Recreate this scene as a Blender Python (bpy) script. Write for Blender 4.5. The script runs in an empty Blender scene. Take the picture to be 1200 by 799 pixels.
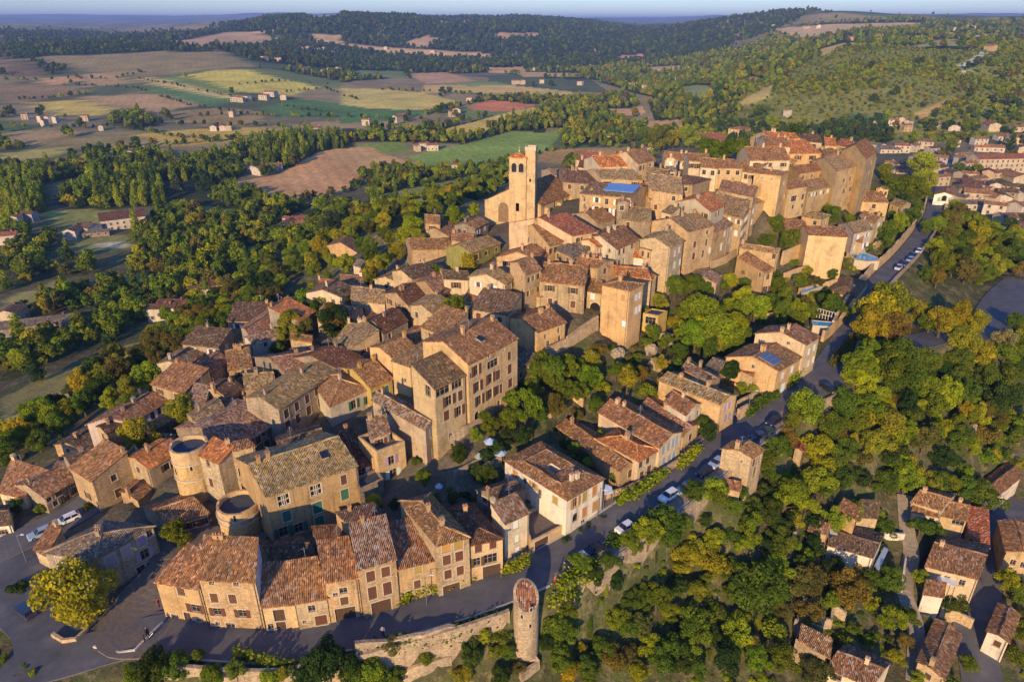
import bpy, math, random
import numpy as np
from mathutils import Vector, Matrix
random.seed(7); RNG = np.random.default_rng(11)
SC = bpy.context.scene; COL = SC.collection
# ---------------------------------------------------------------- camera
FPX = 800.0; PIT = math.radians(25.1); CX, CY = 600.0, 399.5; CAMZ = 72.0
SP, CP = math.sin(PIT), math.cos(PIT)
def ray(u, v):                                   # direction (x, y, z) of a line of sight
    yc = CY - v
    return (u - CX, FPX*CP + yc*SP, -FPX*SP + yc*CP)
def proj(x, y, z):
    dz = z - CAMZ; f = y*CP - dz*SP; up = y*SP + dz*CP
    return CX + FPX*x/f, CY - FPX*up/f
def onz(u, v, z):
    d = ray(u, v); s = (z - CAMZ)/d[2]
    return (d[0]*s, d[1]*s)
# ---------------------------------------------------------------- terrain
def sstep(a, b, x):
    t = np.clip((x - a)/(b - a), 0, 1); return t*t*(3 - 2*t)
def vnoise(x, y, s, seed=0):                     # smooth value noise
    x = np.asarray(x, float)/s + seed*17.3; y = np.asarray(y, float)/s - seed*9.1
    xi = np.floor(x); yi = np.floor(y); fx = x - xi; fy = y - yi
    fx = fx*fx*(3-2*fx); fy = fy*fy*(3-2*fy)
    def h(a, b):
        q = np.sin(a*127.1 + b*311.7 + seed*74.7)*43758.5453; return q - np.floor(q)
    return ((h(xi,yi)*(1-fx)+h(xi+1,yi)*fx)*(1-fy) + (h(xi,yi+1)*(1-fx)+h(xi+1,yi+1)*fx)*fy)*2 - 1
def base_z(x, y):
    x = np.asarray(x, float); y = np.asarray(y, float)
    z = np.full(np.broadcast(x, y).shape, -39.0)
    a = x/np.maximum(y, 1.0)
    # left farmland rising to a dark wooded ridge
    z = z + 56*sstep(950, 1900, y)*sstep(-0.16, -0.42, a)
    # the long wooded hill at the centre
    crest = 3300.0
    hc = 118*np.exp(-((a+0.20)/0.17)**2) + 98*np.exp(-((a-0.04)/0.15)**2) + 78*np.exp(-((a-0.30)/0.15)**2) + 26*vnoise(x, y, 620, 14) + 12*vnoise(x, y, 260, 15)
    z = z + hc*sstep(1750, crest, y + 250*vnoise(x, y, 700, 3))*(1 - 0.35*sstep(crest+100, 5000, y))
    # the green hill on the right
    hr = 62*sstep(480, 1150, y + 60*vnoise(x, y, 180, 5))*sstep(0.17, 0.46, a + 0.03*vnoise(x, y, 200, 6)) + 14*sstep(350, 620, y)*sstep(.3, .55, a)
    z = z + hr + 34*sstep(1300, 2600, y)*sstep(0.15, 0.45, a)
    # distant plateaus
    z = z + 62*sstep(3800, 8000, y)*(0.6 + 0.5*vnoise(x, y, 1900, 8)) + 105*sstep(7000, 17000, y)*(0.7 + 0.6*vnoise(x, y, 3600, 9))
    amp = sstep(500, 2500, y)
    z = z + amp*(9*vnoise(x, y, 420, 1) + 4*vnoise(x, y, 170, 2)) + 1.2*vnoise(x, y, 60, 4)*sstep(150, 400, y)
    return z
CTRL = [(60,620,-1),(20,700,-2),(100,770,-2),(150,700,-.5),(180,745,0),(330,752,0),(450,735,.7),(590,690,2),(680,645,3),(733,617,4),(800,570,5.5),
(860,510,7),(920,465,8),(985,435,9),(1010,365,10),(1050,310,11),(1085,265,12),(1097,240,12),
(230,640,1),(330,640,2),(430,600,4),(530,590,4),(560,560,5),(610,590,4.5),(650,560,5),(700,500,6.5),(620,500,9),(760,480,8),(840,440,9.5),
(550,500,11),(608,451,11.5),(640,440,13),(700,400,15),(735,385,15.5),(750,410,12),(765,435,9.5),(800,400,10),(860,340,13),(900,400,9.5),(930,370,10),(960,340,11),(1000,300,13),(1040,250,14),(1060,215,12),
(805,318,18),(855,300,18),(880,275,19),(925,262,20),(985,248,20),(1022,210,20),(920,300,16),(880,325,14.5),
(250,530,5),(330,520,6),(370,480,7),(420,440,9),(450,400,11),(480,350,13),(520,310,16),(600,290,21),(640,320,20),(700,300,23),(720,260,26),(800,220,29),(870,190,31),(950,180,30),(1000,190,26),(900,230,28),(700,200,27),(780,190,29),(866,165,30),(950,163,29),
(0,600,-2),(60,560,-2),(130,500,0),(200,450,2),(260,420,3),(300,395,4),(350,350,3),(400,330,3),(405,305,-1),(430,290,4),(470,300,9),(490,290,12),(540,255,14),
(0,540,-10),(60,500,-12),(130,440,-18),(200,400,-21),(300,340,-20),(330,355,-9),(450,268,-3),(500,250,-5),(540,230,-8),(600,205,-30),(700,175,-36),(780,160,-36),(850,140,-36),
(0,450,-28),(100,460,-23),(60,400,-32),(200,370,-29),(245,357,-30),(330,290,-35),(0,350,-38),(100,300,-39),(200,300,-39),(340,275,-37),(420,240,-38),(500,215,-38),(0,280,-39),
(615,765,-5.5),(250,790,-3.8),(330,782,-3.8),(450,765,-3.6),(540,742,-3.0),(700,668,-.8),(760,632,.6),(820,590,2.4),(900,530,4.2),(400,790,-5),(280,795,-4),(500,790,-7),(700,700,-5),(700,790,-12),(800,650,-4.5),(800,790,-15),(850,600,-1),(900,700,-12),(900,560,1),(850,556,4.2),(880,562,3.6),(855,582,3.4),(872,592,2.2),(640,720,-3.0),(1000,470,4),(950,650,-11),(960,500,4),(1000,600,-9),(1000,700,-14),(1000,790,-19),(1050,500,1),(1050,560,-6),(1100,600,-13),(1100,700,-18),(1160,640,-18),(1150,790,-23),(1190,560,-16),(1190,700,-22),(1100,470,0),(1190,470,-8),(1100,400,5),(1180,360,3),(1060,370,8),(1150,330,0),(1190,300,-6),(1130,280,-3),(1150,240,-10),(1100,222,-6),(1080,190,-15),(1190,200,-15),(1040,165,-20),(1190,150,-12),(960,155,-24)]
pts = []
for u, v, z in CTRL:
    x, y = onz(u, v, z); pts.append((x, y, z))
for x, y, z in [(-90,25,-9),(-30,20,-12),(0,35,-14),(50,25,-20),(110,30,-26),(170,60,-28),(250,130,-24),(330,250,-20),(-160,60,-14),(-220,110,-34),(-200,60,-30),(320,330,-17),
                (0,260,-22),(60,290,-25),(110,310,-24),(160,330,-22),(-60,230,-24)]: pts.append((x, y, z))
for k in range(40):                              # a ring where the village hill ends
    a = -0.75 + 1.6*k/39; 
    for r in (620, 760):
        pts.append((a*r*.95, r, float(base_z(a*r*.95, r))))
for x, y in [(-300,150),(-350,250),(-380,380),(-450,500),(450,150),(480,300),(500,420),(600,520),(-350,0),(450,0)]: pts.append((x, y, float(base_z(x, y))))
PT = np.array(pts); RES = PT[:,2] - base_z(PT[:,0], PT[:,1])
D_ = np.hypot(PT[:,None,0]-PT[None,:,0], PT[:,None,1]-PT[None,:,1])
N_ = len(PT); KM = np.zeros((N_+1, N_+1)); KM[:N_,:N_] = -D_ + np.eye(N_)*.8; KM[:N_,N_] = 1; KM[N_,:N_] = 1
WT = np.linalg.solve(KM, np.append(RES, 0))
def raw_z(x, y):
    x = np.asarray(x, float); y = np.asarray(y, float); sh = np.broadcast(x, y).shape
    X = np.broadcast_to(x, sh).ravel(); Y = np.broadcast_to(y, sh).ravel(); out = np.zeros(X.size)
    m = (Y < 800) & (np.abs(X) < 700)
    idx = np.nonzero(m)[0]
    for k in range(0, idx.size, 20000):
        j = idx[k:k+20000]
        d = np.hypot(X[j,None]-PT[None,:,0], Y[j,None]-PT[None,:,1])
        out[j] = -d @ WT[:N_] + WT[N_]
    fade = (1 - sstep(640, 790, Y))*(1 - sstep(480, 690, np.abs(X)))
    return (base_z(X, Y) + out*fade).reshape(sh)
# roads: a polyline of photo points with heights gives the world centre line
ROADS = []
def smooth(P, n=6):
    P = np.array(P, float); out = []
    for i in range(len(P)-1):
        p0 = P[max(i-1,0)]; p1 = P[i]; p2 = P[i+1]; p3 = P[min(i+2,len(P)-1)]
        for k in range(n):
            t = k/n; out.append(.5*((2*p1)+(-p0+p2)*t+(2*p0-5*p1+4*p2-p3)*t*t+(-p0+3*p1-3*p2+p3)*t**3))
    out.append(P[-1]); return np.array(out)
def road_line(uvz, n=6): return smooth([(*onz(u, v, z), z) for u, v, z in uvz], n)
MAIN = road_line([(0,785,-2.2),(70,772,-1.8),(140,752,-.8),(195,741,0),(260,748,0),(330,750,.1),(400,739,.4),(470,722,.9),(540,702,1.5),(600,680,2.1),(660,652,2.8),(720,615,3.8),(780,573,5),(840,527,6.2),(900,480,7.6),(950,452,8.6),(985,432,9.1),(1040,410,9),(1085,398,8.2),(1120,390,6.5)])
RAMP = road_line([(925,467,8.1),(958,440,8.8),(985,405,9.4),(1006,365,10),(1030,330,10.6),(1060,300,11.3),(1082,272,12),(1094,250,12.3),(1096,236,12.3)])
SQUARE = road_line([(195,741,0),(150,740,-.6),(165,705,-.4),(205,660,.6),(215,635,1.2),(300,645,1.8)])
LEFTR = road_line([(-30,800,-2.6),(-60,690,-2.4),(-10,650,-2),(40,625,-1.4),(90,600,-.8),(130,570,.2),(175,535,1.5)])
YARD = road_line([(0,655,-2),(25,690,-2),(60,720,-1.8),(70,750,-1.8),(70,772,-1.8)])
LOW = road_line([(1200,590,-18),(1172,605,-17.8),(1163,650,-18.3),(1150,690,-19.6),(1140,730,-21),(1150,790,-23),(1155,830,-24)])
LANE = road_line([(1060,580,-9),(1063,620,-12),(1068,650,-14),(1060,690,-15.5),(1073,735,-18),(1072,800,-20.5)])
PARK = road_line([(1200,330,1.5),(1178,352,2.5),(1160,380,3.5),(1120,392,6)])
TOWNR = road_line([(1112,178,-16),(1113,195,-15),(1106,212,-12),(1103,230,-9)])
for L, w in ((MAIN,3.4),(RAMP,2.6),(SQUARE,3.6),(LEFTR,3.2),(YARD,4.0),(LOW,3.0),(LANE,1.3),(PARK,5.0),(TOWNR,3)): ROADS.append((L, w))
def carve(X, Y, Z):
    best = np.full(X.shape, 1e9); zt = Z.copy(); wt = np.zeros(X.shape)
    for L, w in ROADS:
        near = (X > L[:,0].min()-14) & (X < L[:,0].max()+14) & (Y > L[:,1].min()-14) & (Y < L[:,1].max()+14)
        if not near.any(): continue
        x, y = X[near], Y[near]; bd = np.full(x.shape, 1e9); bz = np.zeros(x.shape)
        for i in range(len(L)-1):
            a, b = L[i], L[i+1]; dx, dy = b[0]-a[0], b[1]-a[1]; q = dx*dx+dy*dy+1e-9
            t = np.clip(((x-a[0])*dx+(y-a[1])*dy)/q, 0, 1); d = np.hypot(x-a[0]-t*dx, y-a[1]-t*dy)
            m = d < bd; bd = np.where(m, d, bd); bz = np.where(m, a[2]+t*(b[2]-a[2]), bz)
        m = (bd - w) < best[near]
        f = 1 - sstep(w+1.2, w+5.0, bd)
        if L is ROADS[0][0]:                          # a sharp drop behind the retaining wall on the valley side
            i = np.clip(np.argmin(np.hypot(x[:,None]-L[None,:,0], y[:,None]-L[None,:,1]), 1), 1, len(L)-2); dx = L[i+1,0]-L[i-1,0]; dy = L[i+1,1]-L[i-1,1]
            right = ((x-L[i,0])*dy-(y-L[i,1])*dx > 0) & (x > L[18,0]); f = np.where(right, 1 - sstep(w+1.5, w+2.6, bd), f)
        o = best[near]; o[m] = (bd-w)[m]; best[near] = o
        o = zt[near]; o[m] = (bz-.12)[m]; zt[near] = o
        o = wt[near]; o[m] = f[m]; wt[near] = o
    return Z*(1-wt) + zt*wt
GX0, GX1, GY0, GY1, GS = -260.0, 420.0, 30.0, 560.0, 2.0
gx = np.arange(GX0, GX1+GS, GS); gy = np.arange(GY0, GY1+GS, GS)
GXX, GYY = np.meshgrid(gx, gy); GZ = raw_z(GXX, GYY); GZ = carve(GXX, GYY, GZ)
def gz(x, y):                                    # ground height at one point
    if GX0 < x < GX1-GS and GY0 < y < GY1-GS:
        i = (x-GX0)/GS; j = (y-GY0)/GS; a = int(i); b = int(j); fx = i-a; fy = j-b
        return (GZ[b,a]*(1-fx)+GZ[b,a+1]*fx)*(1-fy)+(GZ[b+1,a]*(1-fx)+GZ[b+1,a+1]*fx)*fy
    return float(raw_z(x, y))
def hit(u, v, H=0.0):                            # where a line of sight meets the ground raised by H
    d = ray(u, v); n = math.hypot(d[0], d[1]); d = (d[0]/n, d[1]/n, d[2]/n)
    r = 40.0; prev = r; st = 2.0
    while r < 26000:
        if CAMZ + d[2]*r < gz(d[0]*r, d[1]*r) + H:
            lo, hi = prev, r
            for _ in range(22):
                m = (lo+hi)/2
                if CAMZ + d[2]*m < gz(d[0]*m, d[1]*m) + H: hi = m
                else: lo = m
            r = hi; return (d[0]*r, d[1]*r, CAMZ + d[2]*r - H)
        prev = r; r += max(st, r*.012)
    return (d[0]*9000, d[1]*9000, 0)
# ---------------------------------------------------------------- objects
def put(name, me, mat=None, parent=None, loc=(0,0,0), rz=0.0, color=None):
    o = bpy.data.objects.new(name, me); COL.objects.link(o); o.location = loc; o.rotation_euler = (0,0,rz)
    if parent is not None: o.parent = parent
    if mat is not None and me is not None and len(me.materials) == 0:
        for m in (mat if isinstance(mat, (list,tuple)) else [mat]): me.materials.append(m)
    if color is not None: o.color = (*color[:3], color[3] if len(color) > 3 else 1.0)
    return o
def thing(name, label, cat, loc=(0,0,0), rz=0.0, group=None):
    o = bpy.data.objects.new(name, None); COL.objects.link(o); o.location = loc; o.rotation_euler = (0,0,rz)
    o.empty_display_size = .5; o['label'] = label; o['category'] = cat
    if group: o['group'] = group
    return o
def tag(o, label=None, cat=None, group=None, kind=None):
    if label: o['label'] = label
    if cat: o['category'] = cat
    if group: o['group'] = group
    if kind: o['kind'] = kind
    return o
class MB:
    def __init__(s): s.v = []; s.f = []; s.m = []; s.uv = []
    def face(s, ps, mi=0, uv=None):
        n = len(s.v); s.v.extend([tuple(p) for p in ps]); s.f.append(list(range(n, n+len(ps)))); s.m.append(mi)
        s.uv.extend(uv if uv else [(0,0)]*len(ps))
    def box(s, c, d, mi=0, rz=0.0, taper=1.0, top=True):
        x, y, z = c; a, b, h = d[0]/2, d[1]/2, d[2]; cr, sr = math.cos(rz), math.sin(rz)
        def P(i, j, k):
            t = taper if k else 1; X = i*a*t; Y = j*b*t; return (x+X*cr-Y*sr, y+X*sr+Y*cr, z+k*h)
        q = [P(-1,-1,0),P(1,-1,0),P(1,1,0),P(-1,1,0),P(-1,-1,1),P(1,-1,1),P(1,1,1),P(-1,1,1)]
        for f in ((0,1,5,4),(1,2,6,5),(2,3,7,6),(3,0,4,7),(4,5,6,7),(3,2,1,0)): s.face([q[i] for i in f], mi)
    def prism(s, poly, z0, z1, mi=0):
        n = len(poly); s.face([(p[0],p[1],z1) for p in poly], mi); s.face([(p[0],p[1],z0) for p in reversed(poly)], mi)
        for i in range(n):
            a, b = poly[i], poly[(i+1)%n]; s.face([(a[0],a[1],z0),(b[0],b[1],z0),(b[0],b[1],z1),(a[0],a[1],z1)], mi)
    def mesh(s, name):
        me = bpy.data.meshes.new(name); me.from_pydata(s.v, [], s.f)
        me.polygons.foreach_set('material_index', s.m)
        ul = me.uv_layers.new(name='UVMap'); ul.data.foreach_set('uv', np.array(s.uv, float).ravel())
        me.update(); return me
    def build(s, name, mat, parent=None, loc=(0,0,0), rz=0, color=None, smooth=False):
        me = s.mesh(name)
        if smooth: me.polygons.foreach_set('use_smooth', [True]*len(me.polygons))
        return put(name, me, mat, parent, loc, rz, color)
# ---------------------------------------------------------------- materials
class NT:
    def __init__(s, name):
        s.m = bpy.data.materials.new(name); s.m.use_nodes = True; s.t = s.m.node_tree; s.t.nodes.clear()
        s.out = s.n('ShaderNodeOutputMaterial')
    def n(s, ty, **kw):
        nd = s.t.nodes.new(ty)
        for k, v in kw.items():
            if k.startswith('i_'):
                key = k[2:]; key = int(key) if key.isdigit() else key.replace('_', ' ')
                if isinstance(v, bpy.types.NodeSocket): s.t.links.new(v, nd.inputs[key])
                else: nd.inputs[key].default_value = v
            else: setattr(nd, k, v)
        return nd
    def link(s, a, b): s.t.links.new(a, b)
    def math(s, op, a, b=None, c=None):
        nd = s.n('ShaderNodeMath', operation=op)
        for i, v in enumerate((a, b, c)):
            if v is None: continue
            if isinstance(v, bpy.types.NodeSocket): s.link(v, nd.inputs[i])
            else: nd.inputs[i].default_value = v
        return nd.outputs[0]
    def mix(s, f, a, b, mode='MIX'):
        nd = s.n('ShaderNodeMix', data_type='RGBA', blend_type=mode)
        for i, v in ((0, f), (6, a), (7, b)):
            if isinstance(v, bpy.types.NodeSocket): s.link(v, nd.inputs[i])
            else: nd.inputs[i].default_value = v if i == 0 else (*v[:3], 1)
        return nd.outputs[2]
    def ramp(s, f, stops, interp='LINEAR'):
        nd = s.n('ShaderNodeValToRGB'); s.link(f, nd.inputs[0]); cr = nd.color_ramp; cr.interpolation = interp
        while len(cr.elements) < len(stops): cr.elements.new(.5)
        for e, (p, c) in zip(cr.elements, stops): e.position = p; e.color = (*c, 1) if len(c) == 3 else c
        return nd.outputs[0]
    def noise(s, vec, scale, detail=3, rough=.5):
        return s.n('ShaderNodeTexNoise', i_Vector=vec, i_Scale=scale, i_Detail=detail, i_Roughness=rough).outputs[0]
    def bsdf(s, col, rough=.85, bump=None, dist=.02, strength=1.0, spec=.25, metal=0):
        b = s.n('ShaderNodeBsdfPrincipled'); b.inputs['Roughness'].default_value = rough if not isinstance(rough, bpy.types.NodeSocket) else .5
        if isinstance(rough, bpy.types.NodeSocket): s.link(rough, b.inputs['Roughness'])
        b.inputs['Specular IOR Level'].default_value = spec; b.inputs['Metallic'].default_value = metal
        if isinstance(col, bpy.types.NodeSocket): s.link(col, b.inputs['Base Color'])
        else: b.inputs['Base Color'].default_value = (*col, 1)
        if bump is not None:
            bm = s.n('ShaderNodeBump', i_Height=bump, i_Distance=dist, i_Strength=strength); s.link(bm.outputs[0], b.inputs['Normal'])
        s.link(b.outputs[0], s.out.inputs[0]); return b
def grey(v): return (v, v, v)
def mat_wall():
    k = NT('stone_wall'); tc = k.n('ShaderNodeTexCoord').outputs['Object']; oi = k.n('ShaderNodeObjectInfo')
    off = k.n('ShaderNodeVectorMath', operation='ADD'); k.link(tc, off.inputs[0])
    cm = k.n('ShaderNodeCombineXYZ', i_0=k.math('MULTIPLY', oi.outputs['Random'], 60.0)); k.link(cm.outputs[0], off.inputs[1]); p = off.outputs[0]
    sc = k.n('ShaderNodeVectorMath', operation='MULTIPLY'); k.link(p, sc.inputs[0]); sc.inputs[1].default_value = (1,1,1.7)
    vo = k.n('ShaderNodeTexVoronoi', i_Vector=sc.outputs[0], i_Scale=3.4); ve = k.n('ShaderNodeTexVoronoi', feature='DISTANCE_TO_EDGE', i_Vector=sc.outputs[0], i_Scale=3.4)
    stone = k.n('ShaderNodeSeparateColor'); k.link(vo.outputs['Color'], stone.inputs[0])
    v = k.ramp(stone.outputs[0], [(0, grey(.72)), (.5, grey(1.0)), (1, (1.27,1.22,1.13))])
    mort = k.ramp(ve.outputs['Distance'], [(0, grey(.72)), (.08, grey(1))])
    big = k.ramp(k.noise(p, .35, 4, .6), [(.28, (.66,.64,.62)), (.5, grey(1)), (.72, (1.16,1.1,1.0))])
    fine = k.ramp(k.noise(p, 6.0, 4, .7), [(.25, grey(.8)), (.75, grey(1.18))])
    # alpha of the object colour: 1 = bare stone, 0 = rendered
    al_ = k.n('ShaderNodeClamp'); k.link(k.math('ADD', oi.outputs['Alpha'], k.math('MULTIPLY', k.math('SUBTRACT', k.noise(p, .55, 3, .6), .5), 2.2)), al_.inputs[0])
    c = k.mix(al_.outputs[0], (1,1,1), k.mix(1.0, v, mort, 'MULTIPLY'))
    c = k.mix(1.0, k.mix(1.0, c, fine, 'MULTIPLY'), big, 'MULTIPLY')
    # darker weathering streaks running down
    st = k.n('ShaderNodeVectorMath', operation='MULTIPLY'); k.link(p, st.inputs[0]); st.inputs[1].default_value = (1.6,1.6,.12)
    streak = k.ramp(k.noise(st.outputs[0], 1.0, 4, .65), [(.3, (.58,.55,.52)), (.48, grey(1))])
    c = k.mix(.75, c, streak, 'MULTIPLY')
    c = k.mix(1.0, c, oi.outputs['Color'], 'MULTIPLY')
    h = k.math('ADD', k.math('MULTIPLY', k.noise(p, 5, 4, .7), .6), k.math('MULTIPLY', k.math('MINIMUM', ve.outputs['Distance'], .12), k.math('MULTIPLY', oi.outputs['Alpha'], 4.0)))
    k.bsdf(c, .92, h, .07, .8, .12); return k.m
def mat_roof():
    k = NT('canal_tile_roof'); uv = k.n('ShaderNodeUVMap').outputs[0]; oi = k.n('ShaderNodeObjectInfo'); se = k.n('ShaderNodeSeparateXYZ'); k.link(uv, se.inputs[0])
    tc = k.n('ShaderNodeTexCoord').outputs['Object']
    wob = k.math('MULTIPLY', k.math('SUBTRACT', k.noise(tc, .8, 2), .5), .35)
    U = k.math('ADD', se.outputs[0], wob); V = se.outputs[1]
    cu = k.math('FLOOR', k.math('DIVIDE', U, .23)); cv = k.math('FLOOR', k.math('DIVIDE', k.math('ADD', V, k.math('MULTIPLY', k.math('MODULO', cu, 2.0), .2)), .42))
    w = k.n('ShaderNodeTexWhiteNoise', noise_dimensions='3D'); cc = k.n('ShaderNodeCombineXYZ', i_0=cu, i_1=cv, i_2=k.math('MULTIPLY', oi.outputs['Random'], 91.0)); k.link(cc.outputs[0], w.inputs[0])
    tile = k.ramp(w.outputs[0], [(0, (.48,.42,.40)), (.3, (.82,.78,.74)), (.6, (1.1,1.02,.95)), (.86, (1.4,1.22,1.0)), (.955, (1.75,1.7,1.55)), (1, (2.3,2.5,2.5))])
    big = k.ramp(k.noise(tc, .3, 5, .7), [(.3, (.58,.60,.62)), (.5, grey(1)), (.7, (1.28,1.12,.92))])
    w2 = k.n('ShaderNodeTexWhiteNoise', noise_dimensions='3D'); c2 = k.n('ShaderNodeCombineXYZ', i_0=cu, i_1=cv, i_2=5.5); k.link(c2.outputs[0], w2.inputs[0])
    c = k.mix(1.0, k.mix(1.0, tile, big, 'MULTIPLY'), oi.outputs['Color'], 'MULTIPLY')
    # lichen: pale grey tiles gathered in patches, amount = object alpha
    pat = k.math('ADD', k.noise(tc, 1.3, 3, .7), k.math('MULTIPLY', w2.outputs[0], .75))
    lich = k.math('GREATER_THAN', pat, k.math('SUBTRACT', 1.32, k.math('MULTIPLY', oi.outputs['Alpha'], .32)))
    c = k.mix(k.math('MULTIPLY', lich, .7), c, (.52,.47,.38))
    moss = k.ramp(k.noise(tc, .55, 5, .75), [(.5, grey(0)), (.64, grey(1))])
    c = k.mix(k.math('MULTIPLY', moss, .42), c, (.12,.11,.05))
    wave = k.math('SINE', k.math('MULTIPLY', U, 2*math.pi/.23))
    groove = k.ramp(k.math('MULTIPLY', k.math('ADD', wave, 1.0), .5), [(0, grey(.42)), (.35, grey(.9)), (1, grey(1.08))])
    c = k.mix(.9, c, groove, 'MULTIPLY')
    fr = k.math('FRACT', k.math('DIVIDE', V, .42))
    h = k.math('ADD', k.math('ADD', wave, k.math('MULTIPLY', fr, .5)), k.math('MULTIPLY', w.outputs[0], .5))
    k.bsdf(c, .9, h, .05, .9, .15); return k.m
def mat_flat(name, col, rough=.8, var=.25, scale=3.0, spec=.25, metal=0, objcol=False, bump=.0):
    k = NT(name); tc = k.n('ShaderNodeTexCoord').outputs['Object']
    nz = k.ramp(k.noise(tc, scale, 4, .65), [(.25, grey(1-var)), (.75, grey(1+var))])
    c = k.mix(1.0, nz, k.n('ShaderNodeObjectInfo').outputs['Color'] if objcol else col, 'MULTIPLY')
    k.bsdf(c, rough, k.noise(tc, scale*3, 3) if bump else None, bump, .6, spec, metal); return k.m
def mat_foliage(name='foliage', tl=.32, fixed=None):
    k = NT(name); oi = k.n('ShaderNodeObjectInfo'); at = k.n('ShaderNodeAttribute', attribute_name='leaf'); ge = k.n('ShaderNodeNewGeometry')
    tc = k.n('ShaderNodeTexCoord').outputs['Object']
    a = k.ramp(at.outputs['Fac'], [(0, (.55,.62,.6)), (.5, grey(1)), (.85, (1.3,1.22,1.0)), (1, (1.75,1.5,.9))])
    b = k.ramp(k.noise(tc, .35, 3, .6), [(.3, (.72,.8,.75)), (.7, (1.25,1.15,.9))])
    r = k.ramp(oi.outputs['Random'], [(0, (.72,.84,.8)), (.4, grey(1)), (.8, (1.2,1.08,.8)), (1, (1.45,1.15,.7))])
    c = k.mix(1.0, k.mix(1.0, k.mix(1.0, a, b, 'MULTIPLY'), r, 'MULTIPLY'), fixed if fixed else oi.outputs['Color'], 'MULTIPLY')
    d = k.n('ShaderNodeBsdfDiffuse', i_Color=c); t = k.n('ShaderNodeBsdfTranslucent', i_Color=k.mix(1.0, c, (1.5,1.5,.6), 'MULTIPLY'))
    m = k.n('ShaderNodeMixShader', i_0=tl); k.link(d.outputs[0], m.inputs[1]); k.link(t.outputs[0], m.inputs[2]); k.link(m.outputs[0], k.out.inputs[0]); return k.m
def mat_ground():
    k = NT('ground_cover'); at = k.n('ShaderNodeAttribute', attribute_name='land'); at2 = k.n('ShaderNodeAttribute', attribute_name='rows')
    ge = k.n('ShaderNodeNewGeometry'); p = ge.outputs['Position']
    n1 = k.ramp(k.noise(p, .02, 5, .65), [(.3, grey(.75)), (.7, grey(1.25))]); n2 = k.ramp(k.noise(p, .25, 5, .7), [(.3, (.62,.64,.66)), (.7, (1.35,1.3,1.2))])
    n3 = k.ramp(k.noise(p, 1.9, 3, .7), [(.3, grey(.7)), (.7, grey(1.28))])
    c = k.mix(1.0, k.mix(1.0, k.mix(1.0, at.outputs['Color'], n1, 'MULTIPLY'), n2, 'MULTIPLY'), n3, 'MULTIPLY')
    g1 = k.ramp(k.noise(p, .16, 6, .75), [(.47, grey(0)), (.58, grey(1))]); g2 = k.ramp(k.noise(p, .42, 6, .8), [(.5, grey(0)), (.62, grey(1))]); g3 = k.ramp(k.noise(p, .9, 5, .8), [(.55, grey(0)), (.66, grey(1))])
    nr = k.n('ShaderNodeAttribute', attribute_name='rough_ground').outputs['Fac']
    c = k.mix(k.math('MULTIPLY', k.math('MULTIPLY', g1, nr), .75), c, (.075,.10,.026)); c = k.mix(k.math('MULTIPLY', k.math('MULTIPLY', g2, nr), .7), c, (.24,.19,.10)); c = k.mix(k.math('MULTIPLY', k.math('MULTIPLY', g3, nr), .75), c, (.035,.04,.018))
    se = k.n('ShaderNodeSeparateXYZ'); k.link(p, se.inputs[0])
    sw = k.math('SINE', k.math('ADD', k.math('MULTIPLY', se.outputs[0], .55), k.math('MULTIPLY', se.outputs[1], .22)))
    c = k.mix(k.math('MULTIPLY', at2.outputs['Fac'], k.math('MULTIPLY', k.math('ADD', sw, 1.0), .13)), c, (.05,.04,.02))
    k.bsdf(c, .95, k.noise(p, 1.2, 5, .7), .35, .8, .08); return k.m
def mat_asphalt():
    k = NT('asphalt'); p = k.n('ShaderNodeNewGeometry').outputs['Position']
    c = k.ramp(k.noise(p, .35, 5, .65), [(.3, (.075,.075,.082)), (.55, (.105,.104,.108)), (.75, (.15,.145,.14))])
    c = k.mix(.5, c, k.ramp(k.noise(p, 14, 2), [(.3, grey(.7)), (.7, grey(1.3))]), 'MULTIPLY')
    k.bsdf(c, .85, k.noise(p, 30, 2), .01, .5, .3); return k.m
M = dict(wall=mat_wall(), roof=mat_roof(), leaf=mat_foliage(), ground=mat_ground(), asphalt=mat_asphalt(),
    glass=mat_flat('window_glass', (.018,.02,.024), .15, .2, 1.0, .6), frame=mat_flat('window_frame_paint', (.30,.24,.17), .7),
    white=mat_flat('white_paint', (.72,.70,.66), .6, .08), stonetrim=mat_flat('pale_stone_trim', (.46,.38,.27), .85, .2),
    shut=mat_flat('shutter_paint', None, .7, .2, 5.0, .25, 0, True), bark=mat_flat('bark', (.10,.075,.05), .95, .35, 4),
    brick=mat_flat('chimney_render', None, .9, .3, 3.0, .15, 0, True), gravel=mat_flat('gravel', (.24,.20,.15), .95, .3, 1.5, .1, 0, False, .05),
    pave=mat_flat('stone_paving', (.145,.12,.10), .9, .3, 2.0, .15), water=mat_flat('pool_water', (.05,.34,.55), .08, .12, .6, .5),
    slate=mat_flat('dark_terrace_floor', (.055,.065,.085), .8, .25, 1.2), car=mat_flat('car_paint', None, .28, .04, 1, .5, .0, True),
    rubber=mat_flat('rubber', (.02,.02,.02), .8), metal=mat_flat('steel', (.45,.45,.46), .35, .1, 2, .5, .8), tarp=mat_flat('blue_tarpaulin', (.10,.22,.48), .6, .12, .8),
    skin=mat_flat('skin', (.42,.26,.19), .6, .05), cloth=mat_flat('cloth', None, .9, .15, 6, .1, 0, True), lamp=mat_flat('headlamp_glass', (.6,.6,.58), .15, .05, 1, .6),
    solar=mat_flat('solar_cells', (.07,.10,.19), .15, .15, 3, .6), rock=mat_flat('limestone_rock', (.29,.235,.16), .95, .4, .8, .1, 0, False, .3))
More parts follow.
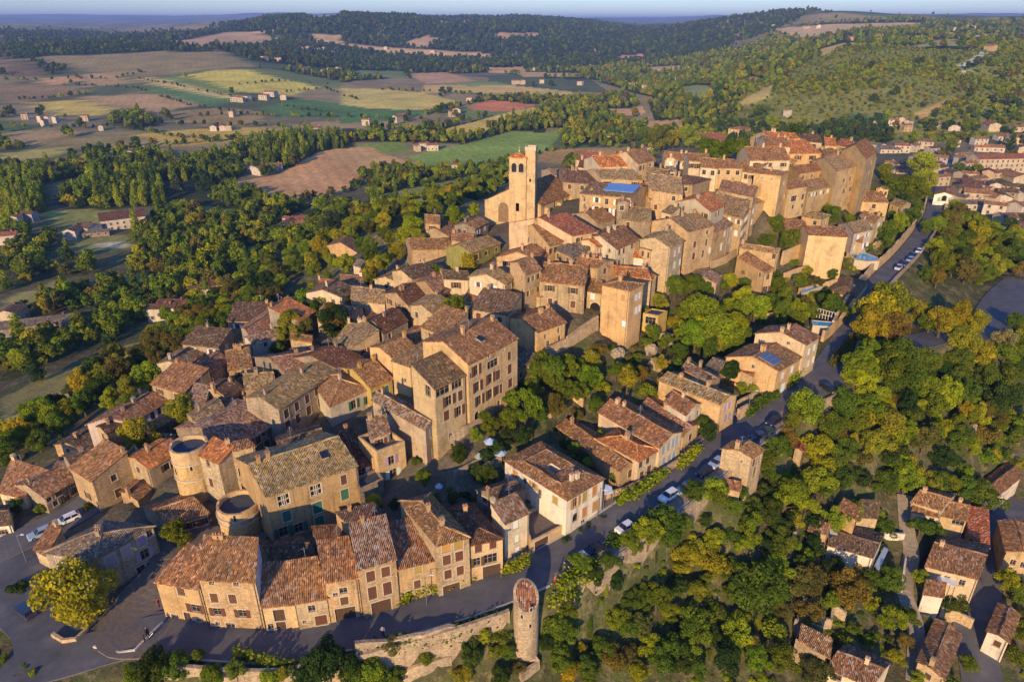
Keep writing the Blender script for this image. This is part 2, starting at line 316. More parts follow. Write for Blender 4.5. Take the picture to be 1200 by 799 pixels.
# ---------------------------------------------------------------- houses
WALLC = dict(t=(.47,.35,.215,.85), w=(.60,.54,.45,.12), g=(.31,.26,.20,.9), o=(.52,.37,.20,.5), p=(.52,.395,.27,.3), c=(.56,.46,.32,.35), y=(.56,.40,.12,.1), i=(.20,.19,.06,.3), k=(.42,.33,.22,1.0), l=(.42,.38,.38,.15), v=(.44,.46,.50,.1))
ROOFC = dict(b=(.37,.195,.095,.3), d=(.165,.105,.075,.25), o=(.58,.24,.09,.2), y=(.38,.26,.13,.45), p=(.32,.175,.10,.45), m=(.17,.085,.055,.15), f=(.32,.18,.11,.9), g=(.20,.165,.125,.5), r=(.38,.14,.085,.3), n=(.23,.155,.10,.1))
FR = [0.0, 0.0, 1.0]; FOOT = []; NICK = []; PADL = []
def fr(x, y, s): FR[:] = [x, y, s]
def px(p): return (FR[0] + p[0]/FR[2], FR[1] + p[1]/FR[2])
def on_height(u, v, z): return onz(u, v, z)
def eave_z(A, h):
    """height of the eave corner seen at A: h > 20 is the wall's length in the zoomed picture, else metres"""
    if h > 20:
        hp = h/FR[2]; vy = CY + FPX/math.tan(PIT); t = hp/(vy - A[1]); b = (A[0] + (CX - A[0])*t, A[1] + hp)
        g = hit(*b); d = ray(*A); s = math.hypot(g[0], g[1])/math.hypot(d[0], d[1]); return CAMZ + d[2]*s
    g = hit(A[0], A[1], h); return g[2] + h
def win_mesh(w, h, st):
    key = (round(w,2), round(h,2), st)
    if key in WM: return WM[key]
    b = MB(); d = .2; t = .13
    if st in (4, 7):                                   # arch: pane and stone arch
        n = 8; R = w/2; pts_ = [(-R, 0), (R, 0)] + [(R*math.cos(math.pi*i/n), h-R+R*math.sin(math.pi*i/n)) for i in range(n+1)]
        b.face([(p[0], .24, p[1]) for p in pts_], 0)
        out = [(-R-t, 0)] + [((R+t)*math.cos(math.pi-math.pi*i/n), h-R+(R+t)*math.sin(math.pi-math.pi*i/n)) for i in range(n+1)] + [(R+t, 0)]
        inn = [(-R, 0)] + [(R*math.cos(math.pi-math.pi*i/n), h-R+R*math.sin(math.pi-math.pi*i/n)) for i in range(n+1)] + [(R, 0)]
        cv = [(R*math.cos(math.pi-math.pi*i/n), h-R+R*math.sin(math.pi-math.pi*i/n)) for i in range(n+1)]
        for i in range(n):
            p, q = cv[i], cv[i+1]; m_ = n//2
            b.face([(p[0],-.012,p[1]),(q[0],-.012,q[1]),(q[0],-.012,h),(p[0],-.012,h)] if abs(q[1]-h) > 1e-4 and abs(p[1]-h) > 1e-4 else ([(p[0],-.012,p[1]),(q[0],-.012,q[1]),(p[0],-.012,h)] if abs(q[1]-h) < 1e-4 else [(p[0],-.012,p[1]),(q[0],-.012,q[1]),(q[0],-.012,h)]), 2)
        for i in range(len(out)-1):
            o0, o1, i0, i1 = out[i], out[i+1], inn[i], inn[i+1]
            b.face([(o0[0],-.03,o0[1]),(i0[0],-.03,i0[1]),(i1[0],-.03,i1[1]),(o1[0],-.03,o1[1])], 2)
            b.face([(i0[0],-.03,i0[1]),(i0[0],.25,i0[1]),(i1[0],.25,i1[1]),(i1[0],-.03,i1[1])], 2)
            b.face([(o0[0],-.03,o0[1]),(o1[0],-.03,o1[1]),(o1[0],.0,o1[1]),(o0[0],.0,o0[1])], 2)
    else:
        b.face([(-w/2,d,0),(w/2,d,0),(w/2,d,h),(-w/2,d,h)], 3 if st == 3 else 0)
        if st != 3:
            f = .06
            for x in (-w/2+f/2, w/2-f/2): b.box((x, d-.03, 0), (f, .05, h), 1)
            b.box((0, d-.03, h-f), (w-2*f, .05, f), 1); b.box((0, d-.03, 0), (w-2*f, .05, f), 1)
            for x in ([0] if w < 1.6 else [-w/6, w/6]): b.box((x, d-.035, f), (f, .05, h-2*f), 1)
            b.box((0, d-.04, h*.55), (w-2*f, .03, .045), 1)
            if st == 6: b.box((0, d-.12, 0), (.14, .16, h), 2); b.box((0, d-.13, h*.5), (w, .16, .14), 2)
        else:
            n = max(2, int(w/.4))
            for i in range(n): b.box((-w/2+w*(i+.5)/n, d-.02, .02), (w/n*.9, .03, h-.06), 3)
        b.box((0, -.005, h), (w+2*t, .055, t*1.3), 2)
        for x in (-1, 1): b.box((x*(w/2+t/2), -.005, 0), (t, .05, h), 2)
        if st != 3: b.box((0, -.04, -.12), (w+2*t+.06, .16, .11), 2)
    me = b.mesh('window'); 
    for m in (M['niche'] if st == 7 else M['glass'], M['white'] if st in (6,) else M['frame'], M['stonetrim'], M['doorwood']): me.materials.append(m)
    WM[key] = me; return me
WM = {}; M['niche'] = mat_flat('niche_stone_painted_shadow', (.20,.13,.07), .9, .4, 2); M['pipe'] = mat_flat('zinc_pipe', (.16,.14,.12), .6, .2, 4); M['doorwood'] = mat_flat('old_door_wood', (.085,.05,.03), .85, .35, 3)  # niche: portal stone darkened, the recess shadow is painted into its colour
def shut_mesh(w, h):
    key = ('s', round(w,2), round(h,2))
    if key in WM: return WM[key]
    b = MB(); b.box((0,0,0), (w,.04,h)); b.box((0,-.028,h*.18), (w*.9,.02,.08)); b.box((0,-.028,h*.75), (w*.9,.02,.08))
    WM[key] = b.mesh('shutter'); WM[key].materials.append(M['shut']); return WM[key]
SHC = dict(b=(.105,.05,.026), g=(.035,.13,.08), u=(.22,.30,.38), w=(.62,.62,.62), o=(.36,.20,.06), l=(.30,.25,.30), d=(.07,.05,.04), r=(.30,.10,.04))
def add_window(root, org, P0, P1, u, z, w, h, st, sh):
    dx, dy = P1[0]-P0[0], P1[1]-P0[1]; L = math.hypot(dx, dy); a = math.atan2(dy, dx)
    o = put('arched_opening' if st in (4, 7) else 'garage_door' if st == 3 and w > 1.7 else 'door' if st == 3 else 'window', win_mesh(w, h, st), None, root, (P0[0]+dx/L*u-org[0], P0[1]+dy/L*u-org[1], z-org[2]), a)
    if st in (1, 2) and sh:
        c = SHC[sh]; c = tuple(x*random.uniform(.85,1.2) for x in c)
        if st == 1:
            for s in (-1, 1): put('shutter', shut_mesh(w/2-.02, h-.04), None, o, (s*w/4, .06, .02), 0, c)
        else:
            for s in (-1, 1): put('shutter', shut_mesh(w/2, h), None, o, (s*(w*.75+.04), -.07, 0), random.uniform(-.12,.12), c)
    return o
def wall_face(b, P0, P1, z0, z1, holes, org, mi=0, dep=.25):
    dx, dy = P1[0]-P0[0], P1[1]-P0[1]; L = math.hypot(dx, dy)
    if L < .01: return
    ex, ey = dx/L, dy/L; nx, ny = -ey, ex         # inward
    def P(u, z, d=0): return (P0[0]+ex*u+nx*d-org[0], P0[1]+ey*u+ny*d-org[1], z-org[2])
    us = sorted({0.0, L, *[q for h in holes for q in h[:2]]}); zs = sorted({z0, z1, *[q for h in holes for q in h[2:4]]})
    for i in range(len(us)-1):
        for j in range(len(zs)-1):
            um, zm = (us[i]+us[i+1])/2, (zs[j]+zs[j+1])/2
            if any(h[0] < um < h[1] and h[2] < zm < h[3] for h in holes): continue
            b.face([P(us[i],zs[j]),P(us[i+1],zs[j]),P(us[i+1],zs[j+1]),P(us[i],zs[j+1])], mi)
    for u0, u1, a, c in holes:
        b.face([P(u0,a),P(u0,a,dep),P(u0,c,dep),P(u0,c)], mi); b.face([P(u1,c),P(u1,c,dep),P(u1,a,dep),P(u1,a)], mi)
        b.face([P(u0,c),P(u0,c,dep),P(u1,c,dep),P(u1,c)], mi); b.face([P(u0,a,dep),P(u0,a),P(u1,a),P(u1,a,dep)], mi)
def sag(x, y): return .10*float(vnoise(x, y, 3.1, 2)) + .05*float(vnoise(x, y, 1.1, 3))
def slope(b, e0, e1, r1, r0, org, mi=0, th=.14, vary=True):
    """one roof plane, eave e0-e1, ridge r0-r1, gently sagging, tiles run in UV metres"""
    L = max(math.dist(e0, e1), math.dist(r0, r1)); W = max(math.dist(e0, r0), math.dist(e1, r1), .2)
    n = max(1, min(14, int(L/1.3))); m = max(1, min(8, int(W/1.3)))
    e0, e1, r0, r1 = map(Vector, (e0, e1, r0, r1)); top = []; ud = (e1-e0).normalized() if (e1-e0).length > .1 else (r1-r0).normalized()
    for j in range(m+1):
        row = []
        for i in range(n+1):
            s, t = i/n, j/m; p = (e0.lerp(e1, s)).lerp(r0.lerp(r1, s), t)
            q = (p - e0).dot(ud); row.append(((p.x-org[0], p.y-org[1], p.z-org[2] + (sag(p.x, p.y) if vary else 0)), (q, t*W)))
        top.append(row)
    for j in range(m):
        for i in range(n):
            a, c, d, f = top[j][i], top[j][i+1], top[j+1][i+1], top[j+1][i]
            if math.dist(d[0], f[0]) < 1e-4: b.face([a[0],c[0],d[0]], mi, [a[1],c[1],d[1]])
            elif math.dist(a[0], c[0]) < 1e-4: b.face([a[0],d[0],f[0]], mi, [a[1],d[1],f[1]])
            else: b.face([a[0],c[0],d[0],f[0]], mi, [a[1],c[1],d[1],f[1]])
    dn = lambda q: (q[0], q[1], q[2]-th)
    for row, rev in ((top[0], 0), ([top[j][n] for j in range(m+1)], 0), (top[m][::-1], 0), ([top[m-j][0] for j in range(m+1)], 0)):
        for i in range(len(row)-1):
            a, c = row[i][0], row[i+1][0]
            if math.dist(a, c) > 1e-4: b.face([a, dn(a), dn(c), c][::-1], mi, [(0,0),(0,th),(1,th),(1,0)])
    b.face([dn(top[0][0][0]), dn(top[m][0][0]), dn(top[m][n][0]), dn(top[0][n][0])] if math.dist(top[m][0][0], top[m][n][0]) > 1e-3 else [dn(top[0][0][0]), dn(top[m][0][0]), dn(top[0][n][0])], mi)
def ridge(b, p, q, org, r=.13, mi=0):
    p, q = Vector(p), Vector(q); L = (q-p).length
    if L < .3: return
    d = (q-p)/L; s = d.cross(Vector((0,0,1))).normalized(); n = max(2, int(L/1.3)); prev = None
    for i in range(n+1):
        c = p.lerp(q, i/n); c = Vector((c.x-org[0], c.y-org[1], c.z-org[2] + sag(c.x, c.y)))
        ring = [c - s*r*1.3 + Vector((0,0,-.04)), c - s*r*.7 + Vector((0,0,.09)), c + s*r*.7 + Vector((0,0,.09)), c + s*r*1.3 + Vector((0,0,-.04))]
        if prev:
            for k in range(3): b.face([prev[k], prev[k+1], ring[k+1], ring[k]], mi, [(k*.1,i*.4),(k*.1+.1,i*.4),(k*.1+.1,i*.4+.4),(k*.1,i*.4+.4)])
        prev = ring
def chimney(roof, x, y, z, org, w=.7, d=.6, h=1.3, col=(.46,.33,.22), rz=0):
    w *= .85; d *= .85; h *= .85; col = (col[0]*.85, col[1]*.8, col[2]*.75)
    b = MB(); b.box((0,0,-.8), (w,d,h+.8), 0); b.box((0,0,h), (w+.16,d+.16,.12), 0)
    if random.random() < .6:
        for s in (-.18, .18): b.box((s,0,h+.12), (.2,.26,.32), 1, 0, .8)
    else:
        for sx in (-1,1):
            for sy in (-1,1): b.box((sx*w*.38,sy*d*.38,h+.12), (.1,.1,.25), 0)
        b.box((0,0,h+.37), (w+.1,d+.1,.07), 0)
    o = b.build('chimney', (M['brick'], M['pot']), roof, (x-org[0], y-org[1], z-org[2]), rz, tuple(c for c in col)); return o
M['pot'] = mat_flat('terracotta_pot', (.36,.15,.08), .85, .2)
def H(label, ty, A, B, P, h, wc='t', rc='b', wa=None, wb=None, wl=None, W='', sh='b', ch=1, pitch=.33, name='stone_house', cat='house', C=None, ov=.3, base=None, nick=None, ww=(1.0,1.45), ruin=0, group=None, par=.6, keep=False, side=None):
    A, B, P = px(A), px(B), px(P); ze = eave_z(A, h); a = on_height(*A, ze); b_ = on_height(*B, ze)
    e1 = (b_[0]-a[0], b_[1]-a[1]); L = math.hypot(*e1); e1 = (e1[0]/L, e1[1]/L); n = (-e1[1], e1[0])
    t0, md = ty[0], ty[1]
    def solve(Q, rise):
        d = ray(*Q); na = n[0]*a[0]+n[1]*a[1]; nd = n[0]*d[0]+n[1]*d[1]
        s = (CAMZ - ze + rise*na)/(rise*nd - d[2]); return (d[0]*s, d[1]*s)
    rise = {'x': pitch, 's': pitch, 'h': pitch}.get(t0, 0) if md in 'rlk' else 0
    q = solve(P, rise); ref = b_ if md in 'rc' else a
    o = (q[0]-ref[0], q[1]-ref[1]); pp = o[0]*n[0]+o[1]*n[1]; al = o[0]*e1[0]+o[1]*e1[1]
    pp = max(pp, 1.5)
    if md in 'rl' and t0 in 'xh': pp *= 2; al *= 2
    if not keep: al = max(-.5*pp, min(.5*pp, al))
    pp = min(pp, 30)
    dv = (n[0]*pp + e1[0]*al, n[1]*pp + e1[1]*al)
    c = (b_[0]+dv[0], b_[1]+dv[1]); d = (a[0]+dv[0], a[1]+dv[1])
    if C is not None:
        c = solve(px(C), rise); d = q
        if n[0]*(c[0]-a[0])+n[1]*(c[1]-a[1]) < 1: c = (b_[0]+dv[0], b_[1]+dv[1])
    zb = min(gz(*p) for p in (a, b_, c, d)) - .6
    if zb > ze - 2: zb = ze - 2.5
    cx, cy = (a[0]+b_[0]+c[0]+d[0])/4, (a[1]+b_[1]+c[1]+d[1])/4
    org = (cx, cy, max(zb, min(gz(cx, cy), ze-2)))
    FOOT.append((a, b_, c, d)); PADL.append(((a, b_, c, d), min(zb+.55, ze-2.2))); pu = proj(cx, cy, ze)
    NICK.append((pu[0], pu[1], nick or label))
    root = thing(name, label, cat, org, 0, group)
    quad = [a, b_, c, d]; wcol = WALLC[wc]; wk = random.uniform(.78,1.14); wy = random.uniform(.84,1.14); wcol = (wcol[0]*wk, wcol[1]*wk*(.5+.5*wy), wcol[2]*wk*wy*.95, wcol[3])
    rcol = ROOFC[rc]; rr = random.uniform(.85,1.15); rcol = (rcol[0]*rr, rcol[1]*rr*random.uniform(.96,1.1), rcol[2]*rr*.95, min(1, rcol[3]*random.uniform(.7,1.3)))
    # windows: rows and columns per face, or points of the photo
    holes = {0: [], 1: [], 2: [], 3: []}; wins = []
    def add(face, u, z, w, hh, st, sc):
        p, q2 = quad[face], quad[(face+1)%4]; Lf = math.dist(p, q2)
        if u-w/2 < .2 or u+w/2 > Lf-.2: 
            if Lf < w+.5: return
            u = min(max(u, w/2+.22), Lf-w/2-.22)
        top = ze - .12 + (par-.3 if t0 == 'f' else 0)
        if z+hh > top: z = top-hh
        if z < zb+.3: return
        r = (u-w/2, u+w/2, z, z+hh)
        if any(not(r[1]+.15 < g[0] or r[0]-.15 > g[1] or r[3]+.12 < g[2] or r[2]-.12 > g[3]) for g in holes[face]): return
        holes[face].append(r)
        wins.append((face, u, z, w, hh, st, sc))
    for item in W.split(';'):
        if not item.strip(): continue
        f = item.split(); face = {'a':0,'b':1,'l':3}[f[0]]; u, v = px((float(f[1]), float(f[2]))); w, hh, st = float(f[3]), float(f[4]), int(f[5]); sc = f[6] if len(f) > 6 else sh
        p, q2 = quad[face], quad[(face+1)%4]; ex, ey = q2[0]-p[0], q2[1]-p[1]; Lf = math.hypot(ex, ey); ex /= Lf; ey /= Lf; nx, ny = -ey, ex
        dr = ray(u, v); den = nx*dr[0]+ny*dr[1]
        if abs(den) < 1e-6: continue
        s = (nx*p[0]+ny*p[1])/den; X, Y, Z = dr[0]*s, dr[1]*s, CAMZ+dr[2]*s
        uu = (X-p[0])*ex+(Y-p[1])*ey; gr = gz(X, Y)
        z_ = Z-hh/2
        if st == 3 and abs(z_-gr) < 1.5: z_ = max(gr+.02, zb+.35)
        if -.8 < uu < Lf+.8: add(face, uu, z_, w, hh, st, sc)
    if name in ('stone_house',) and not W and label.find('blank') < 0:
        if wa is None: wa = (max(1, int(L/3.4)), 2 if ze-zb > 5.5 else 1)
        if wb is None: wb = (max(1, int(pp/4.2)), 2 if ze-zb > 6.5 else 1)
    for face, spec in ((0, wa), (1, wb), (3, wl)):
        if not spec: continue
        nc, nr = spec; p, q2 = quad[face], quad[(face+1)%4]; Lf = math.dist(p, q2)
        for r in range(nr):
            for i in range(nc):
                if random.random() < .12: continue
                s2 = random.uniform(.85,1.1); u = Lf*(i+.5)/nc + random.uniform(-.25,.25); hh = ww[1]*s2*(1 if r else .85)
                z_ = ze - .75 - hh - 2.85*r
                if z_ < gz(p[0]+(q2[0]-p[0])*u/Lf, p[1]+(q2[1]-p[1])*u/Lf) + .25: continue
                add(face, u, z_, ww[0]*s2, hh, random.choice((0,1,2,2) if sh else (0,)), sh)
    b = MB(); zt = ze
    if t0 == 'f': zt = ze + par
    for f in range(4):
        z1 = zt
        if t0 == 's' and f == 2: z1 = ze
        wall_face(b, quad[f], quad[(f+1)%4], zb, z1, holes[f], org)
    W3 = lambda p, z: (p[0]-org[0], p[1]-org[1], z-org[2])
    mid = lambda p, q2: ((p[0]+q2[0])/2, (p[1]+q2[1])/2)
    rs = pitch*pp; roof = MB(); T = .12
    ex_ = lambda p, du, dv2: (p[0]+e1[0]*du+n[0]*dv2, p[1]+e1[1]*du+n[1]*dv2)
    sk = al/pp
    a2, b2, c2, d2 = ex_(a,-ov*.5-ov*sk,-ov), ex_(b_,ov*.5-ov*sk,-ov), ex_(c,ov*.5+ov*sk,ov), ex_(d,-ov*.5+ov*sk,ov)
    V3 = lambda p, z: (p[0], p[1], z+T)
    ridges = []
    if t0 == 'x':
        hr = rs/2; zl = ze - pitch*ov; r0, r1 = mid(a2, d2), mid(b2, c2)
        m1, m2 = mid(b_, c), mid(a, d)
        b.face([W3(b_,ze), W3(c,ze), W3(m1,ze+hr)]); b.face([W3(d,ze), W3(a,ze), W3(m2,ze+hr)])
        slope(roof, V3(a2,zl), V3(b2,zl), V3(r1,ze+hr), V3(r0,ze+hr), org); slope(roof, V3(c2,zl), V3(d2,zl), V3(r0,ze+hr), V3(r1,ze+hr), org)
        ridges = [(V3(r0,ze+hr), V3(r1,ze+hr))]; cps = [(r0, r1, ze+hr)]
    elif t0 == 'y':
        hr = pitch*L/2; zl = ze - pitch*ov; a2, b2, c2, d2 = ex_(a,-ov,-ov*.5), ex_(b_,ov,-ov*.5), ex_(c,ov,ov*.5), ex_(d,-ov,ov*.5)
        r0, r1 = mid(a2, b2), mid(c2, d2); m1, m2 = mid(a, b_), mid(c, d)
        b.face([W3(a,ze), W3(b_,ze), W3(m1,ze+hr)]); b.face([W3(c,ze), W3(d,ze), W3(m2,ze+hr)])
        slope(roof, V3(b2,zl), V3(c2,zl), V3(r1,ze+hr), V3(r0,ze+hr), org); slope(roof, V3(d2,zl), V3(a2,zl), V3(r0,ze+hr), V3(r1,ze+hr), org)
        ridges = [(V3(r0,ze+hr), V3(r1,ze+hr))]; cps = [(r0, r1, ze+hr)]
    elif t0 == 's':
        dc = n[0]*(c[0]-a[0])+n[1]*(c[1]-a[1]); dd = n[0]*(d[0]-a[0])+n[1]*(d[1]-a[1]); zc, zd = ze+pitch*dc, ze+pitch*dd; zl = ze-pitch*ov
        b.face([W3(b_,ze), W3(c,ze), W3(c,zc)]); b.face([W3(d,ze), W3(a,ze), W3(d,zd)]); b.face([W3(c,ze), W3(d,ze), W3(d,zd), W3(c,zc)])
        slope(roof, V3(a2,zl), V3(b2,zl), V3(ex_(c,.12,.1),zc+.03), V3(ex_(d,-.12,.1),zd+.03), org); cps = [(d, c, (zc+zd)/2-.2)]
    elif t0 == 'h':
        hw = min(L, pp)/2; hr = pitch*hw; zl = ze-pitch*ov
        if L >= pp:
            k = hw/L; r0 = (mid(a2,d2)[0]+(b2[0]-a2[0])*k, mid(a2,d2)[1]+(b2[1]-a2[1])*k); r1 = (mid(b2,c2)[0]-(b2[0]-a2[0])*k, mid(b2,c2)[1]-(b2[1]-a2[1])*k)
            R0, R1 = V3(r0,ze+hr), V3(r1,ze+hr)
            slope(roof, V3(a2,zl), V3(b2,zl), R1, R0, org); slope(roof, V3(c2,zl), V3(d2,zl), R0, R1, org); slope(roof, V3(b2,zl), V3(c2,zl), R1, R1, org); slope(roof, V3(d2,zl), V3(a2,zl), R0, R0, org)
            ridges = [(R0,R1),(V3(a2,zl),R0),(V3(b2,zl),R1),(V3(c2,zl),R1),(V3(d2,zl),R0)]
        else:
            k = hw/pp; r0 = (mid(a2,b2)[0]+(d2[0]-a2[0])*k, mid(a2,b2)[1]+(d2[1]-a2[1])*k); r1 = (mid(d2,c2)[0]-(d2[0]-a2[0])*k, mid(d2,c2)[1]-(d2[1]-a2[1])*k)
            R0, R1 = V3(r0,ze+hr), V3(r1,ze+hr)
            slope(roof, V3(a2,zl), V3(b2,zl), R0, R0, org); slope(roof, V3(b2,zl), V3(c2,zl), R1, R0, org); slope(roof, V3(c2,zl), V3(d2,zl), R1, R1, org); slope(roof, V3(d2,zl), V3(a2,zl), R0, R1, org)
            ridges = [(R0,R1),(V3(a2,zl),R0),(V3(b2,zl),R0),(V3(c2,zl),R1),(V3(d2,zl),R1)]
        cps = [(r0, r1, ze+hr)]
    elif t0 == 'c':                               # four wings round a courtyard
        ctr = (cx, cy); S = lambda p, k: (ctr[0]+(p[0]-ctr[0])*k, ctr[1]+(p[1]-ctr[1])*k)
        dpt = min(L, pp)*.5; hr = pitch*dpt*.36; O = [a2,b2,c2,d2]; K = [S(p,.62) for p in quad]; I = [S(p,.2) for p in quad]
        for i in range(4):
            j = (i+1)%4; slope(roof, V3(O[i],ze-.1), V3(O[j],ze-.1), V3(K[j],ze+hr), V3(K[i],ze+hr), org); slope(roof, V3(I[j],ze+.1), V3(I[i],ze+.1), V3(K[i],ze+hr), V3(K[j],ze+hr), org)
            wall_face(b, I[j], I[i], ze-5.5, ze+.05, [], org)
            ridges.append((V3(K[i],ze+hr), V3(K[j],ze+hr)))
        b.face([W3(p, ze-5.4) for p in I]); cps = [(K[0], K[1], ze+hr)]
    else:                                         # flat terrace behind a parapet
        wt = .3; S = lambda p, k: (cx+(p[0]-cx)*k, cy+(p[1]-cy)*k); k = 1 - 2*wt/max(4, min(L, pp)); I = [S(p, k) for p in quad]
        for i in range(4):
            j = (i+1)%4; b.face([W3(quad[i],zt), W3(quad[j],zt), W3(I[j],zt), W3(I[i],zt)]); wall_face(b, I[j], I[i], ze-.05, zt, [], org)
        roof.face([W3(p, ze) for p in I]); cps = [(a, b_, ze)]
    wo = b.build('wall', M['wall'], root, (0,0,0), 0, wcol)
    if side:                                      # a side wall rendered in another colour
        sb = MB(); q0, q1 = quad[1], quad[2]; k = .03; ox, oy = e1[0]*k, e1[1]*k; up = lambda p, z: (p[0]+ox-org[0], p[1]+oy-org[1], z-org[2])
        zc_ = ze + (pitch*(n[0]*(c[0]-a[0])+n[1]*(c[1]-a[1])) if t0 == 's' else 0); sb.face([up(q0,zb), up(q1,zb), up(q1,zc_-.05), up(q0,ze-.05)]); sb.build('rendered_side_wall', M['wall'], root, (0,0,0), 0, WALLC[side])
    for p, q2 in ridges: ridge(roof, p, q2, org)
    ro = roof.build('roof' if t0 != 'f' else 'terrace_floor', M['roof'] if t0 != 'f' else (M['pave'] if rc != 'd' else M['slate']), root, (0,0,0), 0, rcol)
    if t0 != 'f':
        for i in range(ch):
            p, q2, z = cps[0]; t = random.choice((.08,.12,.88,.92,.35,.6)) if i == 0 else random.uniform(.2,.8)
            X, Y = p[0]+(q2[0]-p[0])*t, p[1]+(q2[1]-p[1])*t
            chimney(ro, X+n[0]*random.uniform(-.5,.3), Y+n[1]*random.uniform(-.5,.3), z-.1, org, random.uniform(.5,.85), random.uniform(.45,.65), random.uniform(.8,1.5), tuple(x*.95 for x in wcol[:3]), math.atan2(e1[1], e1[0]))
    if t0 != 'f' and name == 'stone_house':
        if random.random() < .3:                  # television aerial on the ridge
            p, q2, z = cps[0]; t = random.uniform(.2,.8); b = MB(); x, y = p[0]+(q2[0]-p[0])*t-org[0], p[1]+(q2[1]-p[1])*t-org[1]; hz_ = z-org[2]
            b.box((x,y,hz_-.3), (.05,.05,2.4)); an_ = random.uniform(0,3)
            for k in range(4): b.box((x,y,hz_+1.3+.22*k), (1.0-.18*k,.03,.03), 0, an_)
            b.box((x,y,hz_+1.9), (.03,1.1,.03), 0, an_); b.build('aerial', M['metal'], ro)
        if random.random() < .55:                 # rainwater pipe at the front corner
            b = MB(); x, y = b_[0]-e1[0]*.25-n[0]*.08-org[0], b_[1]-e1[1]*.25-n[1]*.08-org[1]; b.box((x,y,zb-org[2]), (.1,.1,ze-zb-.1)); b.build('downpipe', M['pipe'], root)
    for face, u, z, w, hh, st, sc in wins: add_window(root, org, quad[face], quad[(face+1)%4], u, z, w, hh, st, sc)
    return dict(root=root, roof=ro, wall=wo, quad=quad, ze=ze, zb=zb, org=org, e1=e1, n=n, rs=rs)

def INFILL(pix, n, seed, spread=(.9, .55)):
    """small houses packed into the gaps of a quarter, each aligned with its nearest neighbour"""
    R = random.Random(seed); P = [hit(u, v)[:2] for u, v in pix]; xs = [p[0] for p in P]; ys = [p[1] for p in P]; made = 0; tries = 0; fr(0, 0, 1.0)
    def inside(x, y):
        r = False; j = len(P)-1
        for i in range(len(P)):
            if (P[i][1] > y) != (P[j][1] > y) and x < (P[j][0]-P[i][0])*(y-P[i][1])/(P[j][1]-P[i][1])+P[i][0]: r = not r
            j = i
        return r
    while made < n and tries < n*60:
        tries += 1; x, y = R.uniform(min(xs), max(xs)), R.uniform(min(ys), max(ys))
        if not inside(x, y): continue
        f = min(FOOT, key=lambda f: (sum(p[0] for p in f)/len(f)-x)**2+(sum(p[1] for p in f)/len(f)-y)**2); ang = math.atan2(f[1][1]-f[0][1], f[1][0]-f[0][0])+R.uniform(-.15,.15)
        w, d = R.uniform(6, 9.5), R.uniform(5.5, 8); ca, sa = math.cos(ang), math.sin(ang)
        q = [(x+ca*i*w/2-sa*j*d/2, y+sa*i*w/2+ca*j*d/2) for i, j in ((-1,-1),(1,-1),(1,1),(-1,1))]
        def hits(f):
            c = (sum(p[0] for p in f)/len(f), sum(p[1] for p in f)/len(f))
            if math.hypot(c[0]-x, c[1]-y) > 26: return False
            for m in range(-2, 3):
                for k in range(-2, 3):
                    X, Y = x+ca*m*w*.22-sa*k*d*.22, y+sa*m*w*.22+ca*k*d*.22; r = False; jj = len(f)-1
                    for i in range(len(f)):
                        if (f[i][1] > Y) != (f[jj][1] > Y) and X < (f[jj][0]-f[i][0])*(Y-f[i][1])/(f[jj][1]-f[i][1])+f[i][0]: r = not r
                        jj = i
                    if r: return True
            return False
        if any(hits(f) for f in FOOT): continue
        g = min(gz(*p) for p in q); h = R.uniform(4.6, 6.6); ze = max(gz(x, y), g+1)+h-1; A, B, C = [proj(*p, ze) for p in q[:3]]
        wc, rc = R.choice('ttockgc'), R.choice('bbydpofn'); wn = dict(t='tan', o='ochre', c='cream', k='rubble-stone', g='grey')[wc]; rn = dict(b='brown', y='lichened', d='dark', p='dusky', o='orange', f='speckled', n='dull brown')[rc]
        c0 = proj(x, y, ze); best = min((m for m in NICK if m[2].startswith('the ') and len(m[2].split()) < 8), key=lambda m: math.hypot(m[0]-c0[0], m[1]-c0[1])); dx, dy = c0[0]-best[0], c0[1]-best[1]
        side = ('right of' if dx > 0 else 'left of') if abs(dx) > abs(dy) else ('behind' if dy < 0 else 'in front of')
        ty = R.choice(('xc', 'xc', 'yc', 'sc')); st = R.getstate() if 0 else None
        g0 = hit(*A); hm = max(3.5, ze-gz(*q[0]))
        H(f'small {wn} house with {rn} roof {side} {best[2]}', ty, A, B, C, hm, wc, rc, ch=1, sh=R.choice('bbw')); made += 1
    print('infill', made)
# ================================================================ the houses along the lower road
fr(150,560,3.343)
H('low ochre corner house with fan-shaped tiled roof at the road bend','sl',(108,402),(283,432),(238,255),145,'o','b',C=(300,290),W='a 207 440 1.1 1.6 1;a 265 510 1.3 1.4 2;a 185 542 1.1 .8 0;a 237 552 1.0 1.5 3;a 277 556 .6 .5 0',ch=1,sh='b',keep=True,nick='the corner house at the road bend')
b2=H('three-storey ochre house with brick chimney and bare grey side gable','sr',(278,394),(498,404),(508,235),190,'t','b',W='a 327 408 .7 .7 0;a 423 413 .7 .7 0;a 338 468 1.0 1.5 1;a 410 472 1.0 1.5 1;a 350 523 1.0 1.3 2;a 448 530 1.0 1.3 2;a 352 568 .6 .5 0;a 402 577 1.2 .9 0',ch=2,sh='b',nick='the ochre house with the bare grey gable',side='v')
H('narrow two-storey house with tall brown loft door beside grey gable','sr',(525,502),(652,490),(632,325),100,'o','p',W='a 593 537 1.4 2.0 3;a 601 580 1.2 1.5 3;a 548 582 .7 1.0 0;a 638 567 .8 1.0 0',ch=0)
H('small house with orange-brown roof left of the brown garage door','sr',(655,487),(778,467),(740,308),110,'t','b',W='a 720 510 .9 1.1 0;a 757 555 1.5 1.6 1;a 692 562 .5 .5 0',ch=0)
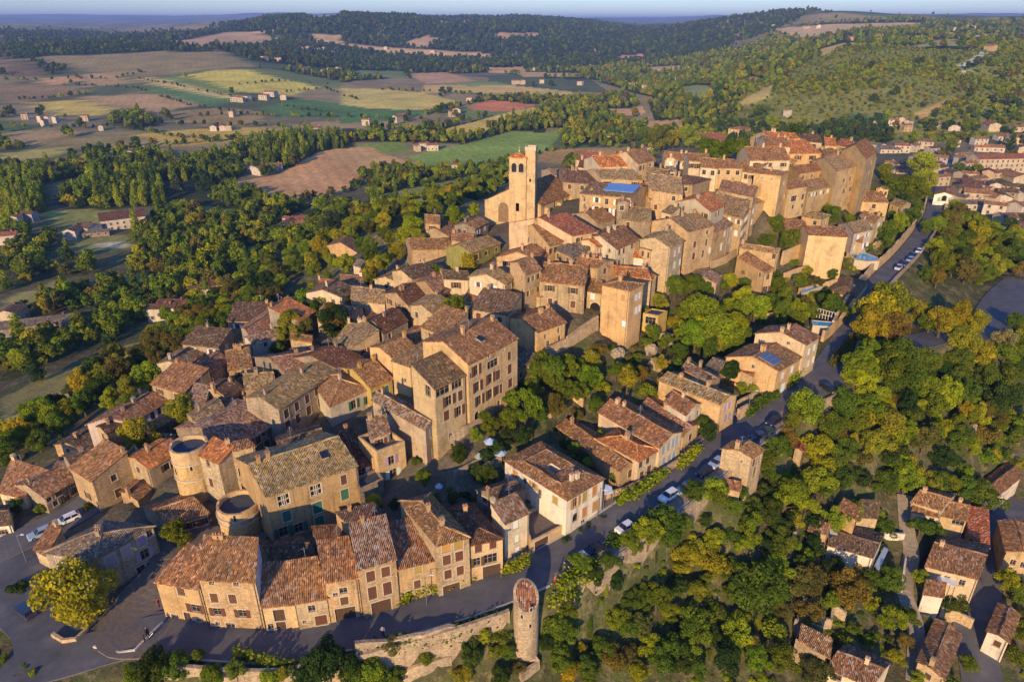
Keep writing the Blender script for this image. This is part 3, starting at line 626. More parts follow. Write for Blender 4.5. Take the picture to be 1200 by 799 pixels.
H('ochre house with wide wooden garage door under two stacked windows','sr',(772,405),(900,385),(862,228),165,'t','b',W='a 844 440 1.0 1.0 0;a 848 480 1.0 1.3 1;a 813 455 .6 .6 0;a 853 533 2.6 2.3 3',ch=0,nick='the house with the wide wooden garage door')
H('dark-roofed outbuilding behind the roadside houses','sr',(738,244),(858,232),(838,180),4,'g','m',ch=0,name='outbuilding')
H('flat dark-roofed outbuilding below the green-shuttered house','xr',(560,330),(735,310),(700,255),3.5,'k','d',ch=0,name='outbuilding')
fr(400,560,3.343)
H('tall stone house with white-speckled roof and dark garage opening','sr',(65,355),(213,315),(172,145),200,'t','f',W='a 115 384 1.1 1.7 1;a 174 366 1.1 1.6 1;a 122 449 1.1 2.1 1;a 181 431 1.1 2.1 1;a 157 500 2.6 2.3 3',ch=1,nick='the house with the white-speckled roof')
H('small dark terrace roof behind the white-speckled roof','sr',(25,180),(168,140),(115,98),6,'t','d',ch=1,name='outbuilding')
H('cream house with steep brown roof and climbing vine at its foot','sr',(218,358),(382,315),(315,145),140,'o','p',W='a 301 358 1.0 1.1 1 o;a 298 415 .9 1.4 1;a 266 475 .9 2.0 3',ch=1)
H('long deep house with hipped ochre roof running back from the road','hc',(372,262),(500,228),(350,62),205,'t','b',W='a 411 272 1.2 1.5 1 o;a 459 257 1.2 1.5 1 o;a 413 320 1.1 1.6 1;a 462 305 1.1 1.6 1;a 418 376 1.0 1.5 1;a 466 361 1.0 1.5 1;a 432 430 2.4 1.6 3',ch=2,keep=True,nick='the long hip-roofed house on the road')
H('ochre house with dark wooden balcony window and garage','hc',(503,262),(632,232),(515,100),150,'o','m',W='a 537 272 1.0 1.5 1;a 594 254 1.0 1.4 1;a 532 328 1.0 1.5 2;a 584 315 2.0 1.7 5;a 613 303 .8 1.5 1;a 590 370 2.6 2.1 3;a 540 388 .9 1.9 3',ch=1,keep=True,nick='the house with the balcony window')
H('slender pale tower-like house with three white shuttered windows','sr',(640,178),(735,132),(682,58),152,'c','f',W='a 682 183 .9 1.4 1;a 686 237 .8 1.4 1;a 688 283 .8 1.3 1',sh='w',ch=1,nick='the slender pale house with white shutters')
H('low garage with white door under a paved roof terrace','fd',(740,265),(878,192),(733,138),40,'o','b',W='a 785 270 2.6 2.1 3',name='garage',cat='garage',nick='the roof terrace')
H('dark tiled low house behind the slender pale house','yc',(530,45),(600,78),(740,50),4.5,'g','d',ch=1)
fr(560,420,3.633)
H('white house with ochre shutters and a square inner courtyard','cd',(378,600),(537,508),(115,433),162,'w','b',W='a 415 612 1.0 1.7 2;a 456 587 1.0 1.7 1;a 498 562 1.0 1.7 1;a 415 676 1.2 1.7 4;a 455 652 1.0 1.7 1;a 502 625 1.4 1.7 1;a 410 730 1.0 1.6 0;a 448 703 1.0 1.6 0;l 200 520 .8 1.1 0;l 262 570 .8 1.2 0',sh='o',ch=3,wl=(3,1),nick='the white house with ochre shutters',keep=True)
H('low stone wing with ivy at the foot beside the orange hipped roof','yc',(608,482),(680,440),(410,255),82,'t','b',W='a 648 488 1.0 1.5 1;a 648 535 1.0 1.6 1 r',sh='b',ch=2,keep=True)
H('house with bright orange hipped roof and dark green shutters','hd',(683,435),(772,384),(512,345),106,'c','o',W='a 694 445 .9 1.5 1;a 724 425 .9 1.5 1;a 741 412 .9 1.5 1;a 697 497 1.0 1.6 1 b;a 728 472 1.0 1.6 1 b;a 745 462 1.0 1.6 2 b;a 725 520 1.0 2.0 3',sh='d',ch=2,keep=True,nick='the orange hipped roof')
H('pink-rendered house with pale blue shutters in the road row','yd',(775,378),(870,312),(515,225),112,'p','b',W='a 790 388 .9 1.5 1;a 812 373 .9 1.5 1;a 832 358 .9 1.5 1;a 848 345 .9 1.5 1;a 792 440 1.0 1.8 1;a 815 425 1.0 1.5 1;a 835 410 1.0 1.5 1;a 830 455 1.7 2.0 3',sh='u',ch=2,keep=True,nick='the pink house with blue shutters')
H('low end house of the road row under a dusky pink roof','yd',(874,330),(938,280),(690,205),66,'o','p',wa=(1,1),ch=1,keep=True,sh='b')
H('small grey gabled house tucked behind the end of the row','yd',(888,240),(958,190),(795,182),5,'w','b',wa=(2,1),sh='l',ch=1)
fr(800,360,3.633)
H('three-storey house with broad ochre roof and mauve shutters','yd',(162,412),(230,375),(-100,310),132,'o','y',W='a 182 425 .9 1.3 1;a 200 414 .9 1.3 1;a 215 405 .9 1.3 1;a 183 470 1.0 1.5 1;a 200 460 1.0 1.5 1;a 216 450 1.0 1.5 1;a 190 520 1.8 2.2 4',sh='l',ch=2,keep=True,nick='the broad ochre roof on the road')
H('small white-speckled roof behind the broad ochre roof','yd',(125,330),(158,298),(0,255),5,'t','f',ch=2,keep=True)
bs=H('stone gabled house with solar panels on its roof','yc',(185,212),(405,270),(503,212),90,'o','p',W='b 425 292 .9 1.5 1;b 465 265 .9 1.5 1;b 425 345 1.4 2.2 1;a 305 218 .6 .7 0',sh='w',ch=2,nick='the house with solar panels')
H('tall house with long rows of white shutters above the road fork','yc',(310,112),(522,160),(582,125),130,'c','p',W='a 452 140 .6 .6 0;b 537 190 .9 1.5 1;b 560 172 .9 1.5 1;b 535 240 .9 1.5 1;b 560 220 .9 1.5 1;b 545 275 1.0 2 1',sh='w',ch=2,nick='the tall house above the road fork')
H('lone stone house standing outside the road with rusty roof','yc',(168,602),(293,640),(345,605),88,'t','b',W='b 303 660 .8 1.4 1;b 306 698 1.1 2.1 0;b 327 645 .7 1.3 0;a 250 655 .4 .5 0',sh='b',ch=1,nick='the lone house outside the road')
H('open wooden lean-to at the foot of the lone stone house','sr',(180,765),(245,778),(250,745),2.3,'t','b',ch=0,name='lean_to',cat='shed')
H('little red-roofed shed among trees beside the lone house','yc',(478,600),(510,612),(522,575),2.5,'t','r',ch=0,name='shed',cat='shed')
H('low grey shed behind the ochre-roofed house','xr',(95,255),(150,275),(185,235),2.6,'t','g',ch=0,name='shed',cat='shed')
H('red-tiled lean-to behind the house with solar panels','sr',(235,262),(300,290),(290,245),3,'t','r',ch=0,name='shed',cat='shed')
# ================================================================ the old gate quarter and the arcades
fr(200,400,3.633)
b23=H('big gold-stone house with green shutters and two white cross windows','xr',(405,660),(793,527),(712,405),212,'o','y',W='a 482 675 1.7 1.9 6;a 619 632 1.7 1.9 6;a 737 588 .9 1.7 1 b;a 742 650 1.2 1.9 1;a 495 743 1.2 1.9 1;a 626 706 1.4 2.0 1;a 634 765 1.4 1.9 1;a 481 809 1.3 1.7 2;a 546 793 1.3 1.7 2;a 572 785 1.2 1.7 1',sh='g',ch=2,pitch=.36,nick='the big gold-stone house with green shutters')
H('dark-roofed wing between the gold-stone house and the roof terrace','sr',(793,545),(872,512),(772,360),60,'t','m',W='a 815 560 1.2 1.7 2',sh='w',ch=1,keep=True)
H('mossy dark roof rising behind the gold-stone house','xr',(470,498),(660,440),(640,372),6,'g','d',ch=0)
H('house with leafy roof terrace and lilac shutters','fc',(880,490),(998,443),(915,380),110,'o','g',W='a 940 505 1.1 1.6 2;a 948 560 1.3 1.6 2 w',sh='l',par=.9,nick='the leafy roof terrace')
H('small speckled roof above the leafy roof terrace','sr',(848,412),(932,385),(918,308),6,'t','f',ch=2)
H('low terrace house with stone balustrade above the speckled roof','fc',(805,640),(905,592),(880,548),60,'g','d',W='a 845 690 .9 1.2 0;a 885 670 .7 1.0 0',par=.5)
H('hipped rust-roofed house with white shutters on its narrow front','hc',(677,277),(850,198),(762,95),86,'w','b',W='a 780 268 1.1 1.8 2 g;a 842 246 1.0 1.6 2 g;a 845 300 1.3 1.6 1 l;l 642 300 1.8 1.8 2 w',sh='g',ch=1,keep=True,nick='the hip-roofed corner house with green shutters')
H('yellow-ochre house with paired chimneys behind the hipped roof','xr',(850,198),(945,158),(872,80),70,'y','b',W='a 875 225 .9 1.4 2;a 920 205 1.0 1.6 1',sh='g',ch=2)
fr(220,330,3.996)
H('grey arcaded palace with round ground-floor arches in the street','xr',(425,598),(690,422),(612,372),152,'g','y',W='a 463 617 1.1 1.7 1;a 512 583 1.1 1.7 1;a 560 548 1.1 1.7 1;a 605 512 1.1 1.6 1;a 470 672 1.2 1.9 1;a 517 640 1.1 1.8 1;a 568 602 1.2 1.8 1;a 620 562 1.1 1.7 1;a 475 745 2.3 3.2 4;a 517 722 2.3 3.2 4;a 556 695 2.3 3.2 4',sh='b',ch=2,nick='the arcaded palace')
H('pinkish-roofed house north of the arcaded palace','xr',(470,440),(690,402),(600,322),5,'g','p',ch=2,keep=True)
H('large dark purple roof beyond the arcaded palace','xr',(690,402),(812,352),(700,296),5,'g','m',ch=1)
H('gabled ochre house with dark lean-to behind the arcaded palace','yc',(382,372),(470,392),(640,312),30,'t','y',ch=1,keep=True)
H('orange-lichened roof in the middle of the west quarter','xr',(270,508),(415,500),(400,425),5,'g','y',ch=2)
H('dark roof with gabled stone wall west of the orange-lichened roof','yc',(70,503),(190,545),(262,497),5,'t','d',ch=1)
H('narrow brown roof below the white-gabled end house','xr',(190,415),(300,395),(285,308),5,'t','b',ch=2)
H('white-gabled end house of the long northern row','yc',(150,292),(283,300),(345,232),52,'w','b',wa=(1,1),ch=1,sh='')
H('long northern row roof climbing along the wooded slope','xr',(300,272),(520,120),(490,78),5,'g','p',ch=2,keep=True,nick='the long northern row')
H('white-speckled roof beside the long northern row','xr',(300,292),(420,245),(400,218),5,'w','f',ch=1)
H('grey-mauve house with tall windows on the village edge','xr',(95,445),(192,370),(150,330),60,'l','p',wa=(3,1),sh='u',ch=1)
H('pale ochre house with red hipped roof on the north-west corner','hc',(-20,450),(75,470),(110,405),48,'c','r',ch=1,nick='the red hipped roof on the north-west edge')
H('red lichened roof below the red hipped corner house','sr',(0,575),(75,590),(62,480),4.5,'t','f',ch=0)
H('small stone hut roof beside the brown garden tree','xr',(480,268),(580,282),(575,255),3,'t','b',ch=0,name='outbuilding')
fr(140,440,3.996)
H('long house with white-flecked red roof behind the round tower','xr',(526,352),(748,212),(607,112),90,'g','f',W='a 650 300 1.1 1.5 1;a 690 320 1.2 1.6 1;a 737 290 1.3 2.2 4;a 675 272 .8 1.0 0;a 735 240 .8 1.0 0',sh='b',ch=2,nick='the white-flecked red roof')
H('tan gabled house with small square window behind the flecked roof','yc',(385,65),(480,95),(590,70),5,'t','d',W='a 420 97 .6 .7 0',ch=1)
H('narrow gold lichened roof strip beside the flecked red roof','xr',(365,245),(500,165),(470,115),5,'t','y',ch=1,keep=True)
H('grey slate lean-to by the big round tower','sr',(140,335),(232,350),(262,280),60,'t','g',ch=0,name='outbuilding')
H('low dark-roofed house at the foot of the big round tower','yc',(112,612),(228,697),(415,640),50,'g','p',wb=(4,1),ch=0,sh='b',nick='the low house under the big round tower')
H('small shaded house with red-flecked roof in the square','yc',(5,545),(85,585),(158,520),48,'t','p',ch=1,sh='')
t2=H('square tower house with bright orange pitched roof between the round towers','sr',(362,365),(462,407),(440,287),196,'k','o',C=(537,335),W='a 415 410 .9 1.4 0;a 430 500 .9 1.6 1',sh='b',ch=0,pitch=.3,nick='the orange-roofed tower house')
H('blank stone tower block with narrow slit window beside orange roof','sr',(530,352),(632,330),(600,298),200,'k','p',W='a 560 452 .7 1.5 0;a 580 525 .9 1.7 0',ch=1)
# ================================================================ the north-west houses by the square
fr(0,560,3.343)
H('large grey corner building with hipped slate-dark roof behind plane tree','hc',(175,287),(380,312),(600,190),165,'g','g',W='b 590 215 .9 1.2 0;b 555 245 1.1 1.8 1 l;b 497 290 1.2 2.0 1 l;b 435 325 1.3 2.0 1 l;b 568 297 1.2 1.7 2 l;b 555 362 1.2 1.8 0;b 595 345 1.2 2.0 3;b 525 395 1.2 2.0 3;b 462 440 2.6 2.4 3;b 430 470 1.0 2 3',wa=(2,2),sh='l',ch=3,keep=True,nick='the large grey corner building')
H('ruined lean-to on the left flank of the grey corner building','sr',(135,275),(182,300),(215,185),60,'t','b',ch=1,name='outbuilding')
H('pale low house at the left edge of the photo','xr',(-60,190),(42,180),(5,130),42,'w','d',W='a 10 213 1.6 1.0 5',ch=0)
fr(0,400,3.633)
H('tan gabled house with orange-brown roof by the left edge','sl',(-5,642),(98,662),(50,502),62,'c','b',C=(205,548),ch=1,sh='',keep=True)
htm=H('half-timbered house with dark brown roof on the square','xr',(188,664),(372,558),(300,508),58,'g','p',W='a 195 668 .8 1.1 0;a 237 688 .8 1.0 0;a 242 633 .9 1.1 1;a 325 630 1.6 1.3 5;a 288 668 .9 1.2 1;a 352 600 .9 1.1 0',sh='b',ch=1,nick='the half-timbered house')
H('dark-roofed house adjoining the half-timbered house','xr',(300,520),(400,480),(380,452),5,'g','d',ch=1)
H('tan house with single square window on the north edge','yc',(232,440),(360,468),(470,400),45,'t','d',W='a 290 465 .8 1.0 0',ch=2,keep=True,nick='the tan house on the north edge')
H('small dark roof with white chimneys on the north edge','yc',(412,362),(455,392),(562,325),4.5,'t','d',ch=2,keep=True)
H('long pale-mauve row house with dark pink roof','xr',(562,345),(735,238),(640,218),60,'l','p',W='a 650 312 1.1 1.8 2;a 675 297 1 1.6 2;a 692 287 1.1 1.8 2;a 640 330 .9 1.6 1',sh='w',ch=1,nick='the long mauve row house')
H('brown-roofed shed behind the tan north-edge house','xr',(640,380),(735,335),(720,318),3.2,'g','b',ch=0,name='shed',cat='shed')
# ================================================================ the four-storey block and neighbours
fr(400,360,3.633)
b28=H('four-storey block with brown shutters and long rusty roof','xr',(540,240),(750,132),(650,48),278,'o','b',W='a 574 268 1.1 1.9 2;a 645 240 2.8 1.5 5;a 715 207 .9 1.6 1;a 580 337 1.1 1.9 2;a 635 302 1.1 1.9 2;a 667 287 1.1 1.8 1;a 717 262 1.1 1.8 1;a 588 395 1.1 1.9 2;a 635 368 1.2 1.9 2;a 663 352 1.1 1.8 1;a 680 345 .7 1.8 1;a 719 322 1.1 1.8 1;a 578 468 1.2 2.3 4;a 671 405 .8 1.0 0;a 552 290 .6 1 0;a 628 208 .5 .5 0;a 690 180 .5 .5 0',sh='b',ch=2,nick='the four-storey block with brown shutters')
b29=H('left half of the tall block with glazed attic windows','sr',(397,347),(527,286),(428,188),300,'o','n',W='a 427 345 2.9 1.7 5;a 492 312 2.3 1.7 5;a 459 396 1.3 1.8 2;a 507 375 1.0 1.8 1;a 448 460 1.2 1.8 1;a 468 450 1.1 1.8 1;a 502 440 1.1 1.8 2;a 522 430 .9 1.6 1;a 466 547 .8 1.2 0;l 368 355 1.6 2.0 5',sh='b',ch=0,keep=True,nick='the glazed attic')
H('tall blank ochre wing behind the glazed attic','sr',(215,225),(292,252),(400,112),132,'o','n',C=(450,130),W='a 272 310 .6 .8 0',ch=0,keep=True)
H('house with white-flecked skylit roof and blue shutters','yd',(358,522),(402,475),(132,392),152,'p','f',W='a 383 515 .9 2.2 1;a 387 573 .9 2.2 1;a 393 620 1.0 2.2 1;l 195 410 .9 1.2 0',sh='u',ch=1,keep=True,nick='the blue-shuttered house')
H('small ochre house with grey side and red-brown roof by the steps','xr',(832,106),(955,62),(893,5),95,'o','b',W='a 868 125 .7 .9 0;a 925 97 .7 1.2 0;a 880 157 .9 1.5 0;a 928 132 .8 1.2 0',sh='b',ch=3,nick='the small ochre house by the steps')
H('flat grey-roofed annexe at the end of the four-storey block','sr',(752,262),(838,212),(800,180),56,'t','g',W='a 765 288 .8 1.3 0;a 793 272 .8 1.4 0',ch=0,name='annexe',cat='annexe',pitch=.1)
# ================================================================ houses between the north woods and the church
fr(350,240,3.996)
H('isolated ochre house with grey roof in the northern trees','yc',(130,192),(272,222),(310,190),76,'o','n',W='b 290 222 .8 1.2 0;a 228 220 .6 .7 0',ch=0,sh='',nick='the isolated ochre house in the trees')
H('low white annexe beside the isolated ochre house','sr',(255,282),(290,292),(312,262),3,'w','g',ch=0,name='annexe',cat='annexe')
H('red-roofed cottage left of the low white cottage in the trees','xr',(95,378),(195,386),(190,356),4,'c','r',ch=1,name='cottage')
H('brown-roofed cottage with white wall in the northern trees','xr',(200,370),(305,378),(272,332),4,'w','b',ch=1,name='cottage')
H('cream house with ochre ribbed roof and one brown-framed window','xr',(245,443),(403,464),(398,400),76,'c','y',W='a 298 490 1.2 1.4 1',sh='b',ch=1,nick='the cream house with one window')
H('brick-chimneyed house with mossy roof below the ivy house','yc',(355,350),(462,365),(530,328),60,'t','y',ch=2,wb=(1,1),sh='b')
H('dark-roofed house on the slope below the stone bastion house','xr',(530,348),(640,312),(592,272),5,'t','d',ch=1)
H('gabled house with purple-brown roof above the maroon roofs','yc',(545,362),(650,428),(686,362),5,'t','p',ch=2,wa=(2,1),sh='')
H('small house with dark maroon roof and twin flues','yc',(405,415),(520,478),(600,430),5,'t','m',ch=2,keep=True)
H('gabled stone house with mossy roof beside the garden tree','yc',(522,475),(640,522),(716,466),5,'t','y',ch=1,wa=(2,1),sh='')
H('wide maroon roof in the hollow of the village','xr',(395,600),(510,540),(470,488),5,'g','m',ch=1)
H('small maroon shed roof left of the wide maroon roof','sr',(300,555),(385,600),(345,502),4,'g','m',ch=0,name='outbuilding')
H('pale gabled house with mossy grey roof right of the dark trees','xr',(165,642),(290,657),(355,568),48,'c','y',W='a 270 690 .8 1.1 0',ch=3,keep=True)
H('great barn-like house with broad brown roof and two dormers','yc',(372,645),(512,692),(710,598),60,'t','p',wa=(3,1),ch=0,sh='',keep=True,nick='the barn-like house with dormers')
H('white-walled house with flecked red roof in the lane','xr',(770,442),(930,462),(960,410),62,'w','p',W='a 868 462 .4 .4 0',ch=1,nick='the white-walled house in the lane')
H('gabled tan house behind the white-walled lane house','yc',(800,338),(965,374),(1000,345),7,'c','y',ch=2,wb=(2,2),sh='w')
H('cream low house with dark gutter beside the ivy house','xr',(680,345),(800,352),(790,312),6,'c','d',ch=1)
ivh=H('house smothered in golden ivy with lichened roof','xr',(810,226),(945,180),(885,145),82,'i','y',ch=0,nick='the ivy-covered house')
H('stone bastion house with curved rubble wall and low roof','xr',(530,208),(722,206),(700,157),78,'k','b',W='a 570 262 .5 .7 0;a 700 270 1.6 1.8 4',ch=0,nick='the stone bastion house')
H('gabled stone house on top of the bastion wall','yc',(568,126),(712,152),(768,112),60,'k','b',ch=1,wa=(2,1),sh='')
H('small square turret house above the bastion wall','xr',(592,85),(662,92),(655,52),6,'k','b',ch=0)
H('shaded grey gabled house left of the church','yc',(730,97),(825,112),(888,80),6,'g','p',ch=2,wb=(2,2),sh='w')
H('low linking house between bastion and ivy-covered house','xr',(715,165),(820,180),(815,140),4.5,'t','b',ch=1)
# ================================================================ round the church
fr(550,140,3.996)
th=H('long town hall with pale windows and bright blue roof cover','xr',(518,347),(757,367),(808,315),108,'o','n',W='a 537 373 .8 1.2 0;a 597 378 .9 1.3 2;a 643 385 .9 1.5 0;a 693 390 .9 1.3 2;a 740 393 .9 1.3 2;a 595 425 1.1 1.9 2;a 642 433 1.1 2.1 2;a 691 440 1.1 2.1 2;a 537 405 .8 1.2 0',sh='w',ch=0,pitch=.2,nick='the building with the blue roof')
H('tan gabled hall with warm roof beside the blue-covered town hall','xr',(845,374),(950,347),(902,280),70,'o','o',ch=0,keep=True)
H('roofs with two tall chimneys and white upper floor near church','yc',(537,552),(690,608),(798,560),62,'c','b',W='b 703 622 .9 1.3 1;b 723 614 .9 1.3 1;b 762 592 .9 1.3 1;b 700 680 1.0 2.0 1;b 722 665 .9 1.5 0;a 598 605 .6 .8 0;a 655 615 .8 .9 0',sh='b',ch=2,nick='the two-chimney white house')
H('tan gabled house at the foot of the church tower','yc',(225,508),(375,592),(503,548),92,'o','b',wb=(6,1),ch=1,sh='b',keep=True,nick='the tan gable below the church tower')
H('red tiled roof tucked against the church nave','xr',(480,545),(602,522),(452,440),6,'p','r',ch=1)
H('orange-lichened house facing the town hall','yc',(482,446),(602,488),(682,466),36,'t','b',ch=1)
H('square tan house with hipped mossy roof in the middle of the village','hc',(390,602),(486,644),(579,600),72,'k','g',wb=(3,1),ch=1,sh='')
H('gabled ochre house left of the mossy hipped roof','yc',(128,645),(322,660),(386,622),6,'t','b',ch=1,wb=(3,2),sh='b',keep=True)
H('pale gable with yellow-shuttered door in the lane','yc',(0,735),(172,768),(206,738),7,'c','y',ch=0,wb=(2,2),sh='w')
H('narrow lane house with brown roof and bright yellow shutters','yc',(190,672),(266,728),(326,692),8,'t','b',ch=1,wb=(3,2),sh='o')
H('wide lichened roof above the garden in the village centre','xr',(330,756),(540,778),(556,688),6,'t','b',ch=2)
H('small pink roof block beside the wide lichened roof','xr',(560,692),(650,687),(600,655),5.5,'t','r',ch=2)
H('little white house with orange roof and outside stair','xr',(770,642),(868,656),(872,625),56,'w','o',W='a 850 680 .9 1.8 0',ch=0,nick='the little white house with orange roof')
H('tall stone gable house with white shutters above the trees','yc',(800,562),(940,602),(1002,566),142,'t','y',W='b 962 627 .9 1.5 1;b 982 612 .9 1.5 1;b 960 682 1.0 1.7 1;b 985 668 .9 1.5 1;b 940 735 .8 1.4 0;b 980 720 .8 1.3 0',sh='w',ch=1,nick='the tall white-shuttered gable house')
H('burnt-orange roof cluster house beside the white cottage','xr',(690,732),(852,747),(832,700),5,'t','o',ch=1)
H('house with long lichened roof before the town hall court','xr',(715,462),(850,485),(838,420),50,'g','y',ch=2)
H('mottled house roof right of the tan gabled hall','xr',(840,330),(1000,352),(955,268),6,'t','y',ch=1)
H('white house row with two dark doors on the ridge','xr',(498,190),(612,202),(602,150),6,'c','r',ch=2,wa=(3,1),sh='')
H('dark brown low roof at the north ridge','xr',(510,222),(612,237),(600,197),5,'c','m',ch=1)
H('broad terracotta roof at the middle of the ridge row','xr',(612,222),(762,217),(722,168),5.5,'c','o',ch=2)
H('pale house with three windows at the right of the ridge row','xr',(760,207),(874,187),(822,135),30,'c','b',wa=(3,2),ch=1,sh='w',nick='the pale house at the end of the ridge row')
H('ochre mottled roof between the ridge row and the town hall','xr',(620,278),(812,282),(762,236),5,'t','y',ch=1)
H('dark lichened roof jumble behind the church nave','xr',(440,290),(612,305),(590,245),5,'g','d',ch=3)
H('weathered roof left of the lichened jumble behind the nave','xr',(395,262),(500,262),(470,232),5,'g','p',ch=1)
fr(560,260,3.996)
twr=H('tan four-storey tower house with white shutters in the rock garden','hc',(583,292),(712,324),(776,292),206,'o','b',W='b 740 355 .9 1.4 1;b 757 345 .8 1.4 1;b 740 415 .9 1.5 1;b 756 405 .8 1.5 1;a 680 355 .9 1.3 1 o;a 683 478 .8 1.2 1',sh='w',ch=1,pitch=.22,nick='the tan tower house in the rock garden')
H('arched loggia house beside the tan tower house','xr',(512,322),(583,336),(580,277),70,'o','b',W='a 560 400 2.4 1.9 4;a 537 350 1.0 1.4 1',sh='w',ch=0)
H('small yellow cottage clinging to the rocks','fc',(770,430),(846,442),(888,420),60,'y','d',W='a 808 462 2.2 1.6 5',name='cottage',par=.2,nick='the yellow cottage on the rocks')
H('small house with glazed veranda and slate strip','xr',(212,325),(300,352),(350,325),50,'t','b',W='a 320 345 2.6 1.0 5',ch=1)
H('tan house with green creeper beside the garden courtyard','xr',(365,267),(510,302),(512,218),60,'c','b',W='a 470 320 1.0 1.9 1',sh='w',ch=2)
H('red-brown roof house right behind the tan tower house','yc',(650,252),(772,272),(836,254),80,'k','o',ch=1,wb=(1,2),sh='')
H('lichened house with tall chimney stacks above the red-brown roof','xr',(440,200),(560,215),(600,180),6,'t','b',ch=3)
# ================================================================ the eastern cliff of houses
fr(750,120,3.633)
H('tall ochre house with arched attic window on the cliff','xr',(205,550),(318,522),(242,470),168,'t','y',W='a 287 553 1.1 .9 5;a 283 597 1.0 1.8 0;a 268 645 1.0 1.9 0;a 233 605 1.0 1.6 1;a 228 655 1.0 1.7 1;a 298 630 .9 1.5 1 w',sh='b',ch=2,keep=True,nick='the tall ochre house with arched attic')
H('house with pink-flecked roof beside the arched attic house','xr',(318,552),(376,527),(335,472),140,'o','f',W='a 345 615 .9 1.9 1;a 360 560 .8 1.4 1',sh='w',ch=1)
H('slender blue-grey house front in the cliff row','xr',(378,527),(424,492),(385,462),120,'l','f',wa=(2,3),ch=1,sh='u',nick='the blue-grey house front')
H('orange-roofed gabled house behind the cliff row','yc',(165,422),(302,467),(345,432),7,'c','o',ch=1)
H('long dusky roof behind the blue-grey house front','sl',(290,455),(438,492),(262,372),5.5,'t','y',ch=2,wa=(4,2),wb=(4,3),sh='w')
H('pink lichened roof between market hall and cliff row','xr',(335,372),(482,402),(470,352),6,'t','p',ch=2)
H('row house with faded shutters left of the square flat tower','xr',(440,440),(582,411),(542,368),85,'t','y',wa=(5,2),ch=2,sh='u')
H('low lichened roof in front of the row with faded shutters','xr',(405,440),(470,455),(450,412),6,'t','b',ch=1)
sqt=H('tall square tower house with flat lichened top on the cliff','hc',(487,300),(601,313),(634,295),118,'o','b',W='b 612 345 .7 .9 0;b 615 400 .7 1.1 0;b 612 455 .8 1.1 0;a 520 322 .4 .4 0;a 560 326 .4 .4 0',sh='',ch=1,pitch=.12,nick='the square flat-topped tower house')
H('house with arched top windows between tower and long house','xr',(632,369),(713,355),(692,322),112,'o','b',W='a 655 410 2.4 1.6 5;a 694 402 1.3 1.6 5;a 650 445 .8 1.2 1;a 690 440 .8 1.2 1',sh='b',ch=0)
H('long ochre house with row of nine upper windows on cliff','xr',(718,377),(838,351),(800,315),95,'o','y',wa=(8,1),ch=0,sh='w',nick='the long ochre house on the cliff')
man=H('grand medieval mansion with carved windows above the eastern gardens','xr',(838,292),(965,255),(915,205),180,'o','y',W='a 868 333 2.0 1.2 5;a 895 325 2.0 1.2 5;a 868 378 2.0 1.4 5;a 895 370 2.0 1.4 5;a 935 350 .8 1.4 0;a 850 440 .9 1.6 0;a 885 435 .9 1.6 0;a 915 420 .8 1.4 0;a 945 300 .8 1.3 0',sh='',keep=True,ch=2,nick='the grand mansion')
H('high gabled end of the mansion with buttressed flank','yc',(857,206),(965,240),(1008,208),170,'o','b',W='b 975 300 .8 1.3 0;b 990 330 .7 1.2 0;b 985 255 .7 1.0 0',sh='',keep=True,ch=0,pitch=.42,nick='the high gable of the mansion')
H('sheer ochre end wall house at the far east of the ridge','sr',(968,250),(1010,228),(985,200),170,'o','n',keep=True,ch=0)
H('small parapet turret on the mansion corner','fc',(790,235),(855,250),(870,235),8,'o','b',W='a 818 262 .7 1.0 0;a 835 285 .7 1.0 0',name='turret_house')
H('small house with pink roof next to the mansion turret','xr',(785,227),(860,232),(842,203),7,'o','p',ch=1)
H('ochre house with low roof between square tower and mansion','xr',(680,302),(790,287),(765,258),6.5,'o','b',ch=1,wa=(3,1),sh='')
H('broad orange roof at the heart of the upper village','xr',(640,217),(772,217),(700,160),6,'o','o',ch=2,nick='the broad orange roof in the upper village')
H('wide tan roof left of the broad orange roof','xr',(470,247),(640,247),(612,190),6,'c','b',ch=2)
H('orange roofs at the back of the upper village','xr',(540,182),(640,190),(620,150),6,'c','b',ch=2)
H('terracotta roof with skylight at the upper village back','xr',(555,160),(690,168),(660,132),6,'c','o',ch=2)
H('dark roof behind the broad orange roof','xr',(700,165),(775,172),(755,140),6,'c','d',ch=1)
H('small orange house at the far east end','xr',(788,182),(836,187),(832,155),5.5,'c','o',ch=1)
H('far east end house with terracotta pyramid roof','xr',(836,180),(890,190),(880,160),5.5,'c','r',ch=1)
H('reddish roofs left of the square lookout tower','xr',(268,162),(375,165),(352,132),5,'c','r',ch=2)
H('square lookout tower house with shallow pyramid roof','hc',(377,112),(441,119),(473,109),46,'o','b',ch=0,pitch=.18,nick='the square lookout tower')
H('cream house with three windows on the upper terrace','xr',(107,242),(210,252),(205,218),32,'c','b',W='a 133 257 .8 1.2 1;a 160 262 .8 1.2 1;a 186 264 .8 1.2 1',sh='b',ch=2,nick='the cream terrace house')
H('cream house with pink roof right of the three-windowed one','xr',(210,250),(300,252),(290,220),5.5,'c','b',wa=(3,1),ch=1,sh='b')
H('ochre terrace house with rounded corner','xr',(258,275),(332,282),(330,242),5.5,'c','b',ch=0,wa=(2,1),sh='')
H('low ochre house with long roof in the terrace row','xr',(320,277),(440,280),(402,245),5.5,'o','b',ch=1,wa=(3,1),sh='')
H('white house with small windows at the end of the terrace row','xr',(393,287),(492,302),(545,258),32,'w','b',wa=(4,1),ch=1,sh='b',nick='the white house of the terrace row')
mh=H('open market hall under a huge dark hipped roof','hc',(60,340),(225,350),(345,330),4.5,'t','d',ch=0,name='market_hall',cat='market hall',wa=(3,1),sh='',nick='the market hall roof')
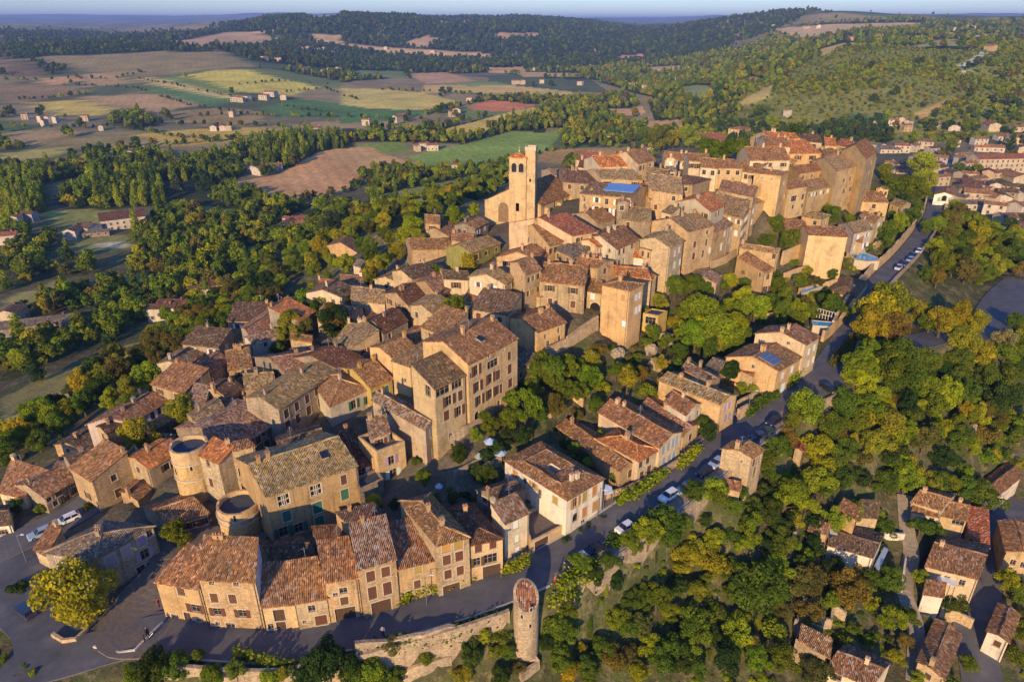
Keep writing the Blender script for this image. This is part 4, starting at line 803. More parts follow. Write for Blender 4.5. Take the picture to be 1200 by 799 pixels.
H('mossy roof left of the market hall','xr',(20,335),(110,350),(95,285),5,'t','y',ch=1)
H('house with orange roof behind the blue roof','xr',(-10,262),(62,245),(28,192),6,'c','b',wa=(2,2),ch=1,sh='b')
H('small hipped tan house below the long cliff house','hc',(690,482),(772,497),(808,482),5,'o','y',ch=0,wa=(2,1),sh='')
rbh=H('massive stone garden house with curved blank wall above the pool','xr',(718,563),(884,573),(868,535),150,'o','b',W='b 870 640 .7 1.2 0',ch=0,keep=True,nick='the massive house with blank wall')
H('red-brown roofed wing of the massive garden house','xr',(622,540),(716,550),(700,505),4,'t','b',ch=0,wa=(2,1),sh='')
H('low ochre garden building with shed roof and orange chimney','xr',(425,618),(588,645),(595,625),5,'o','y',W='a 570 655 .9 1.3 1',sh='b',ch=1)
H('steep lean-to house with bare ochre wall in the gardens','sr',(413,655),(535,722),(455,635),70,'o','b',C=(568,705),ch=0,keep=True,nick='the lean-to house in the gardens')
H('small gabled hut among the trees below the cliff','yc',(215,748),(325,772),(346,737),32,'t','f',W='',ch=0,name='hut',cat='hut',nick='the gabled hut below the cliff')
fr(950,120,3.996)
H('ochre house with low windows below the end of the mansion','xr',(243,462),(365,470),(330,418),40,'o','b',wa=(3,1),ch=1,sh='b',nick='the ochre house below the mansion')
H('tiny gabled house against the trees east of the mansion','yc',(308,402),(346,408),(378,412),4,'o','b',ch=0)
H('small ochre house with flat lichened roof near the trees','xr',(372,472),(428,490),(450,466),35,'o','y',wa=(2,1),ch=0,sh='')
H('blue-grey gabled house above the garden terraces','yc',(130,570),(205,612),(266,582),62,'l','y',wa=(1,2),wb=(2,2),ch=1,sh='w',nick='the blue-grey gabled house')
H('house with dark roof above the blue-grey gabled house','xr',(222,542),(300,566),(285,520),60,'c','p',wa=(2,2),ch=2,sh='w')
H('brown lean-to roof between the two terrace houses','sr',(180,640),(240,655),(250,610),4,'c','b',ch=0,name='outbuilding')
H('pale gabled villa with arched window beyond the ramp road','yc',(580,432),(668,436),(682,415),50,'w','b',W='a 625 450 1.6 2.0 4;a 600 455 .8 1.2 1;a 650 455 .8 1.2 1',sh='u',ch=0,nick='the pale villa beyond the ramp road')
# ================================================================ the hamlet at the lower right
fr(900,560,3.343)
H('tiny mono-pitch stone house at the top of the hamlet','sr',(268,112),(345,160),(297,78),58,'o','b',C=(358,115),ch=0,keep=True,name='cottage')
H('roofless-looking brown shed behind the tiny mono-pitch house','sr',(352,150),(430,155),(440,88),3.2,'t','n',ch=0,name='shed',cat='shed')
H('low white-walled house with broad flat brown roof','xc',(235,262),(410,310),(452,222),38,'w','n',W='b 425 270 1.2 1.6 0',sh='',ch=0,pitch=.14,keep=True,nick='the broad flat brown roof')
H('small red-roofed shed left of the broad flat roof','sr',(158,200),(230,217),(246,182),30,'t','p',ch=0,name='shed',cat='shed')
H('long pale roof house at the north of the hamlet','xr',(563,92),(678,125),(712,78),40,'c','b',ch=1)
H('low lean-to with white wall in front of the north hamlet house','sr',(565,130),(668,152),(675,118),32,'w','b',W='a 640 165 .8 1.1 0',ch=0,name='annexe',cat='annexe')
H('ochre hamlet house with large white window','xr',(680,145),(778,165),(790,108),62,'o','b',W='a 752 172 1.9 1.3 5;a 735 245 .9 1.2 0',sh='',ch=1,nick='the hamlet house with white window')
H('house with bright red lichened roof in the hamlet','sr',(778,208),(862,268),(782,110),4,'t','r',C=(862,122),ch=0,keep=True)
H('long hamlet house with pinkish roof and small white chimney','xr',(618,342),(825,394),(857,300),46,'c','p',ch=1,W='a 700 395 .9 1.3 0;a 760 410 .9 1.3 0',sh='',nick='the long pinkish hamlet roof')
H('small pale hamlet annexe with mono-pitch roof','sr',(610,450),(688,463),(698,410),60,'w','b',ch=0,name='annexe',cat='annexe')
H('gabled hamlet house with chimney near the bottom edge','yc',(588,720),(690,790),(755,612),60,'t','p',ch=1,keep=True)
H('pale-gabled house with brown roof wedged beside the lower street','yc',(860,602),(942,642),(985,530),76,'w','b',ch=0,keep=True,nick='the wedge house by the lower street')
H('house with mottled roof at the right edge across the street','yd',(935,288),(1060,312),(905,165),92,'o','b',W='a 960 330 .9 1.2 0;a 1000 340 .9 1.2 0;a 962 370 .9 1.3 0;a 945 392 1.1 1.3 0',sh='',ch=0,keep=True)
H('white-gabled villa at the right edge above the street','yc',(848,10),(907,62),(993,-10),42,'w','b',W='b 930 40 1.0 1.4 1;b 965 15 1.0 1.4 1',sh='w',ch=0,keep=True,nick='the white-gabled villa')
H('ruined stone cottage with partly fallen roof','sr',(110,627),(228,692),(130,572),62,'k','p',C=(250,632),ch=1,keep=True,name='cottage')
H('big brown-roofed house at the bottom edge of the hamlet','xr',(232,742),(410,815),(452,748),52,'c','p',W='a 270 780 1.2 1.2 0',sh='',ch=1,nick='the big brown roof at the bottom edge')

INFILL([(200,450),(300,385),(330,400),(420,340),(480,335),(540,350),(600,350),(640,380),(560,400),(470,430),(380,520),(300,500),(260,520)], 26, 3)
INFILL([(600,345),(630,305),(700,290),(800,240),(880,190),(900,235),(830,300),(760,330),(700,350),(640,390),(600,370)], 20, 5)
INFILL([(660,170),(860,165),(960,160),(1000,190),(930,215),(800,205),(680,215)], 14, 7)
INFILL([(60,580),(200,470),(240,520),(180,560),(120,590)], 5, 9)
# ---------------------------------------------------------------- the ground sheet
def poly_world(pix):                              # photo outline -> outline on the ground
    return np.array([hit(u, v)[:2] for u, v in pix])
def inpoly(X, Y, P):
    r = np.zeros(X.shape, bool); n = len(P); j = n-1
    for i in range(n):
        xi, yi, xj, yj = P[i][0], P[i][1], P[j][0], P[j][1]
        c = ((yi > Y) != (yj > Y)) & (X < (xj-xi)*(Y-yi)/((yj-yi) if yj != yi else 1e-9) + xi); r ^= c; j = i
    return r
def zz(fx, fy, s, pts): return [(fx + p[0]/s, fy + p[1]/s) for p in pts]
a0, a1 = (0,0,3), (400,0,3)
FIELDS = [  # outline, colour, furrows
 (zz(*a0,[(170,205),(560,180),(750,185),(900,235),(480,275),(240,240)]),(.15,.135,.085),.3),
 (zz(*a0,[(130,278),(260,270),(275,292),(150,298)]),(.27,.18,.13),.2),
 (zz(*a0,[(260,268),(400,252),(475,290),(330,308)]),(.22,.165,.115),.3),
 (zz(*a0,[(0,205),(130,225),(165,270),(60,275),(0,250)]),(.085,.07,.05),.3),(zz(*a0,[(0,300),(180,300),(300,320),(180,350),(0,370)]),(.14,.11,.08),.3),
 (zz(*a0,[(500,265),(560,275),(860,345),(820,352),(480,280)]),(.33,.27,.16),0),(zz(*a0,[(560,278),(630,272),(840,325),(800,335),(640,300)]),(.10,.16,.055),.2),
 (zz(*a0,[(645,265),(860,245),(1130,305),(1010,338),(850,325)]),(.42,.31,.085),.3),(zz(*a0,[(480,310),(600,308),(830,352),(730,375),(580,350)]),(.06,.13,.055),.3),
 (zz(*a0,[(290,340),(560,330),(700,370),(560,395),(330,365)]),(.25,.18,.12),.3),(zz(*a0,[(120,362),(270,350),(415,385),(330,410),(180,402)]),(.42,.28,.09),.2),
 (zz(*a0,[(870,245),(960,240),(1200,285),(1200,310),(1110,305)]),(.09,.13,.06),.2),(zz(*a0,[(920,375),(1060,348),(1200,365),(1200,415),(970,412)]),(.055,.12,.05),.3),
 (zz(*a0,[(0,470),(200,450),(270,470),(90,515),(0,510)]),(.22,.17,.11),.3),(zz(*a0,[(0,540),(220,515),(240,530),(60,577),(0,580)]),(.24,.23,.09),.2),
 (zz(*a0,[(230,490),(450,480),(480,520),(380,545),(230,500)]),(.17,.15,.08),.3),(zz(*a0,[(480,475),(700,455),(900,445),(1050,465),(860,490),(640,515),(560,500)]),(.31,.24,.075),.3),
 (zz(*a0,[(600,395),(780,380),(930,395),(900,440),(700,445),(620,420)]),(.19,.15,.085),.3),(zz(*a0,[(560,150),(820,110),(960,135),(950,160),(800,165),(660,165)]),(.26,.19,.14),.2),
 (zz(*a0,[(800,120),(960,105),(1000,112),(830,125)]),(.34,.25,.17),0),(zz(*a0,[(1075,120),(1200,125),(1200,165),(1110,150)]),(.30,.23,.16),0),(zz(*a0,[(1050,55),(1200,50),(1200,62),(1080,68)]),(.22,.17,.14),0),
 (zz(*a1,[(0,310),(150,312),(270,325),(430,362),(330,388),(100,382),(0,368)]),(.46,.29,.11),.2),(zz(*a1,[(0,370),(110,385),(330,392),(180,425),(0,435)]),(.055,.13,.05),.3),
 (zz(*a1,[(290,300),(560,296),(810,322),(800,345),(600,332),(280,328)]),(.40,.26,.12),.2),(zz(*a1,[(360,292),(540,288),(600,300),(450,304)]),(.12,.18,.07),.2),
 (zz(*a1,[(230,260),(370,255),(480,285),(300,295)]),(.30,.20,.14),.3),(zz(*a1,[(40,245),(220,250),(230,275),(60,270)]),(.10,.15,.07),.2),
 (zz(*a1,[(440,380),(510,352),(690,370),(600,392),(470,390)]),(.34,.14,.085),.4),(zz(*a1,[(310,470),(600,392),(695,374),(690,402),(560,435),(480,478),(380,480)]),(.36,.27,.085),.3),
 (zz(*a1,[(240,550),(460,500),(600,460),(720,468),(800,442),(720,530),(540,590),(300,600)]),(.13,.21,.055),.3),(zz(*a1,[(45,510),(200,498),(260,530),(120,550)]),(.13,.20,.055),.3),
 (zz(*a1,[(0,525),(60,515),(280,575),(200,600),(0,600)]),(.30,.19,.12),.4),(zz(*a1,[(700,530),(1090,515),(1100,535),(780,580),(690,570)]),(.24,.17,.085),.3),
 (zz(*a1,[(905,385),(1060,375),(1070,400),(960,408)]),(.36,.21,.13),.2),(zz(*a1,[(505,240),(640,234),(650,255),(520,257)]),(.34,.22,.12),.2),
 (zz(*a1,[(960,200),(1060,190),(1070,212),(980,215)]),(.36,.18,.12),.2),(zz(*a1,[(530,120),(690,115),(700,130),(560,142)]),(.26,.18,.12),0),(zz(*a1,[(1060,425),(1200,420),(1200,445),(1090,460)]),(.30,.21,.13),.2),
 (zz(*a1,[(0,150),(170,170),(380,180),(540,190),(520,208),(150,190),(0,165)]),(.32,.24,.16),0),(zz(*a1,[(320,70),(450,65),(450,82),(340,90)]),(.26,.19,.15),0),(zz(*a1,[(200,160),(300,125),(360,140),(300,170)]),(.28,.21,.15),0),
 (zz(*a1,[(420,385),(600,395),(480,420),(410,412)]),(.10,.14,.06),.2),(zz(*a1,[(610,255),(840,258),(840,272),(640,272)]),(.30,.22,.13),0),(zz(*a1,[(1040,235),(1200,232),(1200,250),(1080,252)]),(.30,.22,.13),0),
 ([(330,203),(380,176),(432,172),(478,192),(425,203),(404,226),(330,238),(262,217)],(.33,.205,.125),.5),([(378,181),(420,174),(470,188),(440,196),(400,190)],(.38,.23,.14),.4),
 ([(435,231),(475,222),(560,205),(570,214),(460,235)],(.15,.18,.07),.2),([(460,236),(500,232),(500,245),(465,245)],(.24,.19,.13),0),
 ([(284,291),(316,284),(319,300),(288,306)],(.10,.16,.06),.2),([(223,244),(253,242),(294,250),(269,259),(237,253)],(.13,.18,.075),.2),
 ([(45,249),(102,244),(140,249),(130,262),(78,274),(60,259)],(.17,.20,.075),.2),([(78,280),(150,275),(160,290),(95,295)],(.15,.17,.075),0),([(105,286),(145,283),(148,290),(120,291)],(.30,.29,.27),0),
 ([(0,494),(91,447),(176,400),(190,404),(132,430),(83,469),(16,500),(0,524)],(.36,.30,.12),.2),([(0,468),(50,440),(105,425),(150,404),(176,398),(91,446),(0,492)],(.17,.16,.08),.2),
 ([(6,351),(69,327),(76,342),(20,362),(0,372)],(.19,.19,.09),.2),([(120,322),(162,322),(172,331),(135,336)],(.18,.19,.08),.2),([(60,215),(110,205),(200,190),(205,197),(120,212),(70,232)],(.17,.16,.095),.2),
 ([(120,420),(185,396),(195,405),(150,425)],(.33,.27,.12),0),
 (zz(800,0,3,[(420,190),(560,152),(630,150),(500,200)]),(.36,.26,.10),.2),(zz(800,0,3,[(310,105),(480,90),(840,80),(840,92),(600,110),(420,140),(360,125)]),(.34,.25,.17),0),(zz(800,0,3,[(810,168),(880,142),(960,138),(1010,165)]),(.22,.22,.085),.2),
 (zz(800,0,3,[(760,130),(860,125),(850,145),(790,145)]),(.38,.26,.13),0),(zz(800,0,3,[(1000,125),(1120,118),(1125,135),(1030,140)]),(.40,.26,.13),0),(zz(800,0,3,[(800,400),(950,340),(960,350),(860,415)]),(.30,.22,.11),0),
 (zz(800,0,3,[(180,368),(310,300),(335,300),(300,335),(380,312),(220,378)]),(.26,.23,.10),0),(zz(800,0,3,[(0,300),(100,305),(110,345),(30,350),(0,330)]),(.14,.18,.08),.2),(zz(800,0,3,[(160,290),(250,268),(300,285),(200,300)]),(.28,.22,.12),0),
 (zz(800,0,3,[(965,260),(985,225),(1060,182),(1062,190),(1000,235),(990,265)]),(.62,.58,.50),0),(zz(800,0,3,[(880,118),(1000,110),(1000,120),(890,125)]),(.40,.28,.12),0)]
FW = [(poly_world(p), c, r) for p, c, r in FIELDS]
WOODS = [  # far woods as outlines in the photo: (outline, spacing m, size m, species mix)
 ([(0,54),(75,50),(150,50),(235,56),(250,62),(60,66),(0,72)],15,9,'d'),([(40,70),(80,80),(70,88),(0,90),(0,75)],18,9,'d'),
 ([(235,56),(300,52),(330,50),(470,64),(560,72),(640,76),(700,78),(600,84),(420,84),(300,72)],17,10,'d'),
 ([(0,34),(200,36),(300,26),(330,40),(190,48),(0,50)],24,11,'d'),
 ([(300,26),(440,16),(560,17),(700,22),(800,30),(850,42),(860,60),(700,76),(560,68),(450,60),(340,46)],21,12,'d'),
 ([(700,76),(860,60),(900,44),(960,66),(900,98),(850,118),(780,124),(740,100)],16,9,'m'),
 ([(880,100),(960,66),(1010,52),(1080,58),(1140,60),(1200,42),(1200,140),(1130,150),(1060,142),(1000,132),(940,150),(880,172),(820,170),(800,150),(860,125)],7.6,5.4,'h'),
 ([(300,80),(400,84),(560,86),(700,80),(760,95),(640,92),(560,78),(420,95),(380,100)],15,8,'m'),
 ([(400,150),(470,155),(540,146),(560,140),(590,146),(640,140),(640,155),(560,170),(520,168),(400,166)],10,7,'m'),
 ([(590,140),(660,118),(720,112),(730,120),(750,122),(720,138),(660,150),(600,152)],10,7,'m'),
 ([(660,150),(720,140),(760,150),(740,168),(660,172)],9,7,'m'),([(560,118),(640,110),(700,118),(690,124),(620,122),(570,124)],10,6,'m'),
 ([(760,120),(820,110),(880,118),(850,150),(800,165),(770,150)],9,6,'m'),([(700,96),(800,84),(900,90),(860,118),(760,112)],11,7,'m'),
 ([(130,136),(170,132),(190,148),(150,152),(138,148)],9,7,'m'),([(0,160),(20,168),(30,175),(0,178)],9,7,'m'),
 ([(60,195),(140,175),(200,182),(210,200),(110,208),(60,215),(0,208),(0,195)],9,7,'m'),
 ([(300,168),(340,158),(400,160),(420,172),(378,178),(330,200),(300,200)],7.5,7,'p'),([(200,196),(300,168),(310,190),(262,216),(330,237),(300,250),(240,240),(200,240),(90,245),(66,238),(70,222)],7.5,7,'m'),
 ([(80,214),(160,192),(180,196),(196,240),(120,246),(76,240)],7,8,'p'),([(0,208),(52,206),(56,252),(0,268)],6,7,'P'),
 ([(402,184),(440,184),(500,200),(470,215),(425,210)],8,6,'m'),
 ([(0,262),(60,278),(70,300),(130,318),(40,330),(0,345)],8,7,'m'),([(150,262),(230,240),(300,252),(330,242),(400,240),(440,250),(330,300),(330,280),(280,300),(220,330),(150,320),(165,300)],6.6,7,'m'),
 ([(430,215),(560,190),(600,196),(600,214),(540,222),(480,250),(440,250)],8,6,'m'),
 ([(70,345),(130,330),(180,335),(240,320),(300,300),(330,305),(260,330),(150,400),(60,425),(0,450),(0,380)],6.2,6.3,'m'),
 ([(640,178),(660,176),(760,182),(780,184),(660,190)],7,5,'m'),([(830,140),(900,150),(960,150),(1000,140),(1040,150),(1050,165),(1000,176),(930,166),(850,170)],8,7,'d'),
 ([(960,28),(1200,22),(1200,42),(1140,60),(1080,58),(1010,52),(960,66),(900,98),(860,62),(900,40)],21,9,'m'),
 ([(1040,150),(1110,150),(1200,140),(1200,152),(1120,168),(1060,170)],9,6,'h'),([(420,60),(520,62),(520,66),(430,66)],15,8,'d')]
HEDGES = [([(0,240*.0+118),(60,116),(110,110)],9,6),([(160,92),(285,116),(380,132)],12,4),([(300,115),(380,103),(420,118)],12,4),([(60,100),(160,104),(240,128),(330,138)],13,4),([(230,137),(300,135),(360,138),(480,140)],11,5),
 ([(480,140),(520,128),(560,120),(660,117)],9,6),([(0,150),(100,150),(200,146),(330,150),(400,142)],12,5),([(400,100),(470,107),(560,112),(600,120)],10,5),([(150,152),(240,165),(330,158)],10,5),([(0,195),(80,185),(150,172),(300,165)],9,6),
 ([(440,196),(500,200),(560,196),(640,178),(700,172),(770,176)],8,5),([(330,240),(400,228),(440,210),(520,205)],7,5),([(280,100),(330,96),(400,100)],12,4),([(500,72),(640,66),(760,60)],18,6),([(0,95),(140,92),(170,84)],14,5),([(600,70),(680,82),(760,80)],14,6)]
WW = [(poly_world(p), s, r, k) for p, s, r, k in WOODS]
def lines(dense0, dense1, step, far, grow):
    L = list(np.arange(dense0, dense1+step, step)); s = step
    while L[-1] < far[1]: s *= grow; L.append(L[-1]+s)
    s = step; pre = []; q = dense0
    while q > far[0]: s *= grow; q -= s; pre.append(q)
    return np.array(pre[::-1] + L)
LX = lines(-150, 230, 1.8, (-16000, 17000), 1.045); LY = lines(44, 330, 1.8, (-60, 26000), 1.0155)
XX, YY = np.meshgrid(LX, LY); ZZ = raw_z(XX, YY); ZZ = carve(XX, YY, ZZ)
# level ground inside each house
for f, zb_ in PADL:
    f = np.array(f); lo, hi = f.min(0)-.5, f.max(0)+.5; i0_, i1_ = np.searchsorted(LX, lo[0]), np.searchsorted(LX, hi[0]); j0_, j1_ = np.searchsorted(LY, lo[1]), np.searchsorted(LY, hi[1])
    if i1_ <= i0_ or j1_ <= j0_: continue
    sl_ = (slice(j0_, j1_), slice(i0_, i1_)); c_ = f.mean(0); m = inpoly(XX[sl_], YY[sl_], c_+(f-c_)*1.08); Zs = ZZ[sl_]; Zs[m] = np.minimum(Zs[m], zb_); ZZ[sl_] = Zs
n_ = XX.size; land = np.ones((n_, 4)); rows = np.zeros(n_); rough_ = (1-sstep(300, 480, YY.ravel()))*1.0
X1, Y1 = XX.ravel(), YY.ravel()
w_ = vnoise(X1, Y1, 140, 11)[:,None]*.5+.5; w2 = vnoise(X1, Y1, 35, 12)[:,None]*.5+.5
land[:,:3] = np.array([.085,.10,.042])*(1-w_) + np.array([.20,.165,.085])*w_
far_ = (sstep(350, 900, Y1)*1.0)[:,None]
near_c = np.array([.15,.115,.07])*(1-w2) + np.array([.075,.082,.032])*w2
nearw = (1-sstep(260, 420, Y1))[:,None]*(np.abs(X1) < 600)[:,None]
land[:,:3] = land[:,:3]*(1-nearw) + near_c*nearw
# farmed patchwork beyond the measured fields
cell = np.floor(X1/150 + vnoise(X1,Y1,300,21)*1.2) * 7.13 + np.floor(Y1/190 + vnoise(X1,Y1,260,22)*1.1) * 3.71
hsh = np.sin(cell*12.9898)*43758.5453; hsh = hsh - np.floor(hsh)
pal = np.array([(.30,.24,.10),(.13,.18,.05),(.36,.28,.12),(.22,.19,.09),(.40,.30,.13),(.10,.13,.05),(.32,.25,.12)])
pc = pal[(hsh*7).astype(int) % 7]; far_ = sstep(480, 700, Y1)[:,None]; land[:,:3] = land[:,:3]*(1-far_*.85) + pc*far_*.85
for P in ([(190,745),(215,640),(200,560),(240,460),(300,400),(420,330),(560,240),(700,170),(1000,165),(1020,215),(930,262),(880,280),(800,318),(700,345),(640,420),(560,520),(600,560),(640,600),(600,680),(430,730)], [(0,640),(60,560),(180,500),(240,560),(230,660),(180,745),(60,760)]):
    m = inpoly(X1, Y1, poly_world(P)); land[m,:3] = land[m,:3]*.3 + np.array([.15,.125,.10])*.7; rough_[m] *= .3
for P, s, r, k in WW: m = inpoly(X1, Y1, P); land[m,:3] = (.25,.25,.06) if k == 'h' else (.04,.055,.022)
for P, c, r in FW: m = inpoly(X1, Y1, P); land[m,:3] = np.minimum(np.array([c[0]*2.0, c[1]*(1.78 if c[0] > c[1] else 1.7), c[2]*1.15]), .66); rows[m] = r; rough_[m] *= .25
vdist = sstep(4500, 9000, Y1)[:,None]; land[:,:3] = land[:,:3]*(1-vdist*.5) + np.array([.09,.10,.055])*vdist*.5
me = bpy.data.meshes.new('terrain'); nx, ny = len(LX), len(LY)
co = np.stack([X1, Y1, ZZ.ravel()], 1).astype(np.float32)
ii = (np.arange(ny-1)[:,None]*nx + np.arange(nx-1)[None,:]).ravel()
fc = np.stack([ii, ii+1, ii+1+nx, ii+nx], 1).astype(np.int32)
me.vertices.add(n_); me.vertices.foreach_set('co', co.ravel()); me.loops.add(fc.size); me.loops.foreach_set('vertex_index', fc.ravel())
me.polygons.add(len(fc)); me.polygons.foreach_set('loop_start', np.arange(0, fc.size, 4, dtype=np.int32)); me.polygons.foreach_set('loop_total', np.full(len(fc), 4, dtype=np.int32))
me.update(calc_edges=True); me.polygons.foreach_set('use_smooth', [True]*len(fc))
ca = me.attributes.new('land', 'FLOAT_COLOR', 'POINT'); ca.data.foreach_set('color', land.astype(np.float32).ravel())
ra = me.attributes.new('rows', 'FLOAT', 'POINT'); ra.data.foreach_set('value', rows.astype(np.float32))
me.attributes.new('rough_ground', 'FLOAT', 'POINT').data.foreach_set('value', rough_.astype(np.float32))
tag(put('terrain', me, M['ground']), kind='structure')
# ---------------------------------------------------------------- roads
def ribbon(name, L, half, mat, dz=.0, off=0.0, th=.25, kind='structure', smoothz=True):
    b = MB(); n = len(L); prev = None
    for i in range(n):
        p = L[max(i-1,0)]; q = L[min(i+1,n-1)]; dx, dy = q[0]-p[0], q[1]-p[1]; l = math.hypot(dx, dy); nx_, ny_ = -dy/l, dx/l
        c = L[i]; h = half if not callable(half) else half(i/(n-1))
        a = (c[0]+nx_*(off+h), c[1]+ny_*(off+h), c[2]+dz); d = (c[0]+nx_*(off-h), c[1]+ny_*(off-h), c[2]+dz)
        if prev:
            a0_, d0_ = prev; b.face([d0_, d, a, a0_]); 
            for s, t in ((a0_, a), (d, d0_)): b.face([s, t, (t[0],t[1],t[2]-th), (s[0],s[1],s[2]-th)])
        prev = (a, d)
    o = b.build(name, mat); 
    if kind: o['kind'] = kind
    return o
ribbon('main_road', MAIN, 3.3, M['asphalt'], .06); ribbon('ramp_road', RAMP, 2.5, M['asphalt'], .064); ribbon('square_road', SQUARE, 3.8, M['pave'], .068); ribbon('side_road', LEFTR, 3.2, M['asphalt'], .072)
ribbon('yard', YARD, 5.0, M['asphalt'], .05); ribbon('lower_street', LOW, 3.0, M['asphalt'], .06); ribbon('garden_lane', LANE, 1.3, M['gravel'], .06); ribbon('car_park', PARK, 5.0, M['asphalt'], .055); ribbon('town_street', TOWNR, 3.5, M['asphalt'], .3)
part = [p for p in MAIN if 22 <= 0 or True]
i0 = int(np.argmin([math.dist(p[:2], onz(190,741,0)) for p in MAIN])); i1 = int(np.argmin([math.dist(p[:2], onz(930,462,8.2)) for p in MAIN]))
i2 = int(np.argmin([math.dist(p[:2], onz(640,660,2.5)) for p in MAIN]))
SEG = MAIN[i0:i1]
ribbon('pavement', SEG, .55, M['pave'], .18, 3.85, .2)
ribbon('parking_strip', MAIN[i2:i1], 1.15, M['gravel'], .075, -3.1, .1)

M['kerb'] = mat_flat('kerb_stone', (.36,.34,.31), .85, .2, 2)
ribbon('kerb', SEG, .13, M['kerb'], .2, 3.3, .2); ribbon('kerb', MAIN[i0:i2], .13, M['kerb'], .14, -3.4, .2); ribbon('kerb', MAIN[i2:i1], .13, M['kerb'], .14, -4.35, .2)
# ---------------------------------------------------------------- round towers, church, walls
def cyl_wall(b, c, R, z0, z1, org, n=40, a0=0, a1=2*math.pi, mi=0, inner=None, R1=None, jag=0):
    R1 = R1 or R
    for i in range(n):
        t0, t1 = a0+(a1-a0)*i/n, a0+(a1-a0)*(i+1)/n
        zt0 = z1 + (jag*float(vnoise(t0*5,0,1,4)) if jag else 0); zt1 = z1 + (jag*float(vnoise(t1*5,0,1,4)) if jag else 0)
        P = lambda r, t, z: (c[0]+r*math.cos(t)-org[0], c[1]+r*math.sin(t)-org[1], z-org[2])
        b.face([P(R,t0,z0), P(R,t1,z0), P(R1,t1,zt1), P(R1,t0,zt0)], mi)
        if inner: b.face([P(R1,t0,zt0), P(R1,t1,zt1), P(R1-inner[0],t1,zt1), P(R1-inner[0],t0,zt0)], mi); b.face([P(R1-inner[0],t1,inner[1]), P(R1-inner[0],t0,inner[1]), P(R1-inner[0],t0,zt0), P(R1-inner[0],t1,zt1)], mi)
def disc(b, c, R, z, org, n=40, mi=0): b.face([(c[0]+R*math.cos(2*math.pi*i/n)-org[0], c[1]+R*math.sin(2*math.pi*i/n)-org[1], z-org[2]) for i in range(n)], mi)
def round_tower(label, ctop, rpx, hp, wc, floor_mat, slits=(), nick=None, lean=.96):
    ctop = px(ctop); R0 = rpx/FR[2]; base = (ctop[0] + (CX-ctop[0])*(hp/FR[2])/(CY+FPX/math.tan(PIT)-ctop[1]), ctop[1]+hp/FR[2]); g = hit(*base)
    d = ray(*ctop); s = math.hypot(g[0], g[1])/math.hypot(d[0], d[1]); z = CAMZ + d[2]*s
    dep = g[1]*CP - (g[2]-CAMZ)*SP; R = R0*(g[1]*CP-(z-CAMZ)*SP)/FPX; c = (g[0], g[1]); zb = gz(*c) - 2.5
    root = thing('round_tower', label, 'tower', (c[0], c[1], gz(*c))); org = (c[0], c[1], gz(*c)); col = WALLC[wc]
    b = MB(); cyl_wall(b, c, R/lean, zb, z-2.2, org, R1=R); b.build('wall', M['wall'], root, (0,0,0), 0, (col[0],col[1],col[2]*.85,.8))
    b = MB(); cyl_wall(b, c, R+.01, z-2.2, z, org, inner=(.36, z-.75), jag=.12); b.build('parapet', M['wall'], root, (0,0,0), 0, tuple(x*1.03 for x in col[:3])+(col[3],))
    b = MB(); cyl_wall(b, c, R+.16, z-2.45, z-2.2, org, inner=(.2, z-2.45)); cyl_wall(b, c, R/lean+.12, org[2]+3.4, org[2]+3.65, org, inner=(.3, org[2]+3.4)); b.build('string_course', M['stonetrim'], root)
    b = MB(); disc(b, c, R-.34, z-.75, org); b.build('terrace_floor', floor_mat, root)
    for a, zz_ in slits:
        b = MB(); b.box((0,-.02,0), (.32,.1,1.1), 0); b.box((0,.02,-.08), (.6,.1,1.26), 1)
        b.build('arrow_slit', (M['glass'], M['stonetrim']), root, (math.cos(a)*R*1.0, math.sin(a)*R*1.0, zz_), a+math.pi/2)
    NICK.append((*ctop, nick or label)); FOOT.append([(c[0]+R*math.cos(k*.785), c[1]+R*math.sin(k*.785)) for k in range(8)]); return root, c, R, z
fr(140,440,3.996)
round_tower('big round stone tower with dark sunken terrace on top',(322,318), 84, 212,'o',M['slate'],((-2.2,4.5),(-1.2,5.5)),'the big round tower')
round_tower('smaller round tower with flat parapeted terrace before the gold-stone house',(555,590), 96, 118,'o',M['slate'],((-1.4,3.6),),'the smaller round tower')
# the roadside turret: tall drum with a roof that slopes one way
fr(400,560,3.343)
g = hit(*px((722,622))); d = ray(*px((722,480))); s_ = math.hypot(g[0],g[1])/math.hypot(d[0],d[1]); zt_ = CAMZ+d[2]*s_
R_ = 50/3.343*(g[1]*CP-(zt_-CAMZ)*SP)/FPX; org = (g[0], g[1], gz(g[0], g[1])); root = thing('turret', 'tall round roadside turret with one-way sloping red tiled roof', 'tower', org)
b = MB(); n = 36
for i in range(n):
    t0, t1 = 2*math.pi*i/n, 2*math.pi*(i+1)/n; zt = lambda t: zt_ - .3 + 1.35*(1+math.sin(t-.35)) - org[2]
    P = lambda t, z, r=R_: (r*math.cos(t), r*math.sin(t), z)
    b.face([P(t0,-2.5,R_*1.06), P(t1,-2.5,R_*1.06), P(t1,zt(t1)), P(t0,zt(t0))]); b.face([P(t0,zt(t0)), P(t1,zt(t1)), P(t1,zt(t1),R_-.35), P(t0,zt(t0),R_-.35)])
b.build('wall', M['wall'], root, (0,0,0), 0, WALLC['k'])
b = MB(); e = R_*.93; zz0 = lambda x, y: zt_ - .3 + 1.35*(1 + (math.cos(.35)*y - math.sin(.35)*x)/R_) - org[2] - .12
q = [(e*math.cos(2*math.pi*i/24), e*math.sin(2*math.pi*i/24)) for i in range(24)]; b.face([(x, y, zz0(x,y)) for x, y in q], 0, [(x, y) for x, y in q]); b.build('roof', M['roof'], root, (0,0,0), 0, (.33,.16,.10,.6))
